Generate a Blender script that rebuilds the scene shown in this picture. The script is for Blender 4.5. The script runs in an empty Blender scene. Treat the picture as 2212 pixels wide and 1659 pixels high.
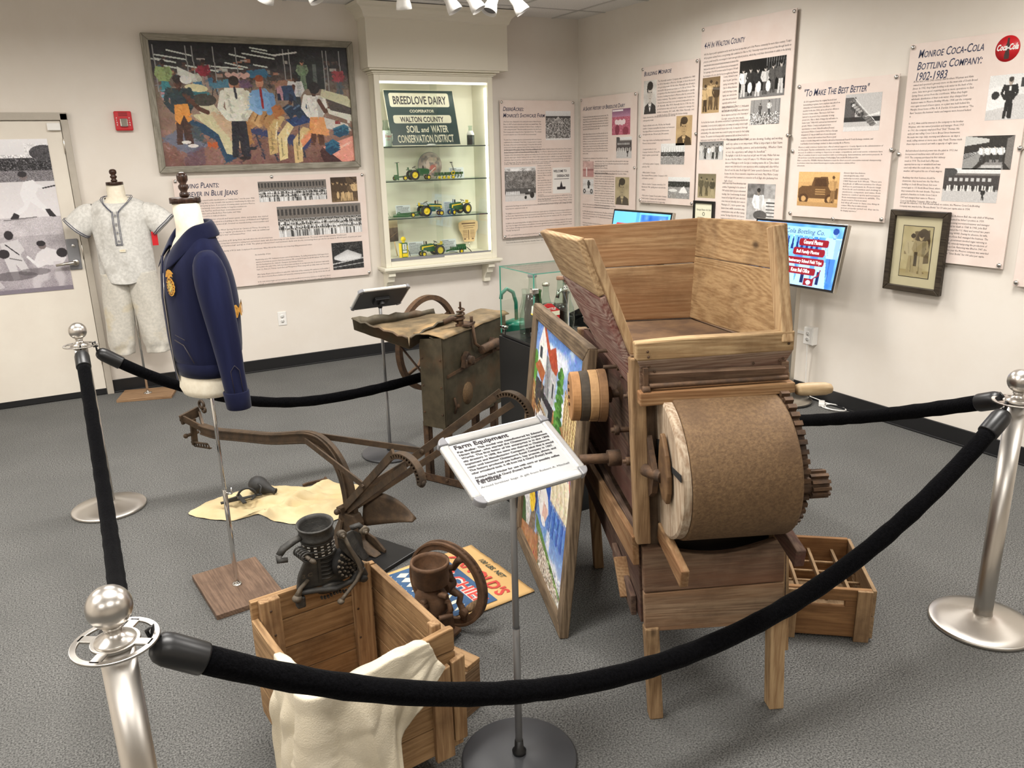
import bpy, math, random
import numpy as np
from mathutils import Vector, Matrix, noise as mnoise

C = bpy.context.scene.collection
PI = math.pi
R_ = math.radians
rnd = random.Random(7)

# ------------------------------------------------------------------ camera
cam_d = bpy.data.cameras.new('camera')
cam = bpy.data.objects.new('camera', cam_d)
C.objects.link(cam)
cam_d.sensor_width = 36.0
cam_d.lens = 1710.4 / 2212 * 36.0
cam_d.clip_start = 0.05
yaw, pitch, roll = R_(28.464), R_(16.348), R_(-1.391)
fwd = Vector((math.sin(yaw) * math.cos(pitch), math.cos(yaw) * math.cos(pitch), -math.sin(pitch)))
rgt = Vector((math.cos(yaw), -math.sin(yaw), 0))
upv = rgt.cross(fwd)
r2 = rgt * math.cos(roll) + upv * math.sin(roll)
u2 = upv * math.cos(roll) - rgt * math.sin(roll)
M = Matrix((r2, u2, -fwd)).transposed().to_4x4()
M.translation = Vector((-4.435, -6.719, 1.7365))
cam.matrix_world = M
bpy.context.scene.camera = cam

# ------------------------------------------------------------------ world, lights, exposure
sc = bpy.context.scene
w = bpy.data.worlds.new('world')
sc.world = w
w.use_nodes = True
w.node_tree.nodes['Background'].inputs[0].default_value = (1.0, .97, .94, 1)
w.node_tree.nodes['Background'].inputs[1].default_value = 0.30
vs = sc.view_settings
vs.view_transform = 'Standard'
vs.look = 'None'
vs.gamma = 1.0
vs.exposure = 0.1
vs.use_curve_mapping = False
CEIL = 2.90

def area(name, loc, sx, sy, power, col=(1, .93, .84), rot=(0, 0, 0), spread=PI):
 d = bpy.data.lights.new(name, 'AREA')
 d.shape = 'RECTANGLE'
 d.size, d.size_y = sx, sy
 d.energy = power
 d.color = col
 d.spread = spread
 o = bpy.data.objects.new(name, d)
 o.location = loc
 o.rotation_euler = rot
 C.objects.link(o)
 return o

TROFF = [(-1.5, -2.25), (-1.5, -4.95), (-4.0, -2.25), (-4.0, -4.95), (-4.0, -7.4), (-1.5, -7.4), (-6.3, -2.25), (-6.3, -4.95), (-6.3, -7.4)]
for i, (tx, ty) in enumerate(TROFF):
 area('troffer_light', (tx, ty, CEIL - .012), 1.16, .56, 58 if ty > -7 else 24, (1.0, .968, .925), spread=R_(166))

# ------------------------------------------------------------------ scene-graph helpers

def thing(name, label, cat, loc=(0, 0, 0), rz=0.0, group=None):
 o = bpy.data.objects.new(name, None)
 o.empty_display_size = .05
 C.objects.link(o)
 o.location = loc
 o.rotation_euler = (0, 0, rz)
 o['label'] = label
 o['category'] = cat
 if group:
  o['group'] = group
 return o

def tag(o, label, cat, group=None, kind=None):
 o['label'] = label
 o['category'] = cat
 if group:
  o['group'] = group
 if kind:
  o['kind'] = kind
 return o

def struct(o, label=None):
 o['kind'] = 'structure'
 if label:
  o['label'] = label
 return o

def copy_tree(o, parent=None):
 c = o.copy()
 C.objects.link(c)
 if parent is not None:
  c.parent = parent
 for ch in list(o.children):
  copy_tree(ch, c)
 return c

_cu = bpy.data.curves.new('lettering', 'FONT')
_to = bpy.data.objects.new('lettering', _cu)

def text_geo(body, size=1.0, align='LEFT', shear=0.0, caps=False, bold=0.0, lsp=1.0, res=2, csp=1.0):
 _cu.body = body
 _cu.size = size
 _cu.align_x = align
 _cu.shear = shear
 _cu.offset = bold
 _cu.space_line = lsp
 _cu.space_character = csp
 _cu.resolution_u = res
 _cu.small_caps_scale = .78
 for i in range(len(body)):
  _cu.body_format[i].use_small_caps = caps and body[i].islower()
 me = _to.to_mesh()
 v = [(p.co.x, p.co.y, 0.0) for p in me.vertices]
 f = [tuple(p.vertices) for p in me.polygons]
 _to.to_mesh_clear()
 return v, f

def basis(axis):
 a = Vector(axis).normalized()
 t = Vector((0, 0, 1)) if abs(a.z) < .95 else Vector((1, 0, 0))
 x = t.cross(a).normalized()
 y = a.cross(x)
 return x, y, a

class MB:
 """collects shapes; build() links them as one mesh object"""

 def __init__(s, xf=None):
  s.v, s.f, s.sm = [], [], []
  s.xf = xf

 def add(s, v, f, smooth=False, xf=None):
  n = len(s.v)
  for p in v:
   p = Vector(p)
   if xf is not None:
    p = xf @ p if isinstance(xf, Matrix) else Vector(xf(p))
   s.v.append(p)
  for q in f:
   s.f.append(tuple(i + n for i in q))
   s.sm.append(smooth)
  return s

 def box(s, c, d, rz=0, rot=None):
  hx, hy, hz = d[0] / 2, d[1] / 2, d[2] / 2
  v = [(x, y, z) for z in (-hz, hz) for x, y in ((-hx, -hy), (hx, -hy), (hx, hy), (-hx, hy))]
  m = Matrix.Translation(Vector(c)) @ (rot if rot is not None else Matrix.Rotation(rz, 4, 'Z'))
  return s.add(v, [(3, 2, 1, 0), (4, 5, 6, 7), (0, 1, 5, 4), (1, 2, 6, 5), (2, 3, 7, 6), (3, 0, 4, 7)], False, m)

 def bb(s, x0, x1, y0, y1, z0, z1):
  return s.box(((x0 + x1) / 2, (y0 + y1) / 2, (z0 + z1) / 2), (x1 - x0, y1 - y0, z1 - z0))

 def bar(s, p, q, wd, ht, up=(0, 0, 1)):
  p, q = Vector(p), Vector(q)
  a = (q - p)
  L = a.length
  a.normalize()
  sd = a.cross(Vector(up))
  if sd.length < 1e-4:
   sd = a.cross(Vector((1, 0, 0)))
  sd.normalize()
  u = sd.cross(a)
  m = Matrix((sd, a, u)).transposed().to_4x4()
  m.translation = (p + q) / 2
  return s.box((0, 0, 0), (wd, L, ht), rot=None) if False else s._bx(m, wd, L, ht)

 def _bx(s, m, a, b, c):
  hx, hy, hz = a / 2, b / 2, c / 2
  v = [(x, y, z) for z in (-hz, hz) for x, y in ((-hx, -hy), (hx, -hy), (hx, hy), (-hx, hy))]
  return s.add(v, [(3, 2, 1, 0), (4, 5, 6, 7), (0, 1, 5, 4), (1, 2, 6, 5), (2, 3, 7, 6), (3, 0, 4, 7)], False, m)

 def slab(s, q, t, off=None):
  q = [Vector(p) for p in q]
  n = Vector((0, 0, 0))
  for i in range(len(q)):
   a, b = q[i], q[(i + 1) % len(q)]
   n += a.cross(b)
  n.normalize()
  vec = n * t if off is None else Vector(off)
  k = len(q)
  v = q + [p + vec for p in q]
  f = [tuple(reversed(range(k))), tuple(range(k, 2 * k))] + [(i, (i + 1) % k, k + (i + 1) % k, k + i) for i in range(k)]
  if vec.dot(n) < 0:
   f = [tuple(reversed(x)) for x in f]
  return s.add(v, f)

 def tube(s, pts, r, n=10, cap=True, flat=None, closed=False):
  pts = [Vector(p) for p in pts]
  k = len(pts)
  rr = r if isinstance(r, (list, tuple)) else [r] * k
  v, f = [], []
  prev = None
  for i, p in enumerate(pts):
   if closed:
    d = pts[(i + 1) % k] - pts[i - 1]
   else:
    d = pts[min(i + 1, k - 1)] - pts[max(i - 1, 0)]
   d.normalize()
   if prev is None:
    x, y, _ = basis(d)
   else:
    x = prev - d * prev.dot(d)
    if x.length < 1e-6:
     x, _, _ = basis(d)
    x.normalize()
    y = d.cross(x)
   prev = x
   for j in range(n):
    a = 2 * PI * j / n
    v.append(p + (x * math.cos(a) + y * math.sin(a)) * rr[i])
  for i in range(k if closed else k - 1):
   for j in range(n):
    a, b = i * n + j, i * n + (j + 1) % n
    i2 = (i + 1) % k
    f.append((a, b, i2 * n + (j + 1) % n, i2 * n + j))
  if cap and not closed:
   f.append(tuple(reversed(range(n))))
   f.append(tuple(range((k - 1) * n, k * n)))
  return s.add(v, f, True)

 def strap(s, pts, wd, th, side):
  """flat bar swept through pts; side = constant width direction"""
  pts = [Vector(p) for p in pts]
  sd = Vector(side).normalized()
  k = len(pts)
  v, f = [], []
  for i, p in enumerate(pts):
   d = (pts[min(i + 1, k - 1)] - pts[max(i - 1, 0)]).normalized()
   n = sd.cross(d).normalized()
   ww = wd[i] if isinstance(wd, (list, tuple)) else wd
   tt = th[i] if isinstance(th, (list, tuple)) else th
   v += [p - sd * ww / 2 - n * tt / 2, p + sd * ww / 2 - n * tt / 2, p + sd * ww / 2 + n * tt / 2, p - sd * ww / 2 + n * tt / 2]
  for i in range(k - 1):
   for j in range(4):
    f.append((i * 4 + j, i * 4 + (j + 1) % 4, i * 4 + 4 + (j + 1) % 4, i * 4 + 4 + j))
  f += [(3, 2, 1, 0), (k * 4 - 4, k * 4 - 3, k * 4 - 2, k * 4 - 1)]
  return s.add(v, f)

 def lathe(s, prof, c=(0, 0, 0), axis=(0, 0, 1), n=24, smooth=True, closed=False, sy=1.0):
  x, y, a = basis(axis)
  c = Vector(c)
  v, f = [], []
  k = len(prof)
  for r, z in prof:
   for j in range(n):
    t = 2 * PI * j / n
    v.append(c + a * z + (x * math.cos(t) + y * math.sin(t) * sy) * r)
  for i in range(k if closed else k - 1):
   i2 = (i + 1) % k
   for j in range(n):
    f.append((i * n + j, i * n + (j + 1) % n, i2 * n + (j + 1) % n, i2 * n + j))
  if not closed:
   if prof[0][0] > 1e-6:
    f.append(tuple(reversed(range(n))))
   if prof[-1][0] > 1e-6:
    f.append(tuple(range((k - 1) * n, k * n)))
  return s.add(v, f, smooth)

 def cyl(s, p, q, r, n=16, smooth=True, r2=None):
  p, q = Vector(p), Vector(q)
  L = (q - p).length
  e = min(.0001, L * .01)
  b = r if r2 is None else r2
  return s.lathe([(r - e, 0), (r, e), (b, L - e), (b - e, L)], p, q - p, n, smooth)

 def ball(s, c, r, n=14, m=8):
  rx, ry, rz = r if isinstance(r, (list, tuple)) else (r, r, r)
  v, f = [], []
  for i in range(m + 1):
   ph = PI * i / m - PI / 2
   for j in range(n):
    t = 2 * PI * j / n
    v.append((c[0] + rx * math.cos(ph) * math.cos(t), c[1] + ry * math.cos(ph) * math.sin(t), c[2] + rz * math.sin(ph)))
  for i in range(m):
   for j in range(n):
    f.append((i * n + j, i * n + (j + 1) % n, (i + 1) * n + (j + 1) % n, (i + 1) * n + j))
  return s.add(v, f, True)

 def ring(s, c, axis, R, rw, th, n=40, a0=0, a1=2 * PI):
  """rectangular-section ring: radial width rw, axial thickness th"""
  x, y, a = basis(axis)
  c = Vector(c)
  full = abs(a1 - a0 - 2 * PI) < 1e-6
  k = n if full else n + 1
  v, f = [], []
  for i in range(k):
   t = a0 + (a1 - a0) * i / n
   d = x * math.cos(t) + y * math.sin(t)
   for rr, zz in ((R - rw, -th / 2), (R, -th / 2), (R, th / 2), (R - rw, th / 2)):
    v.append(c + d * rr + a * zz)
  for i in range(n):
   i2 = (i + 1) % k
   for j in range(4):
    f.append((i * 4 + j, i * 4 + (j + 1) % 4, i2 * 4 + (j + 1) % 4, i2 * 4 + j))
  if not full:
   f += [(3, 2, 1, 0), (k * 4 - 4, k * 4 - 3, k * 4 - 2, k * 4 - 1)]
  return s.add(v, f)

 def torus(s, c, axis, R, r, n=32, m=8, sy=1):
  x, y, a = basis(axis)
  c = Vector(c)
  pts = [c + x * math.cos(2 * PI * i / n) * R + y * math.sin(2 * PI * i / n) * R * sy for i in range(n)]
  return s.tube(pts, r, m, closed=True)

 def grid(s, fn, nu, nv, cu=False, smooth=True):
  v = [fn(i / (nu if cu else nu), j / nv) for j in range(nv + 1) for i in range(nu if cu else nu + 1)]
  W = nu if cu else nu + 1
  f = []
  for j in range(nv):
   for i in range(nu):
    i2 = (i + 1) % W
    f.append((j * W + i, j * W + i2, (j + 1) * W + i2, (j + 1) * W + i))
  return s.add(v, f, smooth)

 def loft(s, rings, n=24, cap=True, smooth=True, e=1.0):
  """rings: (cx,cy,cz,rx,ry[,tilt axis fn]) super-ellipses stacked"""
  v, f = [], []
  for rg in rings:
   cx, cy, cz, rx, ry = rg[:5]
   tx, ty = (rg[5], rg[6]) if len(rg) > 5 else (0, 0)
   for j in range(n):
    t = 2 * PI * j / n
    ct, st = math.cos(t), math.sin(t)
    px = rx * math.copysign(abs(ct) ** e, ct)
    py = ry * math.copysign(abs(st) ** e, st)
    v.append((cx + px, cy + py, cz + tx * px + ty * py))
  k = len(rings)
  for i in range(k - 1):
   for j in range(n):
    f.append((i * n + j, i * n + (j + 1) % n, (i + 1) * n + (j + 1) % n, (i + 1) * n + j))
  if cap:
   f.append(tuple(reversed(range(n))))
   f.append(tuple(range((k - 1) * n, k * n)))
  return s.add(v, f, smooth)

 def text(s, body, x, z, size, y=0.0, width=None, height=None, shrink=False, **kw):
  """lettering in the XZ plane facing -y; (x, z) is the baseline start of the first line"""
  v, f = text_geo(body, size, **kw)
  if not v:
   return s
  xs = [p[0] for p in v]
  al = kw.get('align', 'LEFT')
  kx = 1.0
  if width:
   kx = width / max(1e-6, max(xs) - min(xs))
   if shrink:
    kx = min(kx, .86)
  kz = 1.0
  if height:
   zs = [p[1] for p in v]
   kz = height / max(1e-6, max(zs) - min(zs))
  x0 = min(xs) if al == 'LEFT' else 0.0
  s.add([(x + (p[0] - x0) * kx, y, z + p[1] * kz) for p in v], f)
  return s

 def jitter(s, amp, sc_=8.0, seed=0):
  for p in s.v:
   q = Vector((p.x * sc_ + seed, p.y * sc_ - seed, p.z * sc_))
   d = mnoise.noise_vector(q)
   p += d * amp
  return s

 def build(s, name, m, parent=None, bevel=0, label=None, sub=0, weld=False, solid=0):
  me = bpy.data.meshes.new(name)
  vs_ = s.v if s.xf is None else [Vector(s.xf @ p if isinstance(s.xf, Matrix) else s.xf(p)) for p in s.v]
  me.from_pydata([tuple(p) for p in vs_], [], s.f)
  me.polygons.foreach_set('use_smooth', s.sm)
  me.materials.append(m)
  me.update()
  o = bpy.data.objects.new(name, me)
  C.objects.link(o)
  if parent is not None:
   o.parent = parent
  if label:
   o['label'] = label
  if weld:
   o.modifiers.new('weld', 'WELD').merge_threshold = 1e-5
  if solid:
   q = o.modifiers.new('solid', 'SOLIDIFY')
   q.thickness = solid
   q.offset = 0
  if sub:
   q = o.modifiers.new('sub', 'SUBSURF')
   q.levels = sub
   q.render_levels = sub
  if bevel:
   q = o.modifiers.new('bevel', 'BEVEL')
   q.width = bevel
   q.segments = 2
   q.limit_method = 'ANGLE'
   q.angle_limit = R_(50)
  return o

# ------------------------------------------------------------------ materials
_lin = lambda c: tuple((x / 12.92 if x <= .04045 else ((x + .055) / 1.055) ** 2.4) for x in c)

def srgb(r, g, b):
 return _lin((r / 255, g / 255, b / 255))

def new_mat(name):
 m = bpy.data.materials.new(name)
 m.use_nodes = True
 return m, m.node_tree.nodes, m.node_tree.links, m.node_tree.nodes['Principled BSDF']

def pm(name, c1, c2=None, rough=.6, metal=0.0, scale=6.0, stretch=(1, 1, 1), bump=0.0, bscale=60.0, lo=.38, hi=.62, coat=0.0, c3=None, s3=2.0, lo3=.55, hi3=.7, spec=.5, detail=5, sheen=0.0, bdist=.004, rough2=None, aniso=0.0):
 m, N, L, B = new_mat(name)
 c1 = srgb(*c1)
 tc = N.new('ShaderNodeTexCoord')
 mp = N.new('ShaderNodeMapping')
 mp.inputs['Scale'].default_value = stretch
 L.new(tc.outputs['Object'], mp.inputs['Vector'])
 B.inputs['Roughness'].default_value = rough
 B.inputs['Metallic'].default_value = metal
 B.inputs['Specular IOR Level'].default_value = spec
 B.inputs['Coat Weight'].default_value = coat
 B.inputs['Coat Roughness'].default_value = .03
 B.inputs['Anisotropic'].default_value = aniso
 if sheen:
  B.inputs['Sheen Weight'].default_value = sheen
  B.inputs['Sheen Roughness'].default_value = .4
 src = None
 if c2 is not None:
  n = N.new('ShaderNodeTexNoise')
  n.inputs['Scale'].default_value = scale
  n.inputs['Detail'].default_value = detail
  n.inputs['Roughness'].default_value = .6
  L.new(mp.outputs[0], n.inputs['Vector'])
  r = N.new('ShaderNodeValToRGB')
  r.color_ramp.elements[0].position = lo
  r.color_ramp.elements[0].color = (*c1, 1)
  r.color_ramp.elements[1].position = hi
  r.color_ramp.elements[1].color = (*srgb(*c2), 1)
  L.new(n.outputs['Fac'], r.inputs[0])
  src = r.outputs[0]
  if rough2 is not None:
   rr = N.new('ShaderNodeMapRange')
   rr.inputs[1].default_value = lo
   rr.inputs[2].default_value = hi
   rr.inputs[3].default_value = rough
   rr.inputs[4].default_value = rough2
   L.new(n.outputs['Fac'], rr.inputs[0])
   L.new(rr.outputs[0], B.inputs['Roughness'])
  if c3 is not None:
   n3 = N.new('ShaderNodeTexNoise')
   n3.inputs['Scale'].default_value = s3
   n3.inputs['Detail'].default_value = 6
   L.new(mp.outputs[0], n3.inputs['Vector'])
   r3 = N.new('ShaderNodeMapRange')
   r3.inputs[1].default_value = lo3
   r3.inputs[2].default_value = hi3
   L.new(n3.outputs['Fac'], r3.inputs[0])
   mx = N.new('ShaderNodeMix')
   mx.data_type = 'RGBA'
   mx.inputs['B'].default_value = (*srgb(*c3), 1)
   L.new(r3.outputs[0], mx.inputs['Factor'])
   L.new(src, mx.inputs['A'])
   src = mx.outputs['Result']
  L.new(src, B.inputs['Base Color'])
 else:
  B.inputs['Base Color'].default_value = (*c1, 1)
 if bump:
  nb = N.new('ShaderNodeTexNoise')
  nb.inputs['Scale'].default_value = bscale
  nb.inputs['Detail'].default_value = 4
  L.new(mp.outputs[0], nb.inputs['Vector'])
  b = N.new('ShaderNodeBump')
  b.inputs['Strength'].default_value = bump
  b.inputs['Distance'].default_value = bdist
  L.new(nb.outputs['Fac'], b.inputs['Height'])
  L.new(b.outputs[0], B.inputs['Normal'])
 return m

def wood(name, c1, c2, c3, axis='x', freq=55.0, rough=.75, stain=None, bump=.35, knots=True, wave=0.5):
 """old plank: rings stretched along the grain axis, fine fibres, dark blotches"""
 c1, c2, c3 = [tuple(.74 * q * .93 + .26 * (sum(c) / 3) * .93 for q in c) for c in (c1, c2, c3)]
 m, N, L, B = new_mat(name)
 tc = N.new('ShaderNodeTexCoord')
 oi = N.new('ShaderNodeObjectInfo')
 add = N.new('ShaderNodeVectorMath')
 add.operation = 'ADD'
 mul = N.new('ShaderNodeMath')
 mul.operation = 'MULTIPLY'
 mul.inputs[1].default_value = 7.3
 L.new(oi.outputs['Random'], mul.inputs[0])
 cmb = N.new('ShaderNodeCombineXYZ')
 for i in range(3):
  L.new(mul.outputs[0], cmb.inputs[i])
 L.new(tc.outputs['Object'], add.inputs[0])
 L.new(cmb.outputs[0], add.inputs[1])
 mp = N.new('ShaderNodeMapping')
 sc_ = [1, 1, 1]
 sc_['xyz'.index(axis)] = .07
 mp.inputs['Scale'].default_value = sc_
 L.new(add.outputs[0], mp.inputs['Vector'])
 # warp
 nw = N.new('ShaderNodeTexNoise')
 nw.inputs['Scale'].default_value = 5.0
 nw.inputs['Detail'].default_value = 2
 L.new(mp.outputs[0], nw.inputs['Vector'])
 # rings: sine of (distance field + warp)
 sx = N.new('ShaderNodeSeparateXYZ')
 L.new(mp.outputs[0], sx.inputs[0])
 cross = [i for i in range(3) if i != 'xyz'.index(axis)]
 s1 = N.new('ShaderNodeMath')
 s1.operation = 'ADD'
 L.new(sx.outputs[cross[0]], s1.inputs[0])
 L.new(sx.outputs[cross[1]], s1.inputs[1])
 s2 = N.new('ShaderNodeMath')
 s2.operation = 'MULTIPLY_ADD'
 L.new(nw.outputs['Fac'], s2.inputs[0])
 s2.inputs[1].default_value = wave
 L.new(s1.outputs[0], s2.inputs[2])
 s3 = N.new('ShaderNodeMath')
 s3.operation = 'MULTIPLY'
 L.new(s2.outputs[0], s3.inputs[0])
 s3.inputs[1].default_value = freq * 6.28
 s4 = N.new('ShaderNodeMath')
 s4.operation = 'SINE'
 L.new(s3.outputs[0], s4.inputs[0])
 # fibre
 nf = N.new('ShaderNodeTexNoise')
 nf.inputs['Scale'].default_value = 160
 nf.inputs['Detail'].default_value = 5
 L.new(mp.outputs[0], nf.inputs['Vector'])
 s5 = N.new('ShaderNodeMath')
 s5.operation = 'MULTIPLY_ADD'
 L.new(s4.outputs[0], s5.inputs[0])
 s5.inputs[1].default_value = .12
 L.new(nf.outputs['Fac'], s5.inputs[2])
 r = N.new('ShaderNodeValToRGB')
 r.color_ramp.elements[0].position = .3
 r.color_ramp.elements[0].color = (*srgb(*c2), 1)
 r.color_ramp.elements[1].position = .68
 r.color_ramp.elements[1].color = (*srgb(*c1), 1)
 L.new(s5.outputs[0], r.inputs[0])
 # blotches
 nb = N.new('ShaderNodeTexNoise')
 nb.inputs['Scale'].default_value = 4.5
 nb.inputs['Detail'].default_value = 7
 nb.inputs['Roughness'].default_value = .65
 L.new(add.outputs[0], nb.inputs['Vector'])
 rb = N.new('ShaderNodeMapRange')
 rb.inputs[1].default_value = .5
 rb.inputs[2].default_value = .74
 rb.inputs[4].default_value = .75
 L.new(nb.outputs['Fac'], rb.inputs[0])
 mx = N.new('ShaderNodeMix')
 mx.data_type = 'RGBA'
 mx.inputs['B'].default_value = (*srgb(*c3), 1)
 L.new(rb.outputs[0], mx.inputs['Factor'])
 L.new(r.outputs[0], mx.inputs['A'])
 src = mx.outputs['Result']
 if knots:
  vo = N.new('ShaderNodeTexVoronoi')
  vo.inputs['Scale'].default_value = 5.5
  mk = N.new('ShaderNodeMapping')
  k_ = [1, 1, 1]
  k_['xyz'.index(axis)] = .55
  mk.inputs['Scale'].default_value = k_
  L.new(add.outputs[0], mk.inputs['Vector'])
  L.new(mk.outputs[0], vo.inputs['Vector'])
  rk = N.new('ShaderNodeMapRange')
  rk.inputs[1].default_value = .03
  rk.inputs[2].default_value = .075
  rk.inputs[3].default_value = .8
  rk.inputs[4].default_value = 0
  L.new(vo.outputs['Distance'], rk.inputs[0])
  mk2 = N.new('ShaderNodeMix')
  mk2.data_type = 'RGBA'
  mk2.inputs['B'].default_value = (*[x * .45 for x in srgb(*c3)], 1)
  L.new(rk.outputs[0], mk2.inputs['Factor'])
  L.new(src, mk2.inputs['A'])
  src = mk2.outputs['Result']
 if stain is not None:
  nst = N.new('ShaderNodeTexNoise')
  nst.inputs['Scale'].default_value = 9
  nst.inputs['Detail'].default_value = 8
  nst.inputs['Roughness'].default_value = .7
  L.new(mp.outputs[0], nst.inputs['Vector'])
  rs = N.new('ShaderNodeMapRange')
  rs.inputs[1].default_value = .42
  rs.inputs[2].default_value = .62
  rs.inputs[4].default_value = .8
  L.new(nst.outputs['Fac'], rs.inputs[0])
  m3 = N.new('ShaderNodeMix')
  m3.data_type = 'RGBA'
  m3.inputs['B'].default_value = (*srgb(*stain), 1)
  L.new(rs.outputs[0], m3.inputs['Factor'])
  L.new(src, m3.inputs['A'])
  src = m3.outputs['Result']
 L.new(src, B.inputs['Base Color'])
 B.inputs['Roughness'].default_value = rough
 B.inputs['Specular IOR Level'].default_value = .3
 b = N.new('ShaderNodeBump')
 b.inputs['Strength'].default_value = bump
 b.inputs['Distance'].default_value = .003
 L.new(s5.outputs[0], b.inputs['Height'])
 L.new(b.outputs[0], B.inputs['Normal'])
 return m

def emis(name, col, strength):
 m, N, L, B = new_mat(name)
 B.inputs['Base Color'].default_value = (*srgb(*col), 1)
 B.inputs['Emission Color'].default_value = (*srgb(*col), 1)
 B.inputs['Emission Strength'].default_value = strength
 return m

def glass(name, tint=(235, 245, 240), rough=0.0, refl=1.0):
 """thin clear sheet: transparent, with the surface reflection of glass"""
 m = bpy.data.materials.new(name)
 m.use_nodes = True
 N, L = m.node_tree.nodes, m.node_tree.links
 for n in list(N):
  N.remove(n)
 out = N.new('ShaderNodeOutputMaterial')
 t = N.new('ShaderNodeBsdfTransparent')
 t.inputs[0].default_value = (*srgb(*tint), 1)
 g = N.new('ShaderNodeBsdfGlossy')
 g.inputs['Roughness'].default_value = rough
 fr = N.new('ShaderNodeLayerWeight')
 fr.inputs[0].default_value = .5
 pw = N.new('ShaderNodeMath')
 pw.operation = 'POWER'
 pw.inputs[1].default_value = 4.0
 L.new(fr.outputs['Facing'], pw.inputs[0])
 ml = N.new('ShaderNodeMath')
 ml.operation = 'MULTIPLY_ADD'
 ml.inputs[1].default_value = .6 * refl
 ml.inputs[2].default_value = .025 * refl
 L.new(pw.outputs[0], ml.inputs[0])
 mx = N.new('ShaderNodeMixShader')
 L.new(ml.outputs[0], mx.inputs[0])
 L.new(t.outputs[0], mx.inputs[1])
 L.new(g.outputs[0], mx.inputs[2])
 L.new(mx.outputs[0], out.inputs[0])
 return m

def pict_mat(name, rough=.5, coat=0.0, emit=0.0, spec=.4):
 """printed or painted picture: colours come from the mesh's own colour attribute"""
 m, N, L, B = new_mat(name)
 a = N.new('ShaderNodeAttribute')
 a.attribute_name = 'pic'
 L.new(a.outputs['Color'], B.inputs['Base Color'])
 B.inputs['Roughness'].default_value = rough
 B.inputs['Coat Weight'].default_value = coat
 B.inputs['Coat Roughness'].default_value = .03
 B.inputs['Specular IOR Level'].default_value = spec
 if emit:
  L.new(a.outputs['Color'], B.inputs['Emission Color'])
  B.inputs['Emission Strength'].default_value = emit
 return m

MT = {}
MT['wall'] = pm('wall_paint', (229, 222, 212), (226, 218, 207), rough=.85, scale=3, bump=.08, bscale=350, bdist=.001, spec=.25)
MT['ceil'] = pm('ceiling_tile', (238, 236, 232), (224, 222, 219), rough=.95, scale=90, bump=.3, bscale=200, spec=.1)
MT['tbar'] = pm('tbar_white', (190, 188, 185), rough=.5)
MT['carpet'] = pm('grey_carpet', (50, 50, 49), (134, 133, 130), rough=.97, scale=175, lo=.36, hi=.66, bump=.35, bscale=420, spec=.06, detail=9, c3=(84, 84, 82), s3=2.2, lo3=.3, hi3=1.1, bdist=.003)
MT['base'] = pm('black_vinyl', (24, 24, 25), rough=.45)
MT['door'] = pm('door_paint', (226, 219, 206), rough=.5, c2=(222, 214, 201), scale=4)
MT['frame_taupe'] = pm('door_frame_paint', (184, 176, 163), (176, 168, 155), rough=.5, scale=9)
MT['cab'] = pm('cabinet_cream_paint', (232, 227, 208), rough=.4)
MT['soffit'] = pm('soffit_paint', (226, 220, 203), rough=.6)
MT['steel'] = pm('brushed_steel', (198, 193, 186), rough=.33, metal=1.0, aniso=.75)
_n = MT['steel'].node_tree
_t = _n.nodes.new('ShaderNodeTangent')
_t.direction_type = 'RADIAL'
_t.axis = 'Z'
_n.links.new(_t.outputs[0], _n.nodes['Principled BSDF'].inputs['Tangent'])
MT['finial'] = pm('satin_steel_ball', (200, 195, 188), rough=.3, metal=1.0)
MT['chrome'] = pm('chrome', (215, 213, 210), rough=.08, metal=1.0)
MT['nickel'] = pm('satin_nickel', (196, 190, 180), rough=.3, metal=1.0)
MT['velvet'] = pm('black_velvet', (6, 6, 7), (12, 12, 14), rough=1.0, scale=120, bump=.7, bscale=220, sheen=.03, spec=.03)
MT['rubber'] = pm('black_plastic', (22, 22, 23), rough=.38)
MT['blackpaint'] = pm('black_lacquer', (20, 20, 21), rough=.3)
MT['white'] = pm('white_plastic', (236, 234, 229), rough=.35)
MT['grey'] = pm('grey_plastic', (130, 130, 133), rough=.4)
MT['darkgrey'] = pm('dark_grey_plastic', (66, 67, 70), rough=.45)
MT['panel'] = pm('pink_beige_print', (234, 219, 210), (229, 211, 201), rough=.35, scale=5, coat=.7)
MT['ink'] = pm('dark_ink', (46, 40, 44), rough=.5)
MT['navyink'] = pm('navy_ink', (40, 47, 78), rough=.5)
MT['pic'] = pict_mat('printed_picture', .35, .6)
MT['oil'] = pict_mat('oil_painting', .45, .15)
MT['screen'] = pict_mat('lit_screen_picture', .2, 0, 0.9)
MT['acryl'] = glass('clear_acrylic', (245, 245, 243))
MT['pane'] = glass('glass_pane', (251, 253, 251))
MT['pane_edge'] = pm('green_glass_edge', (70, 140, 122), rough=.15)

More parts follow.
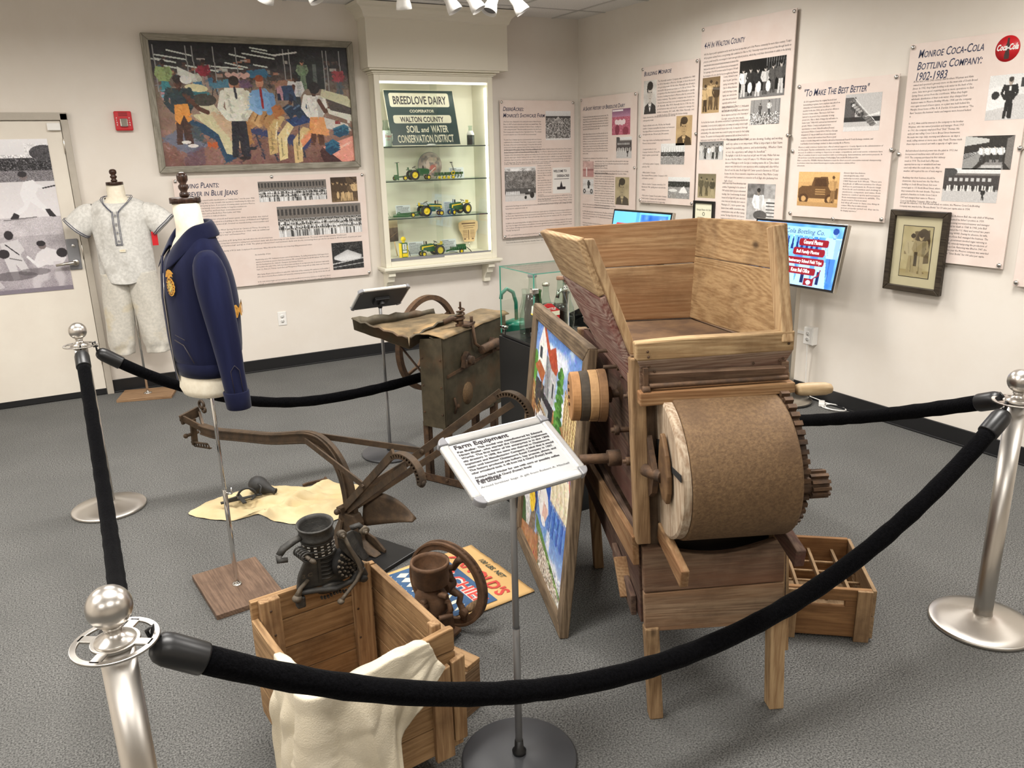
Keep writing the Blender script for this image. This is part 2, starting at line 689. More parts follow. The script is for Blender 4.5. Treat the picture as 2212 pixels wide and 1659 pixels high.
# ------------------------------------------------------------------ pictures drawn by hand
class Pic:
 def __init__(s, nx, ny, col, seed=1, noise_amt=0):
  s.nx, s.ny = nx, ny
  s.a = np.zeros((ny, nx, 3)) + np.array(col, float)
  s.u, s.vv = np.meshgrid((np.arange(nx) + .5) / nx, (np.arange(ny) + .5) / ny)
  s.rng = np.random.RandomState(seed)
  if noise_amt:
   s.speck(noise_amt)

 def put(s, m, col, al=1.0):
  if np.ndim(m) == 2:
   k = (m.astype(float) * al)[..., None]
   s.a = s.a * (1 - k) + np.array(col, float) * k

 def rect(s, x0, y0, x1, y1, col, al=1):
  s.put((s.u >= x0) & (s.u <= x1) & (s.vv >= y0) & (s.vv <= y1), col, al)
  return s

 def ell(s, cx, cy, rx, ry, col, al=1, rot=0):
  dx, dy = s.u - cx, s.vv - cy
  c, sn = math.cos(rot), math.sin(rot)
  s.put(((dx * c + dy * sn) / rx) ** 2 + ((-dx * sn + dy * c) / ry) ** 2 <= 1, col, al)
  return s

 def poly(s, pts, col, al=1):
  ins = np.zeros_like(s.u, bool)
  n = len(pts)
  for i in range(n):
   x0, y0 = pts[i]
   x1, y1 = pts[(i + 1) % n]
   if y0 == y1:
    continue
   c = ((y0 > s.vv) != (y1 > s.vv)) & (s.u < (x1 - x0) * (s.vv - y0) / (y1 - y0) + x0)
   ins ^= c
  s.put(ins, col, al)
  return s

 def line(s, pts, w, col, al=1):
  asp = s.ny / s.nx
  for (x0, y0), (x1, y1) in zip(pts[:-1], pts[1:]):
   dx, dy = x1 - x0, (y1 - y0) * asp
   L2 = max(dx * dx + dy * dy, 1e-9)
   t = np.clip(((s.u - x0) * dx + (s.vv - y0) * asp * dy) / L2, 0, 1)
   s.put(np.hypot(s.u - x0 - t * dx, (s.vv - y0) * asp - t * dy) < w / 2, col, al)
  return s

 def grad(s, y0, y1, c0, c1, x0=0, x1=1):
  t = np.clip((s.vv - y0) / (y1 - y0), 0, 1)[..., None]
  k = ((s.vv >= y0) & (s.vv <= y1) & (s.u >= x0) & (s.u <= x1))[..., None]
  s.a = np.where(k, np.array(c0) * (1 - t) + np.array(c1) * t, s.a)
  return s

 def speck(s, amt, x0=0, y0=0, x1=1, y1=1, cell=1, gray=True):
  ny, nx = s.ny // cell + 2, s.nx // cell + 2
  n = s.rng.randn(ny, nx, 1 if gray else 3)
  n = np.repeat(np.repeat(n, cell, 0), cell, 1)[:s.ny, :s.nx]
  k = ((s.u >= x0) & (s.u <= x1) & (s.vv >= y0) & (s.vv <= y1))[..., None]
  s.a = np.where(k, s.a + n * amt, s.a)
  return s

 def cloud(s, amt, cell, x0=0, y0=0, x1=1, y1=1, col=None):
  """soft blotches"""
  gy, gx = s.ny // cell + 3, s.nx // cell + 3
  g = s.rng.rand(gy, gx)
  yy, xx = np.mgrid[0:s.ny, 0:s.nx] / float(cell)
  iy, ix = yy.astype(int), xx.astype(int)
  fy, fx = yy - iy, xx - ix
  fy, fx = fy * fy * (3 - 2 * fy), fx * fx * (3 - 2 * fx)
  n = (g[iy, ix] * (1 - fx) + g[iy, ix + 1] * fx) * (1 - fy) + (g[iy + 1, ix] * (1 - fx) + g[iy + 1, ix + 1] * fx) * fy
  k = ((s.u >= x0) & (s.u <= x1) & (s.vv >= y0) & (s.vv <= y1))
  if col is None:
   s.a = np.where(k[..., None], s.a + ((n - .5) * 2 * amt)[..., None], s.a)
  else:
   al = (np.clip((n - .45) * 4, 0, 1) * amt * k)[..., None]
   s.a = s.a * (1 - al) + np.array(col, float) * al
  return s

 def person(s, x, y, h, shirt, pants, skin, hair, wide=.34, arm=None, skirt=False):
  """standing figure: feet at y, height h (fractions of the picture height)"""
  k = s.ny / s.nx * h * wide / .34
  t = y - h
  s.poly([(x - .08 * k, y - .48 * h), (x + .1 * k, y - .48 * h), (x + .12 * k, y), (x + .02 * k, y), (x, y - .3 * h), (x - .04 * k, y), (x - .12 * k, y)], skin if skirt else pants)
  if skirt:
   s.poly([(x - .09 * k, y - .5 * h), (x + .09 * k, y - .5 * h), (x + .16 * k, y - .2 * h), (x - .14 * k, y - .2 * h)], pants)
  s.poly([(x - .15 * k, t + .18 * h), (x + .15 * k, t + .18 * h), (x + .13 * k, y - .45 * h), (x - .12 * k, y - .45 * h)], shirt)
  s.line([(x - .15 * k, t + .2 * h), (x - .2 * k, t + .38 * h), (x - .12 * k, t + .5 * h)], .07 * k, shirt)
  s.line([(x + .15 * k, t + .2 * h), (x + .19 * k, t + .38 * h), (x + .1 * k, t + .5 * h)], .07 * k, shirt)
  dk = lambda c: tuple(.72 * q for q in c)
  s.poly([(x + .03 * k, t + .2 * h), (x + .15 * k, t + .2 * h), (x + .13 * k, y - .45 * h), (x + .05 * k, y - .45 * h)], dk(shirt), .6)
  s.line([(x - .01 * k, y - .44 * h), (x + .01 * k, y - .04 * h)], .022 * k, dk(pants), .8)
  s.line([(x - .13 * k, t + .24 * h), (x - .08 * k, t + .5 * h)], .014 * k, dk(shirt), .7)
  s.rect(x - .028 * k, t + .13 * h, x + .028 * k, t + .2 * h, dk(skin))
  s.ell(x, t + .09 * h, .062 * k, .085 * h, skin).ell(x + .03 * k, t + .1 * h, .03 * k, .06 * h, dk(skin), .6)
  s.ell(x, t + .05 * h, .065 * k, .06 * h, hair)
  return s

 def strokes(s, n, ln, wd, jit=14, y0=0, y1=1):
  """short brush marks that pick up the colour under them"""
  r = s.rng
  for _ in range(n):
   x, y = r.randint(0, s.nx), int((y0 + (y1 - y0) * r.rand()) * (s.ny - 1))
   c = s.a[y, x] + r.randn(3) * jit * .4 + r.randn() * jit
   a = r.choice([.5, .9, 2.2, 2.7]) + r.randn() * .3
   for k in range(ln):
    xi, yi = int(x + k * math.cos(a)), int(y + k * math.sin(a))
    if 0 <= xi < s.nx and 0 <= yi < s.ny:
     q = s.a[yi:yi + wd, xi:xi + wd]
     near = np.abs(q - s.a[y, x]).sum(2, keepdims=True) < 150
     s.a[yi:yi + wd, xi:xi + wd] = np.where(near, q * .4 + c * .6, q)
  return s

 def sepia(s, hi=(222, 190, 140), lo=(40, 26, 16)):
  g = s.a.mean(2, keepdims=True) / 255.0
  s.a = np.array(lo) * (1 - g) + np.array(hi) * g
  return s

 def build(s, name, wd, ht, m, parent, M=None, y=0.0, x=0.0, z=0.0, label=None, mask=None):
  """flat grid facing -y; (x, z) is its lower left corner"""
  nx, ny = s.nx, s.ny
  i, j = np.meshgrid(np.arange(nx), np.arange(ny))
  co = np.zeros((ny, nx, 3))
  co[..., 0] = x + wd * i / (nx - 1)
  co[..., 1] = y
  co[..., 2] = z + ht * (1 - j / (ny - 1))
  co = co.reshape(-1, 3)
  a = (np.arange(ny - 1)[:, None] * nx + np.arange(nx - 1)[None, :])
  if mask is not None:
   a = a[mask(s.u, s.vv)[:-1, :-1]]
  a = a.ravel()
  q = np.stack([a, a + nx, a + nx + 1, a + 1], 1)
  me = bpy.data.meshes.new(name)
  me.vertices.add(len(co))
  me.loops.add(q.size)
  me.polygons.add(len(q))
  if M is not None:
   mm = np.array(M)
   co = co @ mm[:3, :3].T + mm[:3, 3]
  me.vertices.foreach_set('co', co.ravel())
  me.loops.foreach_set('vertex_index', q.ravel().astype(np.int32))
  me.polygons.foreach_set('loop_start', np.arange(0, q.size, 4, dtype=np.int32))
  me.polygons.foreach_set('loop_total', np.full(len(q), 4, dtype=np.int32))
  me.update(calc_edges=True)
  at = me.color_attributes.new('pic', 'FLOAT_COLOR', 'POINT')
  c = np.clip(s.a / 255.0, 0.01, 1)
  c = np.where(c <= .04045, c / 12.92, ((c + .055) / 1.055) ** 2.4)
  rgba = np.ones((ny * nx, 4), np.float32)
  rgba[:, :3] = c.reshape(-1, 3)
  at.data.foreach_set('color', rgba.ravel())
  me.materials.append(m)
  o = bpy.data.objects.new(name, me)
  C.objects.link(o)
  o.parent = parent
  if label:
   o['label'] = label
  return o

def photo(kind, nx, ny, seed):
 """small black-and-white press photographs"""
 p = Pic(nx, ny, (190, 188, 186), seed)
 r = random.Random(seed)
 if kind in ('crowd', 'group', 'people', 'band'):
  p.grad(0, .45, (120, 118, 116), (150, 148, 146)).grad(.45, 1, (150, 150, 148), (205, 203, 200))
  if kind == 'crowd':
   p.rect(0, .05, 1, .4, (118, 112, 106))
   for k in range(int(nx / 7)):
    p.rect(k * 7 / nx, .1, (k * 7 + 3.5) / nx, .3, (60, 58, 58))
   for row in range(3):
    n = int(nx / 3.4)
    for k in range(n):
     x = (k + .5 + r.uniform(-.2, .2)) / n
     y = .5 + row * .14 + r.uniform(-.02, .02)
     g = r.choice([225, 235, 60, 200, 90, 240])
     p.rect(x - .35 / n, y, x + .35 / n, y + .22, (g, g, g))
     p.ell(x, y - .03, .3 / n, .045, (200, 196, 190))
     p.ell(x, y - .05, .3 / n, .03, (40, 38, 36))
  else:
   if kind == 'band':
    p.rect(0, 0, 1, 1, (22, 22, 22)).rect(0, .82, 1, 1, (120, 118, 116))
    for k in range(9):
     p.line([(.6 + k * .05, 0), (.6 + k * .045, .4)], .012, (120, 120, 120))
   n = 6 if kind != 'people' else 3
   for k in range(n):
    x = (k + .6) / (n + .2)
    sh = r.choice([(240, 240, 238), (50, 50, 50), (215, 213, 210), (90, 88, 86)])
    p.person(x, r.uniform(.9, .97), r.uniform(.68, .82), sh, r.choice([(40, 40, 40), (80, 78, 76), (210, 208, 205)]), (205, 198, 190), (35, 33, 32))
   if kind == 'band':
    for k in range(3):
     p.ell(.25 + k * .2, .72, .05, .14, (235, 235, 232))
 elif kind == 'portrait':
  p.rect(0, 0, 1, 1, (214, 210, 204)).cloud(18, 12)
  p.poly([(.05, 1), (.12, .76), (.38, .66), (.64, .66), (.92, .76), (.98, 1)], (48, 46, 46))
  p.poly([(.38, .68), (.5, .95), (.62, .68)], (240, 238, 235))
  p.poly([(.44, .74), (.5, .78), (.56, .74), (.56, .82), (.5, .78), (.44, .82)], (30, 30, 30))
  p.rect(.42, .5, .6, .7, (188, 180, 172))
  p.ell(.5, .38, .2, .25, (202, 194, 186))
  p.ell(.5, .17, .22, .13, (40, 36, 34)).ell(.31, .27, .05, .1, (40, 36, 34))
  p.ell(.42, .36, .04, .018, (40, 36, 34)).ell(.58, .36, .04, .018, (40, 36, 34))
  p.line([(.5, .38), (.53, .46), (.49, .47)], .015, (140, 130, 122)).line([(.44, .54), (.56, .54)], .018, (120, 104, 98))
 elif kind == 'field':
  p.grad(0, .2, (236, 236, 236), (214, 214, 214)).rect(0, .17, 1, .24, (70, 70, 70))
  p.rect(0, .24, 1, 1, (120, 118, 116)).speck(60, 0, .24, 1, 1).speck(30, 0, .24, 1, 1, 3)
  for k in range(7):
   p.line([(.5, .2), (-.4 + k * .3, 1.1)], .012, (200, 198, 196))
  p.rect(0, .93, 1, 1, (232, 230, 228))
 elif kind == 'trees':
  p.rect(0, 0, 1, .16, (225, 225, 224)).cloud(90, 7, 0, .05, 1, .6).rect(0, .12, 1, .62, (82, 80, 78), .7).speck(34, 0, .05, 1, .68, 1)
  p.rect(0, .62, 1, .78, (40, 40, 40), .7).rect(0, .84, 1, 1, (214, 212, 210))
  for k in range(8):
   p.ell(.06 + k * .055, .76, .025, .06, (225, 225, 225))
  p.ell(.87, .84, .07, .09, (30, 30, 30)).ell(.66, .9, .04, .05, (30, 30, 30)).rect(.64, .76, .86, .82, (50, 50, 50)).person(.78, .8, .16, (230, 230, 230), (90, 90, 90), (200, 190, 180), (40, 40, 40))
 elif kind == 'cow':
  p.grad(0, .3, (120, 76, 110), (190, 140, 168)).rect(0, .3, 1, 1, (186, 96, 118)).speck(26, 0, .3, 1, 1, 1)
  for k in range(5):
   p.ell(.25 + .1 * k, .5 + .03 * (k % 2), .09, .1, (244, 224, 226))
  p.ell(.3, .8, .12, .2, (130, 40, 66)).ell(.75, .85, .16, .16, (140, 46, 70)).rect(.02, .04, .6, .09, (250, 238, 240))
 elif kind == 'barn':
  p.rect(0, 0, 1, 1, (206, 172, 166)).cloud(20, 10).grad(.5, .62, (150, 96, 96), (170, 120, 116)).rect(0, .62, 1, 1, (190, 140, 136)).rect(.3, .4, .4, .95, (238, 226, 222)).rect(.02, .48, .28, .6, (170, 104, 100))
 elif kind in ('car', 'pickup'):
  p.rect(0, 0, 1, .3, (225, 225, 224)).rect(0, .3, 1, 1, (208, 206, 204)).speck(9)
  d = (28, 28, 28)
  p.poly([(.02, .5), (.1, .42), (.34, .4), (.4, .16), (.72, .14), (.78, .44), (.98, .46), (.98, .76), (.02, .76)], (228, 228, 226) if kind == 'car' else (62, 60, 60))
  p.poly([(.43, .2), (.68, .19), (.72, .42), (.41, .42)], d)
  p.ell(.16, .78, .12, .15, d).ell(.8, .78, .12, .15, d).ell(.16, .78, .06, .08, (200, 200, 200)).ell(.8, .78, .06, .08, (200, 200, 200))
  if kind == 'pickup':
   p.person(.86, .86, .74, (190, 190, 190), (120, 120, 120), (215, 210, 200), (40, 40, 40)).rect(0, .88, 1, 1, (180, 178, 176))
   for k in range(3):
    p.rect(.44, .5 + k * .06, .68, .53 + k * .06, (190, 190, 190), .8)
  else:
   p.rect(.46, .1, .62, .6, (40, 40, 40))
 elif kind in ('mill', 'site', 'storefront', 'factory', 'aerial'):
  p.grad(0, .4, (232, 232, 230), (210, 210, 208)).rect(0, .4, 1, 1, (150, 148, 146)).speck(28, 0, .5, 1, 1, 1)
  if kind == 'site':
   p.rect(0, .2, 1, .45, (46, 46, 46)).speck(24, 0, .18, 1, .47, 2).poly([(.5, .72), (.62, .5), (.74, .42), (.84, .6), (.9, .72)], (238, 238, 236)).ell(.24, .62, .2, .07, (225, 225, 222))
  elif kind == 'aerial':
   p.rect(0, 0, 1, 1, (52, 52, 52)).speck(16, 0, 0, 1, 1, 2)
   for k in range(5):
    p.poly([(.05, .52 + .02 * k), (.5, .28 + .05 * k), (.95, .5 + .03 * k), (.7, .66), (.3, .7)], (190 + k * 9,) * 3)
   p.line([(0, .78), (1, .62)], .03, (200, 200, 200)).line([(0, .9), (1, .8)], .02, (180, 180, 180))
  elif kind == 'storefront':
   p.rect(0, .2, 1, .62, (66, 62, 62)).rect(0, .16, 1, .22, (120, 116, 112)).rect(0, .66, 1, 1, (196, 194, 192))
   for k in range(22):
    p.rect(.04 + k * .042, .5 + .02 * (k % 2), .065 + k * .042, .68, (230, 228, 224) if k % 3 else (40, 40, 40))
   for k in range(8):
    p.rect(.1 + k * .1, .28, .15 + k * .1, .38, (200, 200, 198))
   p.ell(.08, .12, .16, .14, (70, 70, 70)).person(.74, .92, .34, (40, 40, 40), (36, 36, 36), (190, 180, 170), (30, 30, 30))
  elif kind == 'factory':
   p.rect(0, 0, 1, 1, (46, 44, 42)).poly([(0, 0), (.5, .1), (.5, .2), (0, .3)], (200, 200, 196)).poly([(.86, .1), (1, 0), (1, 1), (.86, .8)], (120, 116, 112))
   for k in range(3):
    p.line([(0, .55 + k * .05), (.5, .42)], .012, (180, 180, 180))
   p.poly([(0, .7), (.42, .45), (.5, .48), (.2, 1), (0, 1)], (150, 150, 148)).poly([(.3, 1), (.55, .7), (.8, .7), (.85, 1)], (140, 138, 136))
   for k in range(4):
    p.person(.38 + k * .13, .78, .5, (238, 238, 236), (60, 60, 60), (196, 186, 176), (30, 30, 30))
   p.rect(.4, .86, .8, .94, (228, 228, 226), .6)
  else:
   for k in range(9):
    p.rect(.06 + k * .1, .14 + .03 * (k % 3), .1 + k * .1, .5, (235, 235, 233))
   p.rect(0, .4, 1, .6, (58, 58, 58)).speck(40, 0, .35, 1, .65, 2)
 elif kind == 'stairs':
  p.rect(0, 0, 1, 1, (196, 194, 192)).rect(0, .1, .3, .7, (90, 88, 88)).rect(0, .62, 1, .74, (44, 44, 44))
  p.poly([(.12, .2), (.24, .14), (.9, .82), (.78, .9)], (120, 118, 116))
  for k in range(7):
   p.person(.2 + k * .05, .42 + k * .045, .24, r.choice([(230, 230, 228), (60, 60, 60), (180, 178, 176)]), (60, 60, 60), (200, 190, 180), (34, 34, 34))
  for k in range(10):
   p.line([(.16 + k * .062, .3 + k * .06), (.28 + k * .062, .24 + k * .06)], .012, (40, 40, 40))
  p.line([(.24, .1), (.92, .8)], .014, (235, 235, 232)).poly([(.55, .62), (.98, .5), (.98, .58)], (235, 235, 232)).rect(0, .88, 1, 1, (222, 220, 218))
 elif kind == 'woman':
  p.rect(0, 0, 1, 1, (170, 168, 166)).rect(.55, .4, 1, 1, (215, 213, 210)).rect(0, 0, .6, .4, (120, 118, 116)).cloud(22, 6)
  for k in range(5):
   p.rect(.7, .5 + k * .09, 1, .53 + k * .09, (70, 70, 70))
  p.person(.42, 1.15, 1.02, (240, 240, 238), (214, 212, 210), (150, 140, 130), (40, 38, 36)).ell(.5, .86, .24, .13, (90, 88, 86))
 elif kind == 'man':
  p.rect(0, 0, 1, .5, (226, 226, 224)).rect(0, .45, 1, 1, (206, 204, 202)).poly([(-.1, .3), (.5, .22), (.56, .7), (-.1, .8)], (238, 236, 234)).ell(.2, .45, .1, .09, (40, 40, 40)).rect(.8, .1, 1, .3, (60, 60, 60))
  p.person(.55, .97, .9, (34, 34, 34), (28, 28, 28), (186, 170, 156), (60, 56, 52)).rect(.52, .26, .57, .36, (235, 235, 232))
 elif kind == 'kids':
  p.rect(0, 0, 1, .5, (150, 148, 146))
  for k in range(9):
   p.line([(k * .12, 0), (k * .12, .5)], .01, (90, 90, 90))
  p.rect(0, .5, 1, 1, (150, 148, 146)).speck(60, 0, .5, 1, 1, 2)
  p.person(.34, .66, .5, (90, 88, 86), (60, 60, 60), (190, 180, 170), (30, 30, 30)).person(.64, .64, .58, (225, 223, 220), (80, 80, 80), (195, 185, 175), (30, 30, 30))
 p.speck(7)
 p.a = np.clip(p.a, 8, 248)
 return p

# ------------------------------------------------------------------ the room
XL, YF = -7.6, -9.4
HX0, HX1, HZ0, HZ1 = -2.067, -1.003, .797, 2.373          # opening for the built-in display cabinet
b = MB()
b.bb(XL, -2.15, 0, .12, 0, CEIL)
b.bb(-2.15, HX0, 0, .12, 0, CEIL).bb(HX1, .12, 0, .12, 0, CEIL).bb(HX0, HX1, 0, .12, 0, HZ0).bb(HX0, HX1, 0, .12, HZ1, CEIL)
struct(b.build('wall_back', MT['wall']))
struct(MB().bb(0, .12, YF, 0, 0, CEIL).build('wall_right', MT['wall']))
struct(MB().bb(XL - .12, XL, YF, .12, 0, CEIL).build('wall_left', MT['wall']))
struct(MB().bb(XL, .12, YF - .12, YF, 0, CEIL).build('wall_front', MT['wall']))
struct(MB().bb(XL, .12, YF, .12, -.06, 0).build('floor', MT['carpet']))
# suspended ceiling
o = struct(MB().bb(XL, .12, YF, .12, CEIL, CEIL + .05).build('ceiling', MT['ceil']))
b = MB()
x = -.28
while x > XL:
 b.bb(x - .012, x + .012, YF, 0, CEIL - .004, CEIL + .001)
 x -= .6096
y = -.43
while y > YF:
 b.bb(XL, 0, y - .012, y + .012, CEIL - .004, CEIL + .001)
 y -= .6096
struct(b.build('trim_1', MT['tbar']))
# baseboards
struct(MB().bb(-4.335, 0, -.012, 0, 0, .102).bb(-4.335, 0, -.024, -.012, 0, .012).build('baseboard_back', MT['base'], bevel=.003))
struct(MB().bb(-.012, 0, YF, -.012, 0, .102).bb(-.024, -.012, YF, -.012, 0, .012).build('baseboard_right', MT['base'], bevel=.003))

# door on the back wall
d = thing('door_1', 'cream flush door in the left of the back wall with large baseball photograph', 'door', (-4.386, -.004, 0))
struct(d)
o = MB().bb(-.95, 0, -.018, 0, .012, 2.018).build('door_leaf', MT['door'], d, bevel=.002)
b = MB()
b.bb(0.004, .05, -.03, .0, 0, 2.07).bb(-.98, .05, -.03, 0, 2.024, 2.075).bb(-.006, .004, -.006, 0, 0, 2.03)
b.build('door_frame', MT['frame_taupe'], d, bevel=.003)
MB().bb(-.95, 0, -.022, -.018, .006, .05).build('door_sweep', MT['base'], d)
MB().bb(-.085, -.002, -.05, -.018, 1.955, 2.005).build('closer_bracket', MT['white'], d, bevel=.004)
for z in (.25, 1.05, 1.8):
 MB().cyl((.003, -.024, z), (.003, -.024, z + .1), .007).build('hinge', MT['nickel'], d)
lk = MB().bb(-.098, -.018, -.03, -.018, .975, 1.2).build('lock_plate', MT['grey'], d, bevel=.012)
b = MB()
b.cyl((-.055, -.03, 1.03), (-.055, -.07, 1.03), .022).tube([(-.055, -.066, 1.03), (-.075, -.072, 1.03), (-.12, -.072, 1.028), (-.185, -.066, 1.02)], [.014, .013, .011, .009])
b.build('lever_handle', MT['nickel'], lk)
MB().cyl((-.052, -.03, 1.15), (-.052, -.034, 1.15), .012).build('key_cylinder', MT['chrome'], lk)

# large black-and-white baseball photograph on the door
t = thing('door_poster', 'large black and white baseball photograph mounted on the cream door', 'poster', (-4.99, -.024, .836))
p = Pic(170, 300, (206, 202, 204), 5)
p.grad(0, .12, (236, 234, 236), (222, 220, 222)).rect(0, .12, 1, .2, (52, 50, 54)).speck(30, 0, .1, 1, .2, 2).ell(.93, .09, .18, .05, (70, 68, 72)).speck(14, .7, .03, 1, .16, 2)
p.rect(0, .2, 1, .27, (120, 116, 120)).speck(26, 0, .12, 1, .27, 1).grad(.27, .5, (214, 210, 212), (224, 220, 222)).grad(.5, .62, (186, 180, 184), (196, 190, 194)).grad(.62, 1, (176, 170, 174), (160, 152, 158))
p.cloud(14, 20, 0, .5, 1, 1).speck(12, 0, .5, 1, 1, 1).rect(0, .97, 1, 1, (128, 120, 130))
W1, D1, S1 = (228, 226, 228), (46, 42, 46), (120, 108, 108)
# batter
p.poly([(.55, .345), (.62, .27), (.74, .26), (.8, .3), (.74, .35), (.76, .385), (.86, .45), (.82, .47), (.66, .4), (.6, .45), (.47, .49), (.44, .47), (.58, .42)], W1)
p.poly([(.44, .465), (.38, .505), (.47, .515), (.5, .485)], D1).poly([(.82, .45), (.86, .5), (.95, .505), (.88, .45)], D1)
p.ell(.63, .235, .05, .026, S1).ell(.62, .222, .055, .02, D1).line([(.72, .28), (.85, .315)], .035, W1).line([(.84, .315), (1, .3)], .016, D1).line([(.3, .515), (.7, .5)], .012, (120, 116, 118))
p.poly([(0, .2), (.12, .24), (.16, .38), (0, .4)], W1).ell(.05, .21, .08, .03, D1).line([(.1, .3), (.2, .28), (.24, .25)], .03, S1).poly([(0, .43), (.1, .45), (.14, .52), (0, .54)], W1)
# umpire or catcher walking away and the slide
p.poly([(.2, .66), (.42, .64), (.48, .71), (.42, .74), (.46, .8), (.5, .86), (.42, .87), (.34, .8), (.36, .9), (.28, .91), (.22, .78)], (206, 202, 204))
p.ell(.32, .61, .055, .03, D1).ell(.22, .73, .07, .03, D1).line([(.26, .67), (.4, .74)], .014, D1).line([(.28, .76), (.42, .78)], .012, (110, 106, 108))
p.poly([(.62, .74), (.74, .7), (.9, .73), (.98, .78), (.9, .83), (.7, .82), (.6, .84), (.56, .8)], (222, 218, 220)).ell(.7, .69, .05, .024, S1).ell(.69, .675, .055, .02, D1).ell(.93, .745, .07, .032, D1)
p.line([(.6, .82), (.5, .76)], .03, W1).cloud(.8, 16, .5, .8, 1, .97, (204, 198, 202)).ell(.3, .88, .28, .03, (84, 78, 82), .6).ell(.55, .86, .2, .025, (84, 78, 82), .5).poly([(0, .84), (.1, .9), (.16, .95), (.08, .96), (0, .93)], (196, 190, 194))
p.strokes(3000, 4, 1, 7)
p.build('photograph', .505, 1.064, pict_mat('matte_photo_print', .4, .25), t, y=-.003)
MB().bb(0, .505, -.002, .002, 0, 1.064).build('backing_board', MT['white'], t)

# ceiling fixtures: recessed troffers
for i, (tx, ty) in enumerate(TROFF):
 t = thing('ceiling_light', 'recessed ceiling light panel with a three cell lens', 'ceiling light', (tx, ty, CEIL), 0, 'recessed light panels overhead')
 b = MB()
 for s_ in (-1, 1):
  b.bb(-.61, .61, s_ * .29 - .012, s_ * .29 + .012, -.008, 0).bb(s_ * .598 - .012, s_ * .598 + .012, -.3, .3, -.008, 0).bb(s_ * .2 - .006, s_ * .2 + .006, -.3, .3, -.011, -.006)
 b.build('frame', MT['tbar'], t)
 MB().bb(-.59, .59, -.28, .28, -.006, -.002).build('diffuser', emis('lit_diffuser', (255, 247, 236), 1.2) if i == 0 else bpy.data.materials['lit_diffuser'], t)

# track with spot heads above the centre of the room
trk = thing('track_light_rail', 'white track rail mounted on the ceiling above the spot heads', 'track light', (-2.6, -1.78, CEIL))
MB().bb(-1.2, 1.2, -.02, .02, -.03, 0).build('rail', MT['white'], trk, bevel=.004)
heads = [(-3.228, -1.70, -.25, .5), (-3.02, -1.78, .4, -.3), (-2.454, -1.79, .15, .2), (-2.13, -1.74, .45, -.3), (-2.0, -1.80, .5, -.4), (-1.83, -1.79, -.5, -.2), (-1.70, -1.83, .6, -.35)]
HL = ['leftmost white track spot head above the mural', 'white track spot head second from left above the mural corner', 'white track spot head just above the cabinet crown, left part',
 'white track spot head above the cabinet crown, left of a close pair', 'white track spot head above the cabinet crown, right of a close pair', 'white track spot head with open rim pointing down left near crown right end', 'rightmost white track spot head near the crown right end']
for (hx, hy, ax, ay), lb in zip(heads, HL):
 t = thing('track_spot', lb, 'track light', (hx, hy, CEIL), 0, 'white track spot heads')
 MB().bb(-.025, .025, -.012, .012, -.075, -.03).cyl((0, 0, -.22), (0, 0, -.07), .008).build('stem', MT['white'], t)
 a = Vector((ax, ay, -1)).normalized()
 c = Vector((0, 0, -.215))
 MB().lathe([(.0, -.055), (.02, -.052), (.03, -.03), (.034, .0), (.034, .03), (.046, .075), (.049, .10), (.045, .10), (.038, .06), (.0, .05)], c, a, 24).build('shade', MT['white'], t)
 MB().lathe([(0, .075), (.04, .075), (.04, .082), (0, .086)], c, a, 20).build('lamp_face', MT['grey'], t)

# ------------------------------------------------------------------ built-in display cabinet
CX = -1.535
t = thing('display_cabinet', 'cream built-in wall display cabinet with glass shelves under a crowned soffit', 'cabinet', (CX, 0, 0))
x0, x1 = -2.045 - CX, -1.025 - CX
yb = .21
b = MB()
b.bb(x0 - .02, x1 + .02, yb, yb + .015, .80, 2.37).bb(x0 - .02, x0, -.11, yb, .80, 2.37).bb(x1, x1 + .02, -.11, yb, .80, 2.37).bb(x0, x1, -.11, yb, .80, .848).bb(x0, x1, -.11, yb, 2.33, 2.37)
b.build('case', MT['cab'], t)
b = MB()
fy0, fy1 = -.135, -.11
b.bb(x0 - .035, x0 + .012, fy0, fy1, .79, 2.37).bb(x1 - .012, x1 + .035, fy0, fy1, .79, 2.37).bb(x0 + .012, x1 - .012, fy0, fy1, 2.322, 2.37).bb(x0 + .012, x1 - .012, fy0, fy1, .79, .835)
b.bb(x0 - .035, x0 - .02, -.12, -.0, .79, 2.37).bb(x1 + .02, x1 + .035, -.12, -.0, .79, 2.37)
b.build('face_frame', MT['cab'], t, bevel=.003)
b = MB()
for k, (dx, z0, z1) in enumerate(((.045, 2.37, 2.382), (.062, 2.382, 2.392), (.05, 2.392, 2.40), (.085, 2.40, 2.414))):
 b.bb(x0 - dx, x1 + dx, -.10 - dx, 0, z0, z1)
b.build('cornice', MT['cab'], t, bevel=.003)
b = MB()
b.bb(x0 - .07, x1 + .07, -.185, 0, .762, .79).bb(x0 - .055, x1 + .055, -.168, 0, .745, .762)
b.build('sill_ledge', MT['cab'], t, bevel=.008)
for cx in (x0 + .01, x1 - .03):
 pts = [(0, .742), (-.15, .742), (-.15, .71), (-.12, .70), (-.11, .66), (-.07, .64), (-.05, .60), (-.05, .565), (0, .565)]
 MB().slab([(cx - .032, y, z) for y, z in pts], .064).build('corbel', MT['cab'], t, bevel=.004)
MB().bb(x0 - .10, x1 + .16, -.20, 0, 2.414, 2.80).build('soffit_box', MT['soffit'], t, bevel=.002)
b = MB()
cr = [(0, 2.78), (.014, 2.79), (.02, 2.81), (.03, 2.83), (.055, 2.855), (.085, 2.868), (.09, 2.893)]
pr_ = []
for dd, z in cr:
 pr_.append([(x0 - .10 - dd, 0, z), (x0 - .10 - dd, -.20 - dd, z), (x1 + .16 + dd, -.20 - dd, z), (x1 + .16 + dd, 0, z)])
v = [p for r in pr_ for p in r]
f = []
for i in range(len(pr_) - 1):
 for j in range(3):
  f.append((i * 4 + j, i * 4 + j + 1, i * 4 + 5 + j, i * 4 + 4 + j))
